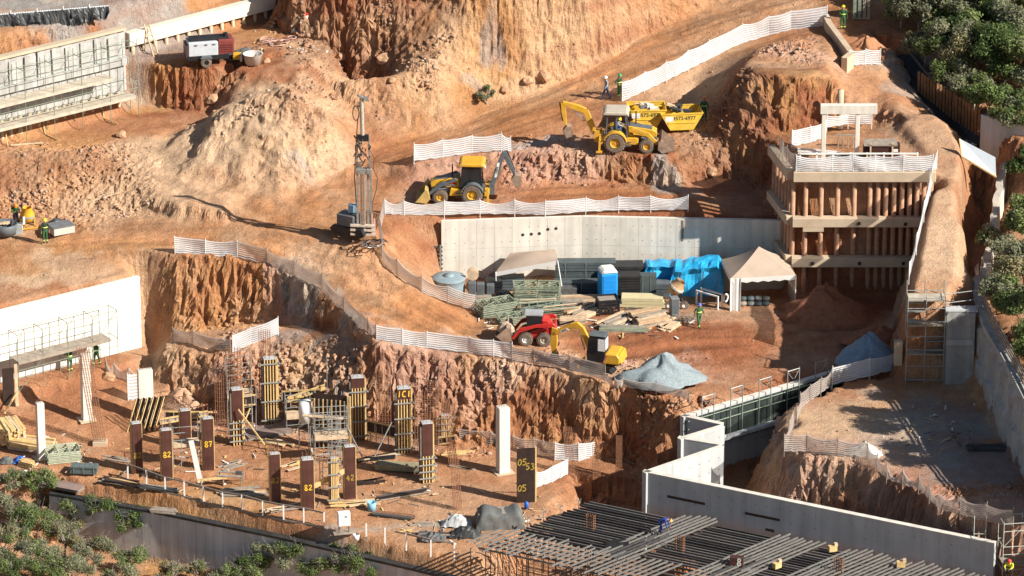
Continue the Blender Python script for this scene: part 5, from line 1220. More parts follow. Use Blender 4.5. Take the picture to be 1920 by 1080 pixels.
# yellow skips with telephone numbers
skip_y = mat('skip_yellow', (.70, .45, .05), .6, .15, 2, dirt=.4, dirtcol=(.5, .33, .15))
def skip(label, q, rz, txt, L=3.0, loads=()):
    s = thing('waste_skip', label, 'skip', q, rz)
    b = MB(); h = 1.25; y = .85; pr = [(-L / 2, h), (L / 2, h), (L / 2 - .65, .1), (-L / 2 + .65, .1)]
    for sgn in (-1, 1): b.ext(pr, sgn * y - .03, sgn * y + .03)
    b.ext([(-L / 2 + .65, .08), (L / 2 - .65, .08), (L / 2 - .65, .14), (-L / 2 + .65, .14)], -y, y)
    for sg in (-1, 1): b.ext([(sg * L / 2, h), (sg * (L / 2 - .65), .1), (sg * (L / 2 - .7), .1), (sg * (L / 2 - .06), h)], -y, y)
    b.build('body', skip_y, s)
    for sgn in (-1, 1): MB().box((0, sgn * (y + .02), h), (L, .1, .08)).build('rim', skip_y, s); MB().box((0, sgn * (y + .045), .62), (L - 1.0, .05, .05)).build('rib', skip_y, s)
    textobj(txt, s, (.15, -y - .035, .93), .36, ink_black)
    MB().box((-L * .3, -y - .04, .9), (.55, .01, .35)).build('sticker', lamp_w, s)
    for k in range(7):
        p_ = MB(); c = Vector((rnd.uniform(-L * .4, L * .4), rnd.uniform(-.6, .6), h + rnd.uniform(-.1, .15)))
        p_.box(c, (rnd.uniform(.3, 1.0), rnd.uniform(.2, .4), rnd.uniform(.06, .25)), Matrix.Rotation(rnd.uniform(-.5, .5), 3, 'Y') @ Matrix.Rotation(rnd.uniform(0, 3), 3, 'Z'))
        p_.build('rubbish', rnd.choice([timber_pale, timber_grey, greytarp, blacksheet, conc]), s)
    return s
skip('yellow waste skip overfilled with boards beside the worker in green', P(1275, 238, 6.7), R(7), '3572-6977', 2.9)
skip('yellow waste skip half hidden behind the beige canopy backhoe', P(1212, 232, 6.85), R(3), '3572-6977', 2.6)

# concrete mixer and boxes at far left
q = G(52, 428)
cm = thing('concrete_mixer', 'yellow drum concrete mixer at the left edge of the road', 'mixer', q, R(20))
MB().lathe([(0, -.5), (.3, -.48), (.45, -.15), (.45, .1), (.28, .5), (.3, .52)], (0, 0, .95), 18).build('drum', yel, cm, smooth=True).rotation_euler = (0, 0, 0)
MB().bar((-.5, 0, .1), (-.45, 0, 1.0), .08).bar((.5, 0, .1), (.45, 0, 1.0), .08).bar((-.6, -.3, .1), (.6, -.3, .1), .08).bar((-.6, .3, .1), (.6, .3, .1), .08).build('stand', yel_dark, cm)
MB().tube((0, 0, .8), (0, 0, .93), .47, 18).build('drum_band', mat('band_grey', (.3, .3, .26), .6), cm)
MB().box((-.35, -.45, .75), (.14, .05, .55)).build('plate', lamp_w, cm)
for s in (-1, 1): wheel(cm, .45 * s, .35, .2, .12, .1, blk)
q = G(115, 437)
sb = thing('steel_box', 'flat grey steel box with a paler side at the road edge', 'box', q, R(28))
MB().box((0, 0, .3), (1.5, 1.1, .5)).build('body', mat('box_pale', (.50, .46, .40), .7, .1, 3, dirt=.2), sb, bevel=.02); MB().box((0, 0, .57), (1.54, 1.14, .06)).build('lid', mat('box_lid', (.16, .17, .18), .5, .2, 2, dirt=.2), sb)
rows = [[Vector((-.7 + i * .2, .5 + j * .14, .35 + .35 * math.sin(math.pi * i / 7) * math.sin(math.pi * j / 5) + rnd.uniform(0, .08))) for i in range(8)] for j in range(6)]
MB().sheet(rows).build('cover_sheet', blacksheet, sb, recalc=False)
q = G(10, 440)
tb = thing('water_trough', 'dark mortar trough with pale rim at the left edge', 'tub', q)
MB().lathe([(0, .1), (.75, .1), (.85, .8), (.78, .82), (.7, .2), (0, .2)], n=18).build('shell', dgrey, tb, smooth=True); MB().box((.9, .1, .35), (.5, .5, .7)).build('bucket', mat('bucket_grey', (.4, .43, .42), .6, dirt=.3), tb)
for k in range(5): MB().bar((-.8 + .2 * k, .6, .5), (.9 + .1 * k, .9 + .1 * k, .75), .2, .05).build('board', timber_pale, tb)

# ================================================================ YARD
def cloth(m_, rows): return m_.sheet(rows)
def stack(name, label, cat, q, rz, L, Wd, n_x, n_z, th, m, part='plank', jit=.04, group=None, gap=.02, mats=None, z0=.08, bearers=True):
    """boards piled in layers, every board a part"""
    s = thing(name, label, cat, q, rz, group)
    w = Wd / n_x
    for k in range(n_z):
        for i in range(n_x):
            if k == n_z - 1 and rnd.random() < .3 and n_z > 2: continue
            l = L * rnd.uniform(.92, 1.03)
            mm = rnd.choice(mats) if mats else m
            c = Vector((rnd.uniform(-jit, jit) * 2, -Wd / 2 + w * (i + .5) + rnd.uniform(-jit, jit) * .4, z0 + th * (k + .5)))
            MB().box(c, (l, w - gap, th * .9), Matrix.Rotation(rnd.uniform(-jit, jit) * .6, 3, 'Z')).build(part, mm, s)
    if bearers:
        for x in (-L * .35, L * .35): MB().box((x, 0, z0 / 2), (.1, Wd, z0)).build('bearer', timber_grey, s)
    return s
def heap(name, label, q, rx, ry, h, m, seed=1, cat='heap', kind='stuff', rough=.2):
    n, kk = 40, 14; fs = []
    f = np.repeat(np.linspace(0, 1, kk + 1), n); a = np.tile(np.linspace(0, 2 * math.pi, n, endpoint=False), kk + 1)
    nz = fbm(np.cos(a) * 1.6 + seed * 3.1 + f, np.sin(a) * 1.6 + f * 2, seed=seed, octv=4)
    rr = (1 - f) * (1 + .24 * nz); prof = h * np.where(f < .88, f ** .9, .88 ** .9 + .25 * (f - .88))
    vs = np.stack([rx * rr * np.cos(a), ry * rr * np.sin(a), prof * (1 + rough * nz) - .06], 1).tolist()
    for j in range(kk):
        for i in range(n): fs.append((j * n + i, j * n + (i + 1) % n, (j + 1) * n + (i + 1) % n, (j + 1) * n + i))
    b = MB(); b.add(vs, fs); o = b.build(name, m, None, smooth=True); o.location = q
    return tag(o, label, cat, None, kind)
gravel_m = mat('gravel_bluegrey', (.29, .345, .36), .95, .22, 9, 1.0, dirt=.1, dirtcol=(.3, .3, .3))
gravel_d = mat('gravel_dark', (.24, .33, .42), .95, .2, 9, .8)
soil_d = mat('soil_heap', (.30, .125, .065), .95, .2, 3, .7)
heap('gravel_heap', 'pale blue grey gravel heap beside the yellow excavator', P(1243, 706, 0), 2.6, 1.9, 1.75, gravel_m, 3)
heap('gravel_heap', 'blue grey gravel heap in the shade below the berm', P(1628, 678, 0), 2.1, 2.0, 2.0, gravel_d, 5)
heap('soil_heap', 'dark red soil heap at the foot of the pile wall', P(1545, 590, 0), 3.0, 2.6, 2.0, soil_d, 8)
heap('soil_heap', 'low red soil heap in front of the shaded gravel', P(1650, 640, 0), 2.6, 1.6, 1.2, soil_d, 9)
heap('rubble_heap', 'small heap of white broken stones on the pad', P(1622, 848, 0), 1.3, 1.0, .7, mat('stone_white', (.62, .58, .52), .95, .2, 6, 1.0), 11)
heap('soil_heap', 'red brown soil heap beside the upper low wall', P(1622, 98, 9.9), 1.6, 1.6, 1.3, mat('soil_heap2', (.38, .18, .09), .95, .2, 3, .6), 12)

blue_t = mat('tarp_blue', (.025, .37, .68), .4, .2, 1.5, .3, spec=.5, dirt=.15, dirtcol=(.25, .33, .38))
blue_p = mat('toilet_blue', (.02, .30, .72), .4, .06, 2, dirt=.06)
canvas = mat('canvas_beige', (.50, .39, .30), .85, .08, 1.2, transl=.12)
canvas_w = mat('canvas_white', (.78, .76, .72), .8, .05, 2, transl=.15)
panel_dk = mat('panel_dark', (.075, .095, .10), .6, .2, 2, dirt=.12, dirtcol=(.25, .25, .23))
wet_green = mat('shore_green', (.25, .28, .20), .7, .25, 3, dirt=.3, dirtcol=(.38, .33, .24))

# water tank
q = P(842, 556, 0)
t = thing('water_tank', 'round grey blue water tank behind the dusty fence', 'tank', q)
tankm = mat('tank_blue', (.24, .31, .34), .55, .1, 2, dirt=.2)
MB().lathe([(0, 0), (1.02, 0), (1.06, .9), (1.08, 1.3), (1.12, 1.34), (1.08, 1.38), (.6, 1.45), (.3, 1.47), (0, 1.47)], n=32).build('shell', tankm, t, smooth=True)
MB().lathe([(0, .1), (.32, .1), (.34, 0)], (0, 0, 1.46), 18).build('lid', tankm, t, smooth=True)
# toilet
q = P(1139, 562, 0)
t = thing('portable_toilet', 'bright blue portable toilet with white roof in the yard', 'toilet', q, R(14))
MB().box((0, 0, 1.0), (1.1, 1.1, 2.0)).build('cabin', blue_p, t, bevel=.04)
d_ = MB().box((-.02, -.565, 1.0), (.85, .03, 1.75)).build('door', mat('toilet_blue2', (.015, .22, .60), .4, .05, 2), t)
for k in range(5): MB().box((-.02, -.585, .35 + .3 * k), (.7, .02, .03)).build('rib', blue_p, d_)
MB().ext([(-.6, 2.0), (.6, 2.0), (.42, 2.28), (-.42, 2.28)], -.58, .58).build('roof', lamp_w, t, bevel=.1)
# canopy tents
def gazebo(label, q, rz, w, d, he, hp_, walls=(), sag=.12):
    g = thing('canopy_tent', label, 'tent', q, rz)
    cs = [(-w / 2, -d / 2), (w / 2, -d / 2), (w / 2, d / 2), (-w / 2, d / 2)]
    for i in range(4):
        a, b = Vector((*cs[i], he)), Vector((*cs[(i + 1) % 4], he)); ap = Vector((0, 0, hp_)); rows = []
        for j in range(7):
            f = j / 6; rows.append([(a.lerp(b, u / 6)).lerp(ap, f) - Vector((0, 0, sag * math.sin(math.pi * f))) for u in range(7)])
        MB().sheet(rows).build('roof_panel', canvas, g, smooth=True, recalc=False)
        val = [[a.lerp(b, u / 12) for u in range(13)], [a.lerp(b, u / 12) - Vector((0, 0, .28 + .09 * abs(math.sin(u * 1.57)) )) for u in range(13)]]
        MB().sheet(val).build('valance', canvas_w, g, recalc=False)
        MB().tube((*cs[i], 0), (*cs[i], he), .035).build('leg', white_paint, g)
    for i in walls:
        a, b = Vector((*cs[i], 0)), Vector((*cs[(i + 1) % 4], 0))
        rows = [[a.lerp(b, u / 12) + Vector((.05 * math.sin(u * 2.2), .05 * math.cos(u * 2.2), he * j / 4)) for u in range(13)] for j in range(5)]
        MB().sheet(rows).build('side_curtain', canvas, g, smooth=True, recalc=False)
    return g
gz_ = gazebo('square canopy tent with beige roof near the pile wall', P(1421, 562, 0), R(8), 4.3, 3.4, 2.3, 3.75, (1, 2))
rows = [[Vector((-2.15 + .32 * math.sin(u * .5) * (1 if u else 1) * .5 + u * .11, -1.7 + .1 * math.sin(u * 1.9), 2.3 * j / 5)) for u in range(7)] for j in range(6)]
MB().sheet(rows).build('tied_curtain', canvas_w, gz_, smooth=True, recalc=False)
q = P(1410, 572, 0)
sk_ = thing('sack_pile', 'pile of grey sacks and netting under the canopy tent', 'sacks', q)
for k in range(10): MB().lathe([(0, 0), (.25, .02), (.3, .12), (.24, .22), (0, .24)], (-1.1 + (k % 5) * .5, .3 * (k // 5), .24 * (k // 5)), 9).build('sack', rnd.choice([panel_dk, greytarp, timber_grey]), sk_, smooth=True)
# tilted canopy
q = P(985, 545, 0)
tc_ = thing('canopy_tent', 'collapsed canopy tent tilted to the left over stacked frames', 'tent', q)
A1, A2, B1_, B2_ = Vector((-1.95, -.6, 1.55)), Vector((2.1, -.8, 2.45)), Vector((-1.0, 1.8, 1.95)), Vector((2.0, 1.6, 2.3))
rows = [[A1.lerp(A2, u / 8).lerp(B1_.lerp(B2_, u / 8), j / 5) + Vector((0, 0, .35 * math.sin(math.pi * u / 8) * math.sin(math.pi * j / 5))) for u in range(9)] for j in range(6)]
MB().sheet(rows).build('roof_panel', canvas, tc_, smooth=True, recalc=False)
MB().sheet([[A1.lerp(A2, u / 8) for u in range(9)], [A1.lerp(A2, u / 8) - Vector((0, 0, .3)) for u in range(9)]]).build('valance', canvas_w, tc_, recalc=False)
rows = [[Vector((-1.9 - 1.3 * u / 5, -.3 + .5 * u / 5, 1.5 - .5 * j / 3 * (1 - u / 6) - .15 * u / 5)) for u in range(6)] for j in range(4)]
MB().sheet(rows).build('side_curtain', mat('canvas_brown', (.22, .16, .13), .9, .15, 2), tc_, recalc=False)
MB().tube(A2, (2.5, -1.2, 0), .035).build('leg', white_paint, tc_); MB().tube(A1, (-1.9, -.5, 0), .035).build('leg', white_paint, tc_); MB().tube(B2_, (2.0, 1.6, 0), .03).build('leg', white_paint, tc_)
# blue tarps
def tarp(label, q, rz, w, d, h, slump, extra=0):
    t = thing('tarp_cover', label, 'tarp', q, rz)
    n1, n2 = 18, 14; rows = []
    for j in range(n2):
        row = []
        for i in range(n1):
            u, v = i / (n1 - 1), j / (n2 - 1)
            x = -w / 2 + w * u; y = -d / 2 - .25 + (d + .25) * min(1, max(0, (v - .38) / .62))
            z = h * min(1, v / .38) if v < .38 else h + slump * math.sin((v - .38) * 4) - .3 * (v - .38)
            if v < .38: y = -d / 2 - .3 * (1 - v / .38)
            ex = min(u, 1 - u); z *= min(1, .35 + ex * 8)
            z += (.06 + extra * .03) * float((1 - 2 * np.abs(vnoise(np.array([x * 1.9 + q.x + z * .8]), np.array([y * 1.5 + z * .6]), seed=4)))[0]) + rnd.uniform(-.012, .012)
            row.append(Vector((x + rnd.uniform(-.015, .015), y + .07 * math.sin(x * 5 + z * 2) + rnd.uniform(-.015, .015), max(z + extra * x * .16, 0.02))))
        rows.append(row)
    MB().sheet(rows).build('sheet', blue_t, t, recalc=False)
    for x in (-w * .3, w * .1, w * .35): MB().bar((x, -d / 2 - .35, .05), (x + .15, -d / 2 - .1, h * .95), .03).build('rope', timber_grey, t)
    return t
tarp('blue tarpaulin over a stack beside the pale wall', P(1245, 534, 0), R(3), 3.0, 1.4, 1.65, .12)
tarp('large blue tarpaulin cover rising to the canopy tent', P(1306, 543, 0), R(-4), 3.6, 1.9, 1.9, .3, 1.0)
# dark panel stacks near the wall
def panel_stack(label, q, rz, L, d, n, th, m=panel_dk, strap=True):
    s = thing('formwork_stack', label, 'panels', q, rz)
    for k in range(n): MB().box((rnd.uniform(-.03, .03), rnd.uniform(-.03, .03), .06 + th * (k + .5)), (L, d, th * .86)).build('panel', m, s)
    if strap:
        for x in (-L * .35, 0, L * .4): MB().box((x, -d / 2 - .035, .06 + th * n / 2), (.03, .012, th * n)).build('strap', steel, s)
    return s
panel_stack('tall stack of dark formwork panels against the pale wall', P(1098, 532, 0), R(1), 3.9, .9, 8, .2)
panel_stack('lower stack of dark formwork panels in front of the tall stack', P(1090, 548, 0), R(0), 3.6, .8, 5, .16)
panel_stack('black crates stacked behind the blue toilet', P(1178, 560, 0), R(4), 1.5, 1.0, 9, .19, blk, False)
panel_stack('black panels lying left of the blue tarpaulin', P(1172, 536, 0), R(2), 2.4, 1.2, 7, .22, mat('panel_black', (.03, .03, .032), .6, .3, 2, dirt=.1), False)
q = P(1211, 562, 0)
s = thing('panel_bundle', 'upright bundle of dark green panels with two pale straps', 'panels', q, R(-2))
for k in range(5): MB().box((0, .14 * k, .85), (1.35, .1, 1.7)).build('panel', panel_dk, s)
for x in (-.22, .3): MB().box((x, -.065, .85), (.03, .02, 1.72)).build('strap', steel_green, s)
q = P(1268, 574, 0)
s = thing('concrete_mixer', 'beige drum concrete mixer in front of the blue tarpaulin', 'mixer', q)
dr = MB().lathe([(0, -.55), (.32, -.52), (.5, -.15), (.5, .12), (.3, .5), (.32, .53)], n=18).build('drum', mat('mixer_tan', (.52, .33, .17), .6, .2, 3, dirt=.3), s, smooth=True); dr.location = (0, 0, 1.35); dr.rotation_euler = (0, R(35), 0)
MB().lathe([(.5, -.08), (.54, -.08), (.54, .06), (.5, .06)], n=18).build('drum_band', conc, dr)
MB().bar((-.5, -.4, 0), (-.15, 0, 1.2), .08).bar((.5, -.4, 0), (.15, 0, 1.2), .08).bar((-.5, .4, 0), (-.15, 0, 1.2), .08).bar((.5, .4, 0), (.15, 0, 1.2), .08).box((0, 0, .7), (.7, .5, .5)).build('stand', blk, s)
for sg in (-1, 1): wheel(s, .5 * sg, -.45, .24, .14, .12, lamp_w)
q = P(1139, 586, 0)
s = thing('steel_basket', 'black steel basket crate in front of the blue toilet', 'crate', q, R(10))
for z in (.25, .45, .65, .85, 1.02):
    for y in (-.55, .55): MB().box((0, y, z), (1.35, .04, .12)).build('slat', blk, s)
    for x in (-.66, .66): MB().box((x, 0, z), (.04, 1.1, .12)).build('slat', blk, s)
for x in (-.66, .66):
    for y in (-.56, .56): MB().box((x, y, .5), (.08, .08, 1.05)).build('post', blk, s)
MB().box((0, 0, .92), (1.25, 1.0, .1)).build('load', timber_grey, s)
q = P(1264, 592, 0)
s = thing('steel_cabinet', 'grey steel cabinet standing in front of the beige mixer', 'cabinet', q, R(12))
MB().box((0, 0, .65), (.55, .6, 1.3)).build('body', mat('cabinet_grey', (.20, .21, .22), .6, .1, 3, dirt=.15), s, bevel=.02); MB().box((0, -.31, .65), (.48, .02, 1.2)).build('door', dgrey, s)
stack('insulation_stack', 'cream slab stack with a shadow across it behind the lumber', 'slabs', P(1205, 574, 0), R(-3), 2.9, 1.0, 1, 3, .22, mat('slab_cream', (.60, .52, .30), .8, .08, 2), 'slab', .02)
# lumber
MX = [timber_pale, timber_pale, timber_grey, mat('timber_tan', (.48, .33, .20), .8, .2, 3)]
stack('lumber_pile', 'pale planks heaped diagonally right of the red loader', 'lumber', P(1100, 588, 0), R(48), 2.6, 1.5, 7, 3, .08, None, jit=.12, mats=MX)
stack('lumber_pile', 'loose planks leaning away in front of the black basket', 'lumber', P(1158, 604, 0), R(46), 2.8, 1.3, 6, 3, .09, None, jit=.14, mats=MX)
stack('lumber_pile', 'thick pile of broad boards at the right of the lumber', 'lumber', P(1216, 604, 0), R(28), 2.2, 1.9, 6, 7, .085, None, jit=.12, mats=MX)
stack('lumber_pile', 'offcut boards strewn at the right end of the lumber', 'lumber', P(1256, 612, 0), R(58), 1.7, 1.1, 5, 2, .08, None, jit=.25, mats=[timber_pale])
stack('lumber_pile', 'long grey boards lying in front of the thick board pile', 'lumber', P(1170, 622, 0), R(-4), 3.1, .8, 4, 3, .09, None, jit=.06, mats=[timber_grey, wet_green])
stack('lumber_pile', 'brown planks on the ground behind the pale diagonal planks', 'lumber', P(1085, 566, 0), R(2), 3.4, .9, 4, 3, .09, None, jit=.05, mats=MX)
stack('lumber_pile', 'low board pile between excavator boom and red loader', 'lumber', P(1075, 606, 0), R(4), 1.7, .8, 4, 5, .08, None, jit=.07, mats=MX)
# shoring towers and props in stacks: open frames
def frame_stack(label, q, rz, L, d, n, th, m, group=None):
    s = thing('frame_stack', label, 'frames', q, rz, group)
    for k in range(n):
        z = .1 + th * k; f = MB(); j = lambda: rnd.uniform(-.05, .05)
        o_ = (j(), j())
        for y in (-d / 2, d / 2): f.bar((-L / 2 + o_[0], y + o_[1], z), (L / 2 + o_[0], y + o_[1], z), .06, .07)
        nx = max(2, int(L / .55))
        for i in range(nx + 1): x = -L / 2 + L * i / nx; f.bar((x + o_[0], -d / 2 + o_[1], z), (x + o_[0], d / 2 + o_[1], z), .05, .06)
        f.bar((-L / 2, -d / 2, z), (L / 2, d / 2, z), .04, .04)
        f.build('frame', m, s)
    return s
frame_stack('tall stack of shoring frames left half under the tilted canopy', P(985, 568, 0), R(4), 1.5, 1.1, 10, .14, wet_green)
frame_stack('tall stack of shoring frames right half under the tilted canopy', P(1030, 566, 0), R(-3), 1.4, 1.1, 10, .13, wet_green)
frame_stack('jumbled green shoring frames at the end of the dusty fence', P(930, 588, 0), R(24), 2.4, 1.3, 7, .13, wet_green)
frame_stack('long green frames lying behind the red loader', P(1015, 590, 0), R(2), 2.8, 1.1, 6, .12, steel_green)
frame_stack('low green frames lying behind the muddy bucket', P(960, 606, 0), R(15), 1.8, 1.0, 5, .12, wet_green)
q = P(945, 566, 0)
s = thing('tarp_heap', 'crumpled black plastic sheet beside the shoring frames', 'plastic sheet', q)
rows = [[Vector((-.8 + i * .16, -.6 + j * .15, .05 + .75 * math.sin(math.pi * i / 10) * math.sin(math.pi * j / 8) + rnd.uniform(0, .14))) for i in range(11)] for j in range(9)]
MB().sheet(rows).build('sheet', blacksheet, s, recalc=False)
q = P(898, 560, 0)
s = thing('storage_bins', 'dark bins and a wood reel behind the fence end', 'bins', q)
for x, h_ in ((-.45, .9), (.1, .8), (.75, .7)): MB().box((x, .1 * x, h_ / 2 + .3), (.5, .5, h_)).build('bin', dgrey, s, bevel=.03)
MB().lathe([(0, -.25), (.38, -.25), (.38, -.18), (.15, -.15), (.15, .15), (.38, .18), (.38, .25), (0, .25)], (-.4, .5, 1.55), 16, 'y').build('cable_reel', timber_pale, s)
MB().box((.3, -.4, .2), (1.4, .5, .3)).build('pallet', timber_grey, s)
q = P(816, 528, 0)
s = thing('steel_rack', 'dark rack of steel bars at the left end of the pale wall', 'rack', q)
for x in (-.35, .35): MB().bar((x, 0, 0), (x, 0, 2.6), .07).build('upright', steel, s)
for k in range(8): MB().bar((-.4, .1, .35 + .3 * k), (.5, .1, .3 + .3 * k), .07, .1).build('bar', steel_dark, s)
# white trestle frames
q = P(1330, 574, 0)
s = thing('pipe_trestle', 'white pipe trestle with a white coil beside the canopy tent', 'trestle', q, R(-38))
for y in (-.25, .25):
    MB().bar((-.9, y, .95), (.9, y, .95), .09).build('beam', white_paint, s)
    for x in (-.85, .85): MB().bar((x, y, 0), (x, y, .95), .09).build('leg', white_paint, s)
MB().path([Vector((.95, .5 + .22 * math.cos(a), .65 + .26 * math.sin(a))) for a in np.linspace(0, 6.28, 16)], .06).build('coil', white_paint, s)
q = P(1290, 604, 0)
s = thing('brush_heap', 'small heap of twigs and cut brush at the lumber end', 'brush', q)
b_ = MB()
for k in range(120):
    a = Vector((rnd.gauss(0, .45), rnd.gauss(0, .35), rnd.uniform(.02, .35))); b_.bar(a, a + Vector((rnd.uniform(-.4, .4), rnd.uniform(-.3, .3), rnd.uniform(-.1, .15))), .022)
tag(b_.build('twigs', timber_grey, s), kind='stuff')
q = P(1562, 606, 0)
s = thing('board_sign', 'small pale board propped on the shaded yard', 'sign', q, R(-25)); MB().box((0, 0, .28), (.55, .05, .55), Matrix.Rotation(-.5, 3, 'X')).build('board', lamp_w, s); MB().bar((0, .1, .25), (0, .4, 0), .05).build('stake', timber_grey, s)
# rebar bundle in the shade of the right wall
q = P(1850, 842, 0)
s = thing('rebar_bundle', 'dark heap of rebar on the shaded pad', 'rebar', q)
b_ = MB()
for k in range(50): b_.bar((rnd.uniform(-1.3, -.9), rnd.uniform(-.5, .5), rnd.uniform(.03, .3)), (rnd.uniform(.8, 1.3), rnd.uniform(-.6, .4), rnd.uniform(.03, .3)), .03)
tag(b_.build('bars', steel_dark, s), kind='stuff')
# ladder and shelter sheets on the upper left terrace
q = P(285, 104, 9.2)
s = thing('wooden_ladder', 'pale wooden ladder leaning on the white capping beam', 'ladder', q, R(0))
for x in (-.18, .18): MB().bar((x + .3, -.2, 0), (x - .35, .5, 2.1), .07).build('rail', timber_pale, s)
for k in range(7): f = (k + .5) / 7; MB().bar((.12 - .65 * f, -.2 + .7 * f, 2.1 * f), (.48 - .65 * f, -.2 + .7 * f, 2.1 * f), .05).build('rung', timber_pale, s)
q = P(70, 40, 12.5)
s = thing('sheet_hoarding', 'white corrugated sheet hoarding draped with black plastic at top left', 'hoarding', q, R(14))
for k in range(9):
    m_ = MB(); x = -3.6 + .95 * k
    m_.sheet([[Vector((x + .93 * i / 12, .02 * (i % 2), .0 + z)) for i in range(13)] for z in (0, .75)])
    m_.build('sheet', mat('corrugated_white', (.66, .68, .70), .5, .06, 2), s, recalc=False)
for x in (-3.5, -1.8, 0, 1.8, 3.6): MB().bar((x, -.05, 0), (x, -.05, .95), .06).build('post', white_paint, s)
for x0, w, hh in ((-2.9, 2.6, 1.5), (-.6, 1.8, .75), (1.3, 2.4, 1.7), (3.6, 2.6, .8)):
    n_ = int(w * 9); prof = [.25 * math.sin(i * .55 + x0) + .18 * math.sin(i * 1.3) for i in range(n_ + 1)]
    rows = [[Vector((x0 - w / 2 + w * i / n_, -.10 - .12 * abs(math.sin(i * .9 + x0)) * (j / 6) - .05 * j - rnd.uniform(0, .06), .72 - (hh + prof[i]) * j / 6 * (.5 + .5 * math.sin(math.pi * (i + 1) / (n_ + 2))))) for i in range(n_ + 1)] for j in range(7)]
    MB().sheet(rows).build('plastic_drape', blacksheet, s, recalc=False)

# dark clutter along the back of the yard
for lab, px, py, L, d, n, th, mm in (('low black pallets between the toilet and the wall', 1150, 548, 1.6, .9, 4, .15, blk), ('dark boxes right of the green panel bundle', 1243, 556, .9, .8, 5, .2, dgrey), ('black bins left of the tilted canopy', 925, 548, 1.1, .8, 4, .22, blk), ('dark cartons in the shade under the tilted canopy', 960, 542, 1.6, .8, 4, .22, panel_dk), ('dark bundles beside the shoring frames', 1062, 558, 1.3, .7, 5, .14, steel_dark), ('brown board bundle before the lower dark panels', 1062, 572, 2.2, .6, 3, .1, timber_grey)):
    panel_stack(lab, P(px, py, 0), R(rnd.uniform(-8, 8)), L, d, n, th, mm, False)
for lab, px, py in (('short ladder lying on the green shoring frames', 1010, 576), ('loose poles lying behind the red loader cab', 1050, 590)):
    s = thing('pole_bundle', lab, 'poles', P(px, py, .4), R(10))
    for k in range(5): MB().tube((-1.2 + rnd.uniform(-.2, .2), .12 * k, .3 + .05 * k), (1.2, .12 * k + rnd.uniform(-.3, .3), .45), .03, 6).build('pole', timber_pale if k % 2 else steel_green, s)

# ================================================================ LOWER PIT
def GF(px, py): return G(px, py, -.02)
def form_column(label, px, py, h, w, d, rz, kind, txt=None, tm=None, tz=.45, tsize=.36, group=None, z=-5.0):
    w *= .86; d *= .9
    q = GF(px, py); c = thing('column_formwork', label, 'formwork', q, R(rz), group)
    MB().box((0, -d / 2 + .012, h / 2), (w, .024, h)).build('front_sheet', ply if kind != 'dark' else ply_dark, c)
    MB().box((0, d / 2 - .012, h / 2), (w, .024, h)).build('back_sheet', ply, c)
    for s in (-1, 1): MB().box((s * (w / 2 - .012), 0, h / 2 - .003), (.024, d - .05, h - .006)).build('side_sheet', ply, c)
    if kind == 'ply':
        for s in (-1, 1):
            for y in (-d * .3, 0, d * .3): MB().box((s * (w / 2 + .025), y, h / 2), (.05, .07, h * .99)).build('stud', timber, c)
    else:
        n = 5 if w > .8 else 4; top = h if kind == 'ribs' else h * .84
        if kind == 'low': top = h * .45
        for i in range(n): MB().box((-w / 2 + .06 + (w - .12) * i / (n - 1), -d / 2 - .045, top / 2 + .02), (.07, .09, top)).build('stud', timber, c)
        for i in range(3): MB().box((w / 2 + .05, -d / 2 + .08 + (d - .16) * i / 2, h / 2), (.09, .07, h * .98)).build('stud', timber, c)
        for i in range(3): MB().box((-w / 2 - .05, -d / 2 + .08 + (d - .16) * i / 2, h / 2), (.09, .07, h * .9)).build('stud', timber_grey, c)
        zz = .35
        while zz < top:
            wl_ = MB().box((0, -d / 2 - .13, zz), (w + .45, .07, .07)).box((w / 2 + .13, 0, zz + .03), (.07, d + .4, .07))
            wl_.build('waler', steel, c); zz += (top - .35) / 3.2
    if txt: handmark(txt, c, (.02, -d / 2 - (.008 if kind in ('ply', 'dark') or tz > .85 else .10), h * tz), tsize, tm)
    # mortar splash on the rim
    MB().box((0, 0, h + .01), (w * .92, d * .9, .04)).build('concrete_top', conc_grey, c)
    for i in range(6 if h > 2 else 0):
        x, y = -w * .35 + w * .35 * (i % 3), -d * .3 + d * .6 * (i // 3); MB().tube((x, y, h - .1), (x + rnd.uniform(-.04, .04), y, h + rnd.uniform(.25, .9)), .014, 4).build('starter_bar', rust, c)
    return c
form_column('brown column form marked dull 82, leftmost by the rail', 257, 884, 3.35, .72, .55, 18, 'ply', '82', ink_dull, .36)
form_column('brown column form with bright yellow 82 near the bench', 313, 898, 3.4, .78, .55, 14, 'ply', '82', ink_yellow, .52)
form_column('brown column form marked 87 with pale patches', 391, 880, 3.55, .78, .55, 12, 'ply', '87', ink_yellow, .52)
form_column('dark column form marked 82 behind the rail centre', 516, 942, 3.35, .72, .5, 12, 'ply', '82', ink_dull, .48)
form_column('brown column form with bright 82 and a plank across', 577, 954, 3.4, .85, .7, 12, 'ply', '82', ink_yellow, .46)
form_column('brown column form marked 42 right of the plank', 656, 934, 3.55, .8, .55, 12, 'ply', '42', ink_dull, .42)
form_column('narrow timber form with two studs between forms 82 and 42', 626, 944, 3.1, .5, .4, 10, 'ribs')
form_column('tall yellow ribbed column form under the bright fence', 507, 792, 4.5, 1.0, .7, 12, 'ribs')
form_column('ribbed column form with bare brown top beside the ladder', 671, 822, 4.3, 1.0, .7, 10, 'half')
form_column('ribbed column form marked yellow ICI at its top', 757, 846, 4.4, 1.0, .7, 10, 'half', 'ICI', ink_yellow, .93, .42)
form_column('dark ribbed column form beside the long board stack', 800, 902, 4.0, .8, .7, 14, 'low')
form_column('dark column form with raking prop left of the tall ribs', 445, 832, 3.8, .8, .7, 14, 'low')
form_column('short dark column form at the foot of the cliff', 834, 824, 1.7, .65, .4, 8, 'ribs')
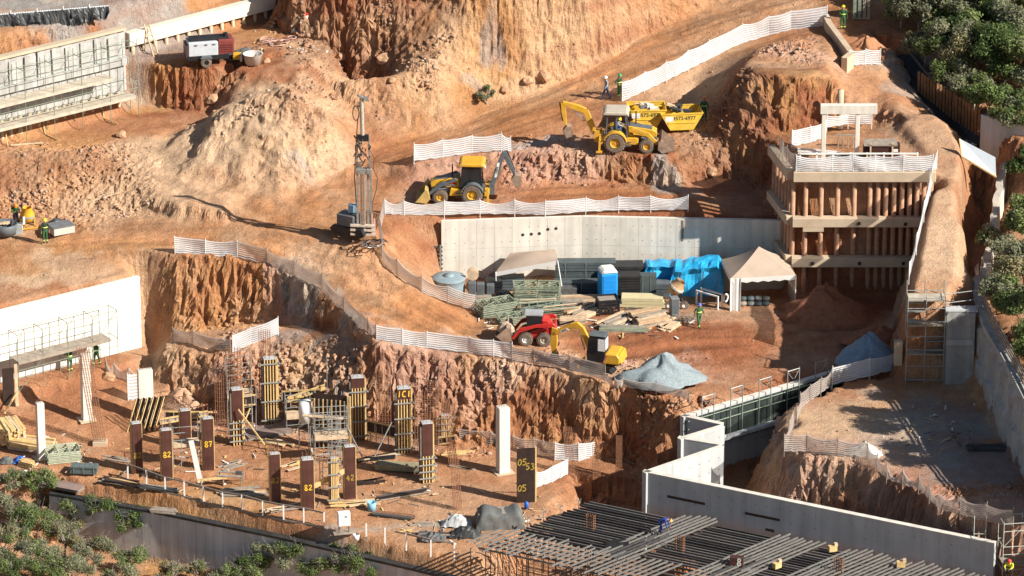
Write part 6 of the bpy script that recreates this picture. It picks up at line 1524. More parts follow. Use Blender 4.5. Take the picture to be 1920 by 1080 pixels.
form_column('small brown form box behind the leftmost marked forms', 348, 838, 2.6, .75, .6, 14, 'ply')
# black marked panel
q = GF(986, 942); c = thing('black_panel', 'black formwork panel with yellow marks and timber edge', 'panel', q, R(8))
MB().box((0, 0, 1.85), (1.15, .03, 3.7)).build('sheet', ply_dark, c); MB().box((.62, .06, 1.85), (.1, .14, 3.75)).build('edge_stud', timber, c); MB().box((-.5, .1, 1.85), (.1, .1, 3.7)).build('edge_stud', timber, c)
for y, tx in ((2.75, '05'), (2.45, '53'), (1.0, '05')): handmark(tx, c, (-.22 if tx == '05' else .28, -.022, y), .42, ink_dull)
MB().bar((.3, .1, 2.2), (.5, 1.4, .05), .09).build('raking_prop', timber, c)
# dark panel at far left
q = GF(20, 764); c = thing('dark_panel', 'dark formwork panel with timber post at the left edge', 'panel', q, R(16))
MB().box((-.1, 0, 1.35), (.75, .05, 2.7)).build('sheet', ply_dark, c); MB().box((.42, -.02, 1.45), (.2, .1, 2.9)).build('post', timber_pale, c); MB().bar((.4, -.3, 1.1), (-.6, -1.0, 0), .09).build('raking_prop', timber, c)
# wall formwork with ladder in the middle
q = GF(620, 842); c = thing('wall_formwork', 'dark ribbed wall formwork with yellow end timbers in the pit', 'formwork', q, R(-12))
MB().box((0, 0, 1.9), (2.2, .06, 3.8)).build('sheet', ply_dark, c)
for i in range(8): MB().box((-1.0 + .28 * i, -.08, 1.75), (.07, .09, 3.4)).build('stud', timber_grey if i % 2 else timber, c)
for z in (.6, 1.5, 2.4): MB().box((0, -.16, z), (2.6, .07, .09)).build('waler', steel, c)
for x in (1.2, 1.32): MB().box((x, -.1, 1.9), (.1, .1, 3.8)).build('end_stud', timber, c)
MB().box((-.3, -.7, 2.5), (2.6, .3, .06)).build('plank', timber_pale, c)
for x in (-1.2, .8):
    for y in (-.55, -.95): MB().tube((x, y, 0), (x, y, 3.2 if y > -.8 else 2.6), .03).build('standard', steel, c)
s = thing('steel_ladder', 'galvanised ladder tower in front of the dark wall formwork', 'ladder', GF(625, 868), R(-6))
for x in (-.3, .3): MB().tube((x, 0, 0), (x, .05, 3.3), .035).build('rail', steel, s)
for k in range(10): MB().tube((-.3, 0, .25 + .32 * k), (.3, 0, .25 + .32 * k), .025).build('rung', steel, s)
s = thing('white_drum', 'tall white wrapped drum beside the dark wall formwork', 'drum', GF(573, 836)); MB().lathe([(0, 1.7), (.38, 1.7), (.42, 2.4), (.38, 3.1), (0, 3.1)], n=14).build('shell', white_paint, s, smooth=True)
for x, y in ((-.4, -.3), (.4, -.3), (-.4, .3), (.4, .3)): MB().tube((x, y, 0), (x, y, 1.75), .03).build('leg', steel, s)
# slab edge forms behind
def edge_form(label, a, b, z, h, m1=ply_dark, props=True):
    A, B = GF(*a), GF(*b); c = thing('slab_formwork', label, 'formwork', A); d = B - A; L = d.length; dn = d.normalized(); n = Vector((dn.y, -dn.x, 0))
    MB().bar(Vector((0, 0, z + h / 2)), d + Vector((0, 0, z + h / 2)), .04, h).build('edge_sheet', m1, c)
    for z2 in (z + .04, z + h): MB().bar(n * .05 + Vector((0, 0, z2)), d + n * .05 + Vector((0, 0, z2)), .08, .09).build('edge_timber', timber, c)
    k = 0
    while k * .55 < L: MB().bar(dn * k * .55 + n * .06 + Vector((0, 0, z)), dn * k * .55 + n * .06 + Vector((0, 0, z + h)), .05, .07).build('stud', timber_grey, c); k += 1
    if props:
        k = 0
        while k * 1.3 < L: MB().tube(dn * (k * 1.3 + .2), dn * (k * 1.3 + .2) + Vector((0, 0, z)), .035).build('prop', steel, c); k += 1
    return c
edge_form('raised timber slab edge form behind the tall ribs', (530, 790), (600, 786), 1.3, .8)
edge_form('dark slab edge form between the two ribbed columns', (690, 834), (745, 846), .9, .8)
edge_form('timber slab form running towards the cliff', (540, 800), (610, 778), 1.7, .35, timber)
edge_form('low timber form beside the net below the cliff', (822, 836), (856, 832), .1, .5)
edge_form('dark beam form behind the soil block', (310, 800), (400, 802), .4, .7)
edge_form('grey beam form behind the leftmost marked forms', (300, 822), (390, 806), 1.0, .35, timber_grey)
edge_form('dark raised form in front of the shaded recess', (430, 800), (480, 796), 1.4, .7)
# platforms
for lab, px, py, L, W_, rz in (('grey plywood platform under the tall ribbed form', 500, 812, 3.0, 1.6, 22), ('dark steel platform right of the tall ribbed form', 548, 800, 2.2, 1.2, 10), ('plywood sheet pile lying by the left end of the rail', 122, 912, 2.8, 1.7, -24)):
    q = GF(px, py); c = thing('plywood_sheets', lab, 'plywood', q, R(rz))
    for k in range(4): MB().box((rnd.uniform(-.1, .1), rnd.uniform(-.1, .1), .06 + .05 * k), (L, W_, .03)).build('sheet', [timber_grey, mat('ply_weathered', (.23, .17, .15), .6, .25, 1.2, dirt=.2)][k == 3], c)
# leaning ribbed panel
q = GF(262, 806); c = thing('ribbed_form', 'ribbed panel leaning under the square concrete pillar', 'panel', q, R(14))
Mr = Matrix.Rotation(R(28), 4, 'Y')
b_ = MB().ext([(-.02, .1), (.02, .1), (.02, 1.0), (-.02, 1.0)], 0, .1)
for i in range(6): x = -.9 + .36 * i; MB().bar((x, -.3, .0), (x + .75, .1, 2.1), .09, .07).build('stud', timber, c)
for i in range(5): x = -.72 + .36 * i; MB().bar((x, -.24, .0), (x + .75, .16, 2.1), .28, .02).build('sheet', ply_dark, c)
# concrete columns
for lab, px, py, h, w, d, rz, tilt in (('slender grey concrete column at left among timber stacks', 78, 860, 3.85, .48, .42, 22, 0), ('tall white tapering concrete column beside a rebar cage', 163, 788, 4.6, .62, .5, 22, 0), ('square pale concrete pillar above the leaning ribbed panel', 274, 790, 3.6, .95, .45, 16, 0), ('thick white concrete column in front of the pit net', 943, 886, 4.5, .72, .65, 22, 0)):
    q = GF(px, py); c = thing('concrete_column', lab, 'column', q, R(rz))
    MB().ext([(-w / 2, 0), (w / 2, 0), (w / 2 * (.82 if 'taper' in lab else 1), h), (-w / 2 * (.9 if 'taper' in lab else 1), h)], -d / 2, d / 2).build('shaft', conc, c, bevel=.015)
    MB().box((0, 0, .04), (w + .5, d + .5, .1)).build('footing', conc_warm, c)
    for i in range(4): MB().tube((-w * .35 + w * .23 * i, 0, h - .05), (-w * .35 + w * .23 * i, 0, h + .25), .014, 5).build('starter_bar', rust, c)
# rebar cages
def cage(label, px, py, h, w, lean=(0, 0), z=-5, n=6, group=None, foot=False, m=rust):
    q = GF(px, py); c = thing('rebar_cage', label, 'rebar', q, 0, group)
    b_ = MB(); top = Vector((lean[0], lean[1], h))
    bars = [(-w / 2 + w * i / (n - 1), s * .14) for i in range(n) for s in (-1, 1)]
    for x, y in bars: MB().tube((x, y, 0), Vector((x, y, 0)) + top, .016, 5).build('bar', m, c)
    k = 1
    while k * .3 < h:
        f = k * .3 / h; o_ = top * f; pts = [o_ + Vector((sx * w / 2, sy * .14, 0)) for sx, sy in ((-1, -1), (1, -1), (1, 1), (-1, 1), (-1, -1))]
        b_.path(pts, .011, 4); k += 1
    tag(b_.build('stirrups', m, c), kind='stuff')
    if foot: MB().box((0, 0, .1), (.9, .7, .35)).build('footing', conc_warm, c)
    return c
cage('tall leaning rebar cage on a concrete foot near the white column', 188, 834, 6.6, .75, (-.95, .3), foot=True)
cage('thin rebar cage standing at the right of the board stack', 850, 872, 4.4, .5, (-.5, .3))
cage('faint rebar cage near the grey covered crate', 858, 955, 3.6, .5, (-.2, .2))
cage('rebar cage in front of the bright net by the cliff', 1072, 900, 3.4, .5, (-.3, .4))
cage('rebar cage at the deep end by the basement wall', 1160, 905, 3.2, .35, (0, 0))
cage('rebar cage standing in the shadow before the deck', 1120, 930, 3.4, .45, (-.1, .2))
cage('tall cage of thin bars beside the yellow ICI form', 790, 850, 4.2, .8, (0, 0))
cage('cage of bars behind the dark recess forms', 415, 800, 3.6, .7, (0, 0))
cage('upper rebar mat standing on the left of the tall ribs', 440, 800, 5.5, .9, (0, 0))
cage('upper rebar mat standing behind the tall ribs', 498, 775, 5.6, .7, (0, .3))
cage('fine mesh of bars against the pale cliff', 720, 826, 5.0, .9, (0, 0))
cage('fine mesh of bars right of the yellow ICI form', 815, 838, 4.6, .9, (0, 0))
# stacks on the pit floor
BX = [timber, timber, mat('timber_lime', (.55, .47, .24), .8, .2, 3), timber_pale]
stack('timber_stack', 'stack of yellow formwork beams at the left edge', 'timber', GF(18, 822), R(-70), 2.3, 1.6, 8, 9, .11, None, 'beam', .06, mats=BX)
stack('timber_stack', 'long stack of yellow beams behind the grey column', 'timber', GF(60, 842), R(-18), 2.9, 1.4, 7, 5, .11, None, 'beam', .06, mats=BX)
frame_stack('pale green steel frames stacked right of the grey column', GF(118, 862), R(14), 2.1, 1.4, 7, .11, mat('frame_mint', (.42, .45, .33), .7, .2, 4, dirt=.25))
stack('timber_stack', 'short yellow timbers beside a blue sheet', 'timber', GF(52, 876), R(-30), .9, .6, 4, 3, .12, None, 'beam', .1, mats=[timber])
q = GF(28, 868); s = thing('tarp_heap', 'crumpled blue and grey sheet at the left edge of the pit', 'tarp', q)
for cx, mm in ((-.5, greytarp), (.35, mat('sheet_blue', (.03, .12, .42), .5, .2, 3))):
    rows = [[Vector((cx - .5 + i * .11, -.4 + j * .11, .05 + .4 * math.sin(math.pi * i / 9) * math.sin(math.pi * j / 7) + rnd.uniform(0, .1))) for i in range(10)] for j in range(8)]
    MB().sheet(rows).build('sheet', mm, s, recalc=False)
panel_stack('dark green bundle of aluminium beams on the pit floor', GF(158, 886), R(-6), 1.7, .7, 4, .12, mat('alu_dark', (.10, .13, .13), .5, .3, 4, dirt=.2))
stack('timber_stack', 'dark boards heaped at the left end of the rail', 'timber', GF(228, 908), R(-22), 2.5, .7, 4, 3, .07, None, 'board', .15, mats=[timber_grey, ply, ply_dark, timber])
stack('timber_stack', 'long grey green boards stacked left of the dark ribbed form', 'timber', GF(748, 880), R(-8), 3.0, 1.0, 4, 4, .09, None, 'board', .03, mats=[mat('board_olive', (.30, .26, .16), .8, .2, 3)])
stack('timber_stack', 'dark steel channels lying behind the white cabinet', 'steel', GF(738, 970), R(-16), 2.6, .6, 5, 2, .08, None, 'channel', .03, mats=[rust, steel_dark])
stack('timber_stack', 'long dark boards near the blue bucket', 'timber', GF(752, 932), R(22), 3.4, .5, 3, 2, .08, None, 'board', .1, mats=[steel_dark, timber_grey, ply_dark])
stack('timber_stack', 'loose yellow boards left of the blue bucket', 'timber', GF(668, 948), R(14), 2.2, .9, 5, 2, .08, None, 'board', .3, mats=[timber, timber_pale])
stack('timber_stack', 'dark boards lying along the rail below the bench', 'timber', GF(300, 920), R(-14), 2.6, .5, 3, 2, .07, None, 'board', .2, mats=[steel_dark, timber_grey])
stack('timber_stack', 'pale broken boards between rail and marked forms', 'timber', GF(545, 955), R(18), 2.6, .7, 4, 2, .06, None, 'board', .3, mats=[timber_pale, timber_grey])
stack('timber_stack', 'grey boards lying at the foot of the ICI form', 'timber', GF(715, 860), R(20), 2.6, .6, 3, 2, .08, None, 'board', .25, mats=[timber_pale, timber_grey, blk])
stack('timber_stack', 'pale planks scattered at the edge above the deck', 'timber', GF(1010, 990), R(-30), 1.9, .9, 4, 2, .07, None, 'board', .35, mats=[timber_pale, timber])
stack('timber_stack', 'timbers on the bank behind the shrubs', 'timber', P(305, 962, -6), R(-14), 1.6, .6, 4, 2, .1, None, 'board', .1, mats=[timber_grey, steel_dark])
stack('timber_stack', 'black pipes and boards beside the black plastic heap', 'timber', GF(820, 1005), R(-4), 2.4, .4, 3, 2, .07, None, 'board', .1, mats=[steel_dark, timber_grey])
# plank across the marked forms, props
pl_a, pl_b = GF(586, 912), GF(652, 884)
q = GF(590, 938); o = MB().bar((0, -.5, 1.2), (2.3, .2, 2.15), .06, .34).build('plank', timber); o.location = q; tag(o, 'broad pale plank nailed across two brown column forms', 'plank', None, 'thing')
o = MB().bar((0, 0, 0), (-.55, .2, 2.8), .32, .04, up=(0, 1, 0)).build('white_board', white_paint); o.location = GF(376, 905); tag(o, 'white board leaning against the form marked 87', 'board', None, 'thing')
for k, (px, py, dx, h) in enumerate(((470, 830, -.9, 2.4), (448, 838, 1.9, 2.6), (650, 868, 1.3, 2.6), (735, 856, -1.2, 2.4))):
    o = MB().bar((0, 0, h), (dx if k != 0 else -1.0, -.5, 0), .08 if k < 2 else .06).build('raking_prop', timber if k < 2 else steel); o.location = GF(px, py)
    tag(o, ['pale raking prop leaning left of the tall ribbed form', 'yellow raking prop right of the dark column form', 'grey raking prop left of the ICI form', 'grey raking prop crossing towards the ICI form'][k], 'prop', None, 'thing')
s = thing('work_bench', 'low grey work bench in front of the form marked 87', 'bench', GF(432, 905), R(-8))
for y in (-.3, .3): MB().box((0, y, .6), (1.7, .25, .05)).build('board', timber_grey, s)
for x in (-.75, .75):
    for y in (-.35, .35): MB().box((x, y, .3), (.07, .07, .6)).build('leg', timber_grey, s)
MB().box((.55, 0, .72), (.4, .2, .2)).build('saw', steel_dark, s)
s = thing('work_bench', 'pale plank bench between form 87 and the marked form row', 'bench', GF(398, 912), R(14))
MB().box((0, 0, .5), (1.8, .3, .06)).build('board', timber, s)
for x in (-.7, .7): MB().box((x, 0, .25), (.07, .3, .5)).build('leg', timber_grey, s)
q = GF(697, 958); o = MB().lathe([(0, 0), (.24, 0), (.29, .62), (.27, .62), (.22, .05), (0, .05)], n=18).build('bucket', mat('bucket_sky', (.22, .45, .60), .6, .1, 3, dirt=.15), smooth=True); o.location = q; tag(o, 'light blue drum bucket beside the yellow boards', 'bucket', None, 'thing')
s = thing('electric_cabinet', 'white electric cabinet on legs at the guard rail', 'cabinet', P(645, 1000, -5.1), R(12))
MB().box((0, 0, 1.0), (.75, .4, .9)).build('box', white_paint, s, bevel=.02); MB().box((-.05, -.21, 1.0), (.6, .02, .78)).build('door', mat('cab_door', (.62, .64, .66), .5), s); MB().box((.1, -.225, 1.2), (.14, .02, .08)).build('label_plate', dgrey, s)
for x in (-.3, .3): MB().box((x, 0, .28), (.06, .06, .56)).build('leg', steel_dark, s)
MB().box((0, 0, .05), (1.3, .5, .06)).build('base', timber_grey, s)
q = P(668, 1012, -5.1); o = MB().lathe([(0, 0), (.17, 0), (.2, .36), (.18, .36), (.16, .04), (0, .04)], n=14).build('bucket', white_paint, smooth=True); o.location = q; tag(o, 'small white bucket beside the electric cabinet', 'bucket', None, 'thing')
q = GF(48, 895); o = MB().lathe([(0, 0), (.16, 0), (.19, .34), (.17, .34), (.15, .04), (0, .04)], n=14).build('bucket', white_paint, smooth=True); o.location = q; tag(o, 'small white bucket left of the plywood pile', 'bucket', None, 'thing')
# covered crate, plastic heaps
s = thing('covered_crate', 'large crate covered with a grey tarpaulin near the deck', 'crate', GF(937, 985), R(6))
rows = []
for j in range(9):
    f = j / 8; hh = [0, .35, .75, 1.1, 1.22, 1.25, 1.25, 1.2, 1.1][j]; yy = [-.75, -.72, -.7, -.66, -.5, -.1, .3, .6, .8][j]
    rows.append([Vector((-1.5 + 3.0 * i / 14, yy + .05 * math.sin(i * 1.7 + j), hh * (.9 + .1 * math.sin(i * .6)) * min(1, .3 + min(i, 14 - i) * .5) + .03 * math.sin(i * 2.3 + j))) for i in range(15)])
MB().sheet(rows).build('tarp', greytarp, s, smooth=True, recalc=False)
MB().box((0, .1, .5), (2.7, 1.1, 1.0)).build('crate', timber_grey, s)
for lab, px, py, w, h, mm in (('plastic wrapped grey bundle before the covered crate', 856, 985, 1.9, .65, mat('plastic_wrap', (.42, .43, .42), .35, .3, 2)), ('heap of black plastic bags by the rail end', 872, 1005, 2.0, .6, blacksheet), ('small heap of dark rags behind the rail end', 812, 1012, 1.6, .4, steel_dark)):
    s = thing('plastic_heap', lab, 'plastic', GF(px, py))
    rows = [[Vector((-w / 2 + w * i / 12, -.5 + j * .11, .03 + h * math.sin(math.pi * i / 12) * math.sin(math.pi * j / 9) + rnd.uniform(0, .14))) for i in range(13)] for j in range(10)]
    MB().sheet(rows).build('sheet', mm, s, recalc=False)
o = MB().lathe([(0, 0), (.14, 0), (.14, .34), (.05, .42), (0, .42)], n=12).build('water_bottle', mat('bottle_blue', (.03, .14, .55), .3), smooth=True); o.location = P(987, 952, -4.9); tag(o, 'bright blue bottle at the foot of the black panel', 'bottle', None, 'thing')
# guard rail
bases = [(240, 899), (275, 911), (310, 924), (346, 934), (382, 944), (418, 953), (454, 961), (493, 969), (532, 977), (570, 985), (608, 993)]
gr = thing('guard_rail', 'long white guard rail along the front edge of the pit', 'railing', GF(*bases[0])); O = GF(*bases[0]); prev = None
for bx in bases:
    q = GF(*bx) - O; MB().box(q + Vector((0, 0, .5)), (.09, .09, 1.15)).build('post', white_paint, gr)
    if prev is not None:
        MB().bar(prev + Vector((0, 0, 1.05)), q + Vector((0, 0, 1.05)), .05, .11).build('rail', timber_grey, gr); MB().bar(prev + Vector((0, -.05, .04)), q + Vector((0, -.05, .04)), .05, .12).build('kick_board', timber_grey, gr)
    prev = q
for k, bx in enumerate(((687, 1012), (722, 1020))):
    o = MB().box((0, 0, .5), (.09, .09, 1.15)).build('rail_post', white_paint); o.location = P(*bx, -5.05); tag(o, ['lone white rail post right of the electric cabinet', 'lone white rail post left of the short rail'][k], 'post', None, 'thing')
bases = [(762, 1030), (808, 1042), (852, 1048)]
gr = thing('guard_rail', 'short white guard rail at the right end of the bank', 'railing', P(*bases[0], -5.05)); O = P(*bases[0], -5.05); prev = Vector((-.7, .3, 0))
for bx in bases:
    q = P(*bx, -5.05) - O; MB().box(q + Vector((0, 0, .5)), (.09, .09, 1.15)).build('post', white_paint, gr); MB().bar(prev + Vector((0, 0, 1.05)), q + Vector((0, 0, 1.05)), .05, .11).build('rail', timber_grey, gr); prev = q

# scaffolds and clutter among the forms
for lab, a_, b_, h_, nb_, dk_ in (('small scaffold bay around the dark wall formwork', (588, 862), (650, 858), 3.6, 2, [(1.9, 0, 2)]), ('small scaffold bay behind the forms marked 82', (322, 868), (372, 864), 2.9, 1, [(1.6, 0, 1)]), ('scaffold frame left of the tall ribbed form', (425, 792), (470, 786), 4.6, 1, [(2.2, 0, 1)]), ('scaffold frame right of the tall ribbed form', (535, 806), (590, 802), 2.6, 1, [(1.3, 0, 1)]), ('low scaffold frame beside the form marked 42', (600, 918), (640, 914), 2.2, 1, [])):
    scaffold(lab, GF(*a_), GF(*b_), h_, nb_, .9, dk_, m=steel, plank=timber_pale, lift=1.2)
for lab, px, py, L, W_, nx, nz, rz, ms in (('scattered boards between the marked forms and the long rail', 450, 925, 2.2, 1.2, 4, 2, 12, [timber_pale, timber_grey]), ('scattered boards right of the form marked 87', 440, 872, 1.6, .9, 4, 1, 30, [timber_grey]), ('short offcuts before the dark wall formwork', 560, 872, 1.3, 1.0, 4, 2, 40, [timber, timber_pale]), ('boards lying behind the leftmost forms', 215, 862, 1.8, .6, 3, 1, -20, [timber_grey]), ('dark boards at the foot of the form marked 42', 690, 905, 2.0, .7, 3, 2, 24, [timber_grey, ply_dark]), ('boards leaning under the cliff near the short form', 860, 850, 1.6, .6, 3, 1, 10, [timber, timber_grey]), ('planks across the trench left of the white column', 880, 880, 1.8, .5, 2, 1, -24, [timber_grey]), ('boards near the plastic bundle', 800, 985, 1.9, .6, 3, 1, 8, [timber_grey, steel_dark]), ('broken boards in front of the tall ribbed form', 520, 832, 1.7, .8, 3, 2, -30, [timber_pale, timber]), ('boards lying in the shade before the cliff', 620, 812, 2.2, .7, 3, 2, 8, [timber_grey, blk])):
    stack('timber_stack', lab, 'timber', GF(px, py), R(rz), L, W_, nx, nz, .06, None, 'board', .3, mats=ms, bearers=False, z0=.03)
for k, (px, py, h_, lab) in enumerate(((480, 812, 3.2, 'upright steel prop left of the tall ribs'), (598, 830, 3.0, 'upright steel prop behind the white drum'), (640, 826, 3.4, 'upright steel prop left of the bare top form'), (705, 838, 2.6, 'upright steel prop between the ribbed forms'), (340, 884, 2.2, 'upright steel prop beside the bright 82 form'), (430, 815, 3.8, 'tall thin pole at the shaded recess'), (613, 790, 4.4, 'tall thin pole against the cliff'))):
    c = thing('steel_prop', lab, 'prop', GF(px, py)); MB().tube((0, 0, 0), (.05, 0, h_), .03, 6).build('tube', steel, c); MB().box((0, 0, .01), (.16, .16, .02)).build('base_plate', steel_dark, c); MB().tube((.03, 0, h_ * .55), (.03, 0, h_ * .6), .05, 8).build('collar', steel_dark, c)
# ---------------------------------------------------------------- steel deck on props
DZ = -3.0
Ud, Vd = Vector((.891, -.454, 0)), Vector((.72, .69, 0)).normalized()
D0 = Vector((A_.x, A_.y, DZ)) + nU * .3
dk = thing('shoring_deck', 'large deck of grey steel beams on props beside the basement wall', 'deck', D0)
beamm = mat('deck_beam', (.155, .15, .14), .6, .18, 3, dirt=.2, dirtcol=(.38, .34, .28)); beamd = mat('deck_beam_dark', (.06, .06, .06), .6, .25, 3, dirt=.15, dirtcol=(.25, .22, .19))
def dbeam(u0, v0, u1, v1, z, m, w=.062, h=.10):
    a, b = Ud * u0 - Vd * v0, Ud * u1 - Vd * v1
    return MB().bar(Vector((a.x, a.y, z)), Vector((b.x, b.y, z)), w, h).build('beam', m, dk)
def bay(u0, u1, v0, v1, step=.36):
    v = v0
    while v < v1:
        dbeam(u0 + rnd.uniform(-.2, .1), v, u1 + rnd.uniform(-.1, .2), v, -.08, beamd if rnd.random() < .5 else beamm, .07, .12); v += step * rnd.uniform(.9, 1.1)
def run(u0, u1, step, v0, v1, z=.08, jit=.5):
    u = u0
    while u < u1:
        # long runs are made of two overlapping beams
        vm = rnd.uniform(.35, .65) * (v0 + v1)
        va, vb = v0 + rnd.uniform(-jit * .3, jit), v1 + rnd.uniform(-jit, jit)
        if vb - va > 4:
            dbeam(u, va, u, vm + .4, z, beamm); dbeam(u + .11, vm - .3, u + .11, vb, z + rnd.uniform(-.02, .05), rnd.choice([beamm, beamm, beamd]))
        else: dbeam(u, va, u, vb, z, beamm)
        u += step * rnd.uniform(.88, 1.12)
bay(-2.6, 3.6, .9, 7.2); run(3.3, 5.6, .34, -.2, 8.2); run(-3.4, 8.5, .42, 7.2, 10.6, .1, .6)
bay(5.6, 9.8, .6, 7.2); run(9.6, 12.6, .34, -.1, 10.5); bay(12.4, 14.6, .6, 7); run(14.2, 24.0, .37, -.2, 11.0)
for v in np.arange(.8, 10.6, .62):
    for u in np.arange(-2.6, 22, 6.2): dbeam(u + rnd.uniform(-.3, .3), v, u + 6.5, v + .02, -.24, rnd.choice([beamd, beamd, beamm]), .07, .12)
prop_me = MB().tube((0, 0, 0), (0, 0, 3.6), .035, 6).mesh('prop', steel_dark); head_me = MB().tube((0, 0, 0), (0, 0, .5), .03, 6).box((0, 0, .5), (.3, .1, .03)).box((-.14, 0, .58), (.03, .1, .15)).box((.14, 0, .58), (.03, .1, .15)).mesh('prop_head', steel)
for u in np.arange(-3.2, 13, .85):
    for v in (8.6, 10.2): a = Ud * (u + rnd.uniform(-.1, .1)) - Vd * v; link('prop', prop_me, dk, (a.x, a.y, -3.9))
for u in np.arange(-2.5, 10, 1.5):
    for v in (1.5, 4, 6.5): a = Ud * u - Vd * v; link('prop', prop_me, dk, (a.x, a.y, -3.9))
for u, v in ((-2.9, 1.6), (-3.1, 2.9), (-3.2, 4.2), (-3.3, 5.4)): a = Ud * u - Vd * v; link('prop', prop_me, dk, (a.x, a.y, -3.9)); link('prop_head', head_me, dk, (a.x, a.y, -.3))
for u in np.arange(-3.2, 12, 1.7): a, b = Ud * u - Vd * 10.2, Ud * (u + 1.7) - Vd * 10.2; MB().tube((a.x, a.y, -3.2), (b.x, b.y, -1.2), .02, 5).build('brace', steel_dark, dk); MB().tube((a.x, a.y, -1.6), (b.x, b.y, -1.6), .02, 5).build('ledger', steel_dark, dk)
for k, (u, v, lab) in enumerate(((.3, 4.6, 'rusty rebar stub in the first bay of the steel deck'), (6.6, 5.0, 'rusty rebar stub in the second bay of the steel deck'), (15.8, 3.4, 'rusty rebar stub among the beams near the pale wall'), (14.5, 8.6, 'rusty rebar stub at the bottom edge of the deck'))):
    a = D0 + Ud * u - Vd * v; c = thing('rebar_cage', lab, 'rebar', (a.x, a.y, DZ - 3.7), R(-27))
    for x in (-.25, -.08, .08, .25):
        for y in (-.12, .12): MB().tube((x, y, 0), (x, y, 4.6), .02, 5).build('bar', rust, c)
    b_ = MB()
    for z in np.arange(3.4, 4.6, .16): b_.path([Vector((sx * .26, sy * .13, z)) for sx, sy in ((-1, -1), (1, -1), (1, 1), (-1, 1), (-1, -1))], .014, 4)
    tag(b_.build('stirrups', rust, c), kind='stuff')
a = D0 + Ud * 10.8 - Vd * 5.6; c = thing('marker_box', 'small dark column head with a white 8 on the steel deck', 'box', (a.x, a.y, DZ + .1), R(-10)); MB().box((0, 0, .25), (.8, .5, .5)).build('box', ply, c); handmark('8', c, (.2, -.262, .28), .42, lamp_w)
a = D0 + Ud * 3.6 - Vd * 6.4; c = thing('beam_clamp', 'black steel form box between the beams beside the blue worker', 'box', (a.x, a.y, DZ - .3), R(20)); MB().box((0, 0, .2), (1.3, .1, .7)).build('side', blk, c); MB().box((0, .5, .2), (1.3, .1, .7)).build('side', blk, c)
for k, (u, v) in enumerate(((18.2, 1.2), (13.6, 1.0), (12.9, 4.9))):
    a = D0 + Ud * u - Vd * v; c = thing('timber_block', ['yellow timber block at the wall end of the deck', 'timber block by the wall in the deck middle', 'yellow timber wedge amid the deck beams'][k], 'timber', (a.x, a.y, DZ + .1), R(20 * k)); MB().box((0, 0, .18), (.5, .3, .35)).build('block', timber, c); MB().box((.2, 0, .4), (.2, .2, .2)).build('wedge', timber_pale, c)
edge_form('timber grid form hanging on the front edge left of the deck', (880, 1062), (985, 1020), -.9, .6, timber, False)
edge_form('second timber grid form below the short rail', (820, 1080), (900, 1052), -1.0, .6, ply, False)

# ================================================================ PEOPLE
skin_m = mat('skin', (.28, .14, .09), .6)
green_w = mat('work_green', (.035, .12, .045), .85, .2, 6)
greend = mat('work_dark', (.03, .06, .035), .85, .2, 6)
boot_m = mat('boots', (.03, .025, .02), .7)
hivis = mat('hivis_band', (.70, .85, .20), .5)
MB_GREY, MB_JEAN, MB_BLUE = mat('shirt_grey', (.30, .32, .35), .85, .1, 6), mat('jeans', (.04, .09, .25), .85, .15, 6), mat('work_blue', (.03, .06, .28), .85, .15, 6)
def person(label, q, rz, pose, top, leg, helmet, bands=True, scale=1.0):
    J = POSES[pose]; root = thing('person', label, 'person', q, rz, None, scale)
    bm_ = BODY[pose].copy()
    for k_, m_ in enumerate((top, leg, skin_m, boot_m)): bm_.materials[k_] = m_
    link('body', bm_, root)
    hv = Vector(J['head']) + (Vector(J['head']) - Vector(J['neck'])) * .35
    up = (Vector(J['head']) - Vector(J['neck'])).normalized(); Rm = up.to_track_quat('Z', 'Y').to_matrix().to_4x4()
    h_ = MB().lathe([(.155, 0), (.155, .015), (.125, .02), (.12, .07), (.09, .115), (.04, .135), (0, .138)], n=14); h_.v = [tuple(Rm @ Vector((x, y - .01, z)) + hv) for x, y, z in h_.v]
    h_.build('helmet', helmet, root, smooth=True)
    if bands:
        c = Vector(J['chest']); pl = Vector(J['pel']); ax = (c - pl).normalized(); Rm2 = ax.to_track_quat('Z', 'Y').to_matrix().to_4x4(); ce = pl.lerp(c, .62)
        b_ = MB().lathe([(.19, -.03), (.195, 0), (.19, .03)], n=16); b_.v = [tuple(Rm2 @ Vector((x, y * .82, z)) + ce) for x, y, z in b_.v]; b_.build('reflective_band', hivis, root)
        for k, s in enumerate((-1, 1)):
            a = Vector(J['ank'][k]); kn = Vector(J['knee'][k]); a.x *= s; kn.x *= s; p_ = a.lerp(kn, .25); b_ = MB().tube(p_, a.lerp(kn, .38), .078, 10, cap=False); b_.build('reflective_band', hivis, root)
    return root
hw, hy, hg, ho, hb, hr = [mat(n, c, .4) for n, c in (('helmet_white', (.75, .74, .70)), ('helmet_yellow', (.80, .55, .03)), ('helmet_green', (.03, .28, .10)), ('helmet_orange', (.75, .20, .03)), ('helmet_blue', (.08, .12, .45)), ('helmet_red', (.60, .06, .04)))]
person('person in grey shirt and blue jeans with white helmet on the road', P(1137, 187, 7.15), R(-60), 'walk', MB_GREY, MB_JEAN, hw, False)
person('person in dark green workwear with green helmet at the fence end', P(1161, 183, 7.2), R(50), 'hips', greend, green_w, hg)
person('person in green workwear with orange helmet beside the yellow skip', G(1320, 228), R(170), 'stand', green_w, green_w, ho)
person('person in green workwear with yellow helmet at the top of the road', P(1580, 55, 10.2), R(170), 'stand', green_w, green_w, hy)
person('person in green workwear with blue helmet crossing the yard', P(1310, 614, 0), R(30), 'walk', green_w, green_w, hb)
person('person in dark green workwear standing by the steel box', G(85, 456), R(20), 'stand', greend, green_w, hy)
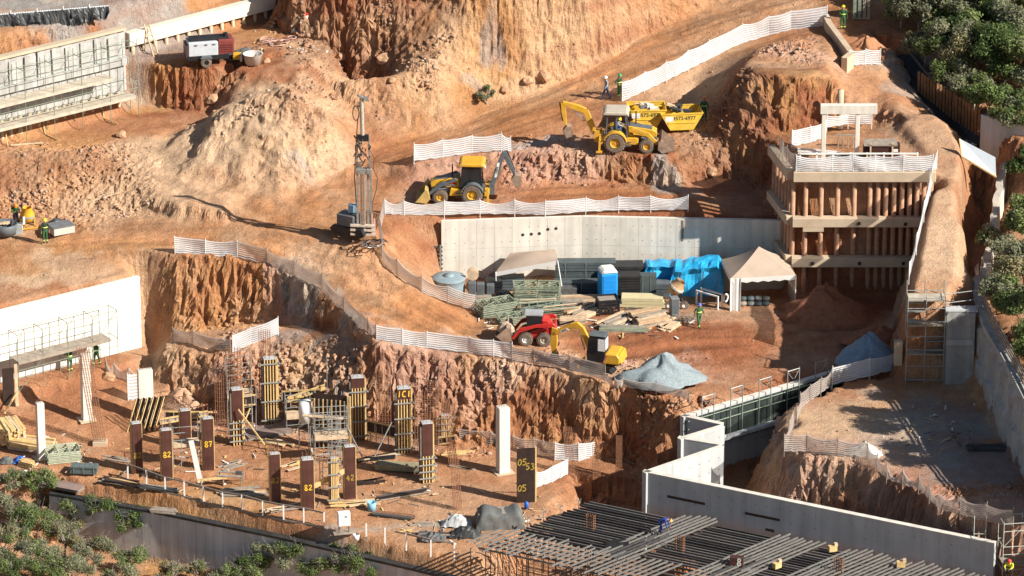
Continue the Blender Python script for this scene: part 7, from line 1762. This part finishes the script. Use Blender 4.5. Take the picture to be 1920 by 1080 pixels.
person('person with orange helmet behind the yellow concrete mixer', G(30, 424), R(10), 'work', green_w, MB_JEAN, ho)
person('person with yellow helmet working at the white wall', P(131, 697, -3.05), R(200), 'work', green_w, green_w, hy)
person('person with grey helmet leaning forward at the white wall', P(181, 686, -3.05), R(150), 'walk', green_w, green_w, mat('helmet_grey', (.35, .38, .45), .5))
a = D0 + Ud * 4.4 - Vd * 3.6
person('person in blue overalls bending over the steel deck beams', (a.x, a.y, DZ + .16), R(70), 'bend', MB_BLUE, MB_BLUE, mat('helmet_tan', (.62, .38, .14), .5), False)
person('person with red helmet crouching on the pale scaffold tower', P(1893, 1078, -2.1), R(-20), 'squat', mat('vest_yellow', (.65, .62, .05), .7), greend, hr, False)
person('operator in pale shirt sitting in the open backhoe cab', B2 + Vector((.05, .05, 1.05)), R(80), 'squat', MB_GREY, MB_JEAN, hy, False)

# ================================================================ VEGETATION AND STONES
def leafmat(name, c, c2):
    m = mat(name, c, .6, .3, 1.6, col2=c2, transl=.32, spec=.25); return m
LEAF = [leafmat('leaf_dark', (.055, .095, .03), (.11, .165, .05)), leafmat('leaf_mid', (.11, .17, .045), (.20, .26, .085)), leafmat('leaf_light', (.20, .26, .08), (.32, .37, .14)), leafmat('leaf_grey', (.21, .225, .13), (.34, .34, .22)), leafmat('leaf_straw', (.30, .26, .12), (.42, .36, .2))]
bark = mat('bark', (.30, .26, .22), .9, .25, 5, .3)
def crown_mesh(seed, clumps, n_leaf, size, mats, name='crown'):
    """clumps: [(x,y,z,r)] ; leaf sized faces spread through each clump's shell"""
    g = np.random.default_rng(seed); vs, fm = [], []
    for (cx, cy, cz, r) in clumps:
        n = int(n_leaf * (r ** 2))
        d = g.normal(size=(n, 3)); d /= np.linalg.norm(d, axis=1)[:, None]
        rad = r * (g.random(n) ** .45); lump = 1 + .35 * vnoise(d[:, 0] * 2.2 + cx, d[:, 1] * 2.2 + cy, d[:, 2] * 2.2 + cz, seed=seed)
        c = d * (rad * lump)[:, None] * np.array([1, 1, .8]) + np.array([cx, cy, cz])
        nrm = d * .6 + g.normal(size=(n, 3)) * .6 + np.array([0, 0, .45]); nrm /= np.linalg.norm(nrm, axis=1)[:, None]
        t = np.cross(nrm, g.normal(size=(n, 3))); t /= np.linalg.norm(t, axis=1)[:, None]; b = np.cross(nrm, t)
        s = size * (.6 + .8 * g.random(n))[:, None]
        q = np.stack([c - t * s, c + b * s * .5 + nrm * s * .12, c + t * s, c - b * s * .5 + nrm * s * .12], 1)
        vs.append(q.reshape(-1, 3)); k = g.choice(len(mats), p=[.5, .3, .2][:len(mats)] if len(mats) == 3 else None)
        fm.append(np.where(g.random(n) < .75, k, g.integers(0, len(mats), n)))
    co = np.concatenate(vs); mi = np.concatenate(fm).astype(np.int32); nf = len(mi)
    me = bpy.data.meshes.new(name); me.vertices.add(len(co)); me.vertices.foreach_set('co', co.ravel())
    me.loops.add(nf * 4); me.loops.foreach_set('vertex_index', np.arange(nf * 4)); me.polygons.add(nf); me.polygons.foreach_set('loop_start', np.arange(0, nf * 4, 4)); me.polygons.foreach_set('loop_total', np.full(nf, 4))
    for m in mats: me.materials.append(m)
    me.polygons.foreach_set('material_index', mi); me.update(calc_edges=True)
    return me
def tree(name, label, q, h, rad, seed, mats, size=.17, dens=900, cat='tree', group=None, trunk=True, bare=0):
    r_ = random.Random(seed); t = thing(name, label, cat, q, r_.uniform(0, 6), group)
    clumps = []; tb = MB(); lean = Vector((r_.uniform(-.25, .25), r_.uniform(-.25, .25), 1)); fork = lean * h * .38
    tb.tube((0, 0, -.3), fork * .5, .05 * h ** .6, 7, .042 * h ** .6); tb.tube(fork * .5, fork, .042 * h ** .6, 7, .034 * h ** .6)
    n = r_.randint(9, 12) if name == 'tree' else r_.randint(10, 13)
    kr = 1.0 if name == 'tree' else .72
    for k in range(n):
        a = k * 2.4 + r_.uniform(-.4, .4); rr = rad * (.25 + .65 * r_.random() ** .6); z = h * (.45 + .5 * r_.random())
        if z > h * .85: rr *= .5
        c = Vector((rr * math.cos(a), rr * math.sin(a), z)); clumps.append((c.x, c.y, c.z, rad * r_.uniform(.28, .5) * kr))
        m_ = fork.lerp(c, .55) + Vector((0, 0, .1 * h * r_.random())); tb.tube(fork * r_.uniform(.7, 1), m_, .018 * h ** .6, 5, .014 * h ** .6); tb.tube(m_, c, .014 * h ** .6, 5, .006)
        for _ in range(3 + bare): e_ = c + Vector((r_.gauss(0, .5), r_.gauss(0, .5), r_.gauss(.15, .4))) * rad * .5; tb.tube(m_.lerp(c, r_.random()), e_, .009, 4, .004)
    tb.build('trunk', bark, t, smooth=True)
    link('crown', crown_mesh(seed, clumps, dens, size, mats), t)
    return t
MXS = [LEAF[1], LEAF[2], LEAF[3]]
MX1, MX2, MX3 = [LEAF[1], LEAF[0], LEAF[2]], [LEAF[1], LEAF[3], LEAF[2]], [LEAF[3], LEAF[1], LEAF[4]]
F = [((1700, 28, 10.4), 3.2, 1.3, MX3, 'small grey tree at the road end of the wood'), ((1735, 18, 10.6), 4.6, 1.9, MX1, 'dark tree second from the left along the top edge'), ((1790, 2, 11), 5.2, 2.2, MX1, 'tall dark tree at the top edge above the soldier piles'), ((1855, 0, 11), 5.0, 2.3, MX2, 'broad dark tree on the top edge left of the corner'), ((1925, 5, 11), 5.0, 2.3, MX1, 'tree filling the upper right corner'),
     ((1720, 78, 9.8), 3.4, 1.5, MX3, 'grey green tree with bare stems beside the road end'), ((1768, 84, 9.8), 4.0, 1.9, MX2, 'rounded tree in the second row behind the channel'), ((1830, 78, 9.8), 4.4, 2.1, MX3, 'pale olive tree in the middle of the wood'), ((1895, 90, 9.6), 4.4, 2.1, MX1, 'dark tree in the second row at the right edge'),
     ((1772, 140, 9.2), 3.3, 1.6, MX3, 'olive tree leaning over the black channel'), ((1822, 158, 9.0), 3.8, 1.9, MX3, 'grey green tree behind the rusty soldier piles'), ((1882, 168, 9.0), 4.0, 2.0, MX1, 'green tree above the grey panel wall'), ((1938, 190, 9.0), 3.6, 1.8, MX2, 'tree at the right edge above the grey panel wall'),
     ((1850, 225, 8.8), 2.6, 1.5, MX1, 'low dark tree directly behind the rusty pile end'), ((1905, 248, 8.6), 2.4, 1.4, MX2, 'low bright tree directly above the grey panel wall'),
     ((1930, 350, 6.2), 2.4, 1.3, MX1, 'green tree at the right edge beside the parapet top'), ((1915, 430, 5.2), 2.0, 1.1, MX2, 'grey green tree hanging over the pale parapet'), ((1935, 470, 5.2), 2.8, 1.6, MX1, 'leafy tree at the right edge behind the parapet'), ((1893, 510, 4.8), 2.0, 1.1, MX3, 'silvery tree beside the middle of the parapet'), ((1920, 550, 4.8), 2.8, 1.7, MX3, 'large silvery tree at the right edge'), ((1882, 585, 4.5), 2.2, 1.2, MX3, 'yellow grey tree above the shaded stepped wall'), ((1925, 650, 4.5), 3.0, 1.7, MX2, 'tree at the right edge above the board rail'), ((1862, 470, 5.2), 1.4, .8, MX3, 'small shrub clinging to the parapet over the trench'),
     ((1965, 720, 4.4), 3.4, 1.9, MX1, 'tree just beyond the right edge casting shade on the pad'), ((2020, 790, 4.2), 3.2, 1.8, MX1, 'low tree beyond the right edge over the stepped wall'), ((1990, 620, 5.5), 5.0, 2.2, MX2, 'tree beyond the right edge beside the silvery trees'),
     ((1690, 60, 10), 2.4, 1.2, MX2, 'small tree at the inner corner of the road end'), ((1755, 48, 10), 3.6, 1.9, MX2, 'leafy tree between the first two rows of the wood'), ((1815, 40, 10.2), 4.4, 2.2, MX3, 'pale tree between the tall dark ones'), ((1880, 48, 10.2), 4.4, 2.2, MX3, 'pale olive tree near the upper right corner'), ((1800, 118, 9.3), 3.4, 1.8, MX1, 'dark tree in the third row above the channel'), ((1855, 125, 9.3), 3.8, 2.0, MX2, 'bushy tree in the third row'), ((1915, 140, 9.2), 3.8, 2.0, MX3, 'pale tree in the third row at the right edge'), ((1790, 178, 8.6), 2.2, 1.3, MX2, 'low bush touching the first rusty piles'), ((1825, 205, 8.6), 2.2, 1.3, MX3, 'low bush behind the middle rusty piles'), ((1735, 118, 9.2), 2.4, 1.2, MX3, 'thin grey bush on the bank of the channel')]
for i, (p_, h, r_, mm, lab) in enumerate(F): tree('tree', lab, P(*p_), h * 1.12, r_ * 1.12, 100 + i, mm, .095 if r_ > 1 else .085, 1700, group='trees at the right side')
B = [((20, 930), 1.3, .8, MX3), ((75, 945), 2.0, 1.15, MX1), ((15, 985), 1.8, 1.1, MX3), ((95, 985), 1.7, 1.2, MX2), ((50, 1020), 2.0, 1.25, MX1), ((150, 1000), 1.5, 1.0, MX3), ((205, 1005), 2.0, 1.3, MX1), ((255, 1025), 2.1, 1.1, MX1), ((120, 1045), 1.9, 1.2, MX3), ((10, 1055), 1.9, 1.3, MX3), ((75, 1078), 1.9, 1.3, MX2), ((180, 1070), 1.8, 1.2, MX3), ((250, 1078), 1.5, 1.0, MX2), ((30, 1100), 1.8, 1.3, MX1), ((130, 1110), 2.0, 1.4, MX2), ((225, 1115), 1.6, 1.2, MX3), ((320, 1100), 1.3, .8, MX3),
     ((512, 1085), 2.2, 1.15, MX2), ((560, 1092), 2.3, 1.25, MX2), ((470, 1102), 2.0, 1.1, MX1), ((600, 1098), 2.2, 1.1, MX1), ((650, 1106), 2.4, 1.3, MX2), ((690, 1125), 2.4, 1.2, MX1), ((372, 1095), 1.3, .7, MX3), ((420, 1110), 1.4, .9, MX2)]
LB = ['grey shrub at the far left edge above the others', 'bright green shrub against the left end of the grey wall', 'olive shrub on the left edge below the topmost one', 'dark shrub hiding the corner of the grey wall', 'leafy green shrub in the middle of the left thicket', 'thin grey shrub in front of the wall corner', 'green shrub with bare twigs before the grey wall', 'bright green shrub at the right end of the thicket', 'grey twiggy shrub below the thin grey one', 'pale shrub on the lower left edge', 'dark shrub low in the left thicket', 'grey green shrub beside the bare sand patch', 'small shrub at the edge of the sand patch', 'green shrub cut by the bottom left edge', 'broad shrub cut by the bottom edge of the thicket', 'grey shrub cut by the bottom edge near the sand', 'low grey shrub on the sand at the bottom edge',
      'left one of the paired shrubs under the wall middle', 'right one of the paired shrubs under the wall middle', 'dark shrub left of the paired shrubs', 'dark green shrub right of the paired shrubs', 'yellowish shrub against the right half of the grey wall', 'green shrub at the bottom edge right of the yellowish one', 'tiny shrub alone on the sand before the wall', 'low shrub between the sand and the dark shrub']
for i, ((px, py), h, r_, mm) in enumerate(B): tree('shrub', LB[i], G(px, py), h * 1.15, r_ * 1.25, 300 + i, mm, .06, 2600, 'shrub', 'shrubs in front of the grey wall', bare=12)
tree('shrub', 'lone grey bush at the foot of the orange slope by the road', G(912, 196), 1.3, .75, 500, [LEAF[3], LEAF[3], LEAF[1]], .07, 1900, 'shrub', bare=6)
# dry grass on the bank
gb = np.random.default_rng(9); b_ = MB()
tt_ = gb.random(1800); gpts = [P(270 + 330 * t, 944 + 76 * t + gb.normal() * 5, -5.5) for t in tt_]
gzz = terrain_z(np.array([q.x for q in gpts]), np.array([q.y for q in gpts]))
for q, zz in zip(gpts, gzz):
    q.z = zz - .02; tip = q + Vector((gb.normal() * .12, gb.normal() * .1, .2 + .25 * gb.random())); sd = Vector((.018, .005, 0)); b_.add([q - sd, q + sd, tip], [(0, 1, 2)])
o = b_.build('dry_grass', mat('straw', (.34, .23, .12), .9, .3, 6), recalc=False); tag(o, 'dry straw grass on the bank below the guard rail', 'grass', None, 'stuff')

# ---- loose stones lying on the ground
ico = bmesh.new(); bmesh.ops.create_icosphere(ico, subdivisions=1, radius=1.0); IV = np.array([v.co for v in ico.verts]); IF = np.array([[v.index for v in f.verts] for f in ico.faces]); ico.free()
def stone_verts(g, s):
    q = IV * (1 + .28 * g.normal(size=(len(IV), 1))) * np.array([1, .8 + .3 * g.random(), .55 + .35 * g.random()]); a = g.random() * 6.3; c, d = math.cos(a), math.sin(a)
    return np.stack([q[:, 0] * c - q[:, 1] * d, q[:, 0] * d + q[:, 1] * c, q[:, 2]], 1) * s
g = np.random.default_rng(5)
inf = (VY > -36) & (VY < 64) & (np.abs(VX) < 42) & (calm < .3)
flatR, flatI = rub.ravel(), inf.ravel(); stp = steep.ravel()
toe = np.zeros(VX.shape, bool)
w_ = np.where(flatI, flatR ** 1.5 * 1.0 + .012 + .02 * (stp > .2) * (stp < .5), 0); w_ = w_ * np.clip(fbm(VX * .7, VY * .7, seed=301, octv=3).ravel() + .25, .03, 1) ** 1.5; w_ /= w_.sum()
NS = 4200; idx = g.choice(len(w_), NS, p=w_, replace=False)
SC = [np.array(c) for c in ((.58, .42, .29), (.50, .30, .21), (.44, .23, .13), (.52, .46, .40), (.36, .17, .09))]
vs, fs, cs = [], [], []; n0 = 0
for k in idx:
    s = .04 + .09 * g.random() ** 3 + (.12 * g.random() ** 4 if flatR[k] > .4 else 0); vv = stone_verts(g, s) + np.array([VX.ravel()[k], VY.ravel()[k], VZ.ravel()[k] + s * .15])
    vs.append(vv); fs.append(IF + n0); n0 += len(IV); cs.append(np.repeat((rgb.reshape(-1, 3)[k] * .6 + SC[g.integers(5)] * .42)[None], len(IV), 0))
co = np.concatenate(vs); ff = np.concatenate(fs); cc = np.clip(np.concatenate(cs), 0, 1)
me = bpy.data.meshes.new('loose_stones'); me.vertices.add(len(co)); me.vertices.foreach_set('co', co.ravel()); me.loops.add(ff.size); me.loops.foreach_set('vertex_index', ff.ravel()); me.polygons.add(len(ff)); me.polygons.foreach_set('loop_start', np.arange(0, ff.size, 3)); me.polygons.foreach_set('loop_total', np.full(len(ff), 3))
ca = me.attributes.new('soil', 'FLOAT_COLOR', 'POINT'); ca.data.foreach_set('color', np.concatenate([cc, np.ones((len(cc), 1))], 1).ravel()); me.update(calc_edges=True); me.materials.append(SOILMAT)
tag(link('loose_stones', me), 'loose stones and rubble strewn over the orange soil', 'stones', None, 'stuff')
BO = [((722, 112), .62, 'large pale boulder at the edge of the rubble terrace'), ((640, 104), .42, 'grey boulder on the left of the rubble terrace'), ((1018, 142), .65, 'big tan boulder at the foot of the slope by the road'), ((990, 152), .45, 'pointed tan boulder left of the big one by the road'), ((945, 165), .35, 'pale boulder beside the lone grey bush'), ((398, 185), .5, 'pale boulder on top of the spoil mound left side'), ((735, 148), .3, 'small white boulder below the rubble edge'), ((205, 704), .45, 'pale boulder beside the crumpled net in the pit'), ((500, 112), .3, 'small pale boulder on the compressor terrace'), ((672, 622), .35, 'round boulder on the grey ledge by the ramp fence'), ((228, 250), .4, 'yellow boulder at the foot of the upper left scaffold'), ((1335, 322), .45, 'grey slab boulder in the shade left of the pile wall')]
bmat = mat('boulder', (.46, .27, .155), .95, .3, 2.5, 1.0)
for i, ((px, py), s, lab) in enumerate(BO):
    gg = np.random.default_rng(40 + i); b2m = bmesh.new(); bmesh.ops.create_icosphere(b2m, subdivisions=2, radius=1.0)
    for v in b2m.verts:
        c = np.array(v.co); f = 1 + .30 * float(vnoise(np.array([c[0] * 1.4 + i * 5]), np.array([c[1] * 1.4]), np.array([c[2] * 1.4]), seed=7)[0]) + .08 * gg.normal(); v.co = Vector((round(c[0] * f * 3) / 3 * .4 + c[0] * f * .6, c[1] * f * .85, c[2] * f * .7)) * s
    me = bpy.data.meshes.new('boulder'); b2m.to_mesh(me); b2m.free(); me.materials.append(bmat); o = link('boulder', me, None, G(px, py + 6) + Vector((0, 0, s * .3)), i * 1.3); tag(o, lab, 'boulder', 'loose boulders', 'thing')
# bent stick poles and lines on the rubble at left
for k, (p0, p1, lab) in enumerate((((160, 385), (232, 362), 'long pale pole lying on the rubble slope at left'), ((20, 276), (80, 272), 'pale timber lying on the ground below the upper scaffold'))):
    a, b = G(*p0), G(*p1); o = MB().bar((0, 0, .12), b - a + Vector((0, 0, .15)), .09).build('pole', timber_pale); o.location = a; tag(o, lab, 'pole', None, 'thing')
heap('soil_heap', 'rounded tan soil block behind the form boxes in the pit', P(345, 768, -5), 1.9, 1.2, 1.5, SOILMAT if False else mat('soil_block', (.50, .30, .19), .95, .2, 2, .6), 21)

# litter: small offcuts, rods and scraps lying about the work floors
gl = np.random.default_rng(77); b_ = MB(); b_.mi = 0
spots_ = [(480, 860, 330, 70), (300, 880, 150, 40), (700, 930, 160, 50), (820, 990, 90, 25), (1180, 610, 130, 25), (950, 600, 60, 15), (120, 850, 100, 40), (520, 90, 70, 15), (1750, 800, 80, 50), (1000, 980, 40, 25), (560, 800, 120, 15)]
for (cx, cy, sx_, sy_) in spots_:
    for k in range(42):
        q = G(cx + gl.normal() * sx_ * .5, cy + gl.normal() * sy_ * .5); b_.mi = int(gl.integers(0, 5)); L = .15 + .8 * gl.random() ** 2; a = gl.random() * 6.3
        e_ = Vector((math.cos(a) * L, math.sin(a) * L, gl.random() * .05)); b_.bar(q + Vector((0, 0, .04)), q + e_ + Vector((0, 0, .05)), .04 + .12 * gl.random() ** 2, .03)
tag(b_.build('site_litter', [timber_pale, timber_grey, steel_dark, timber, white_paint]), 'small offcuts and scraps littering the work floors', 'litter', None, 'stuff')
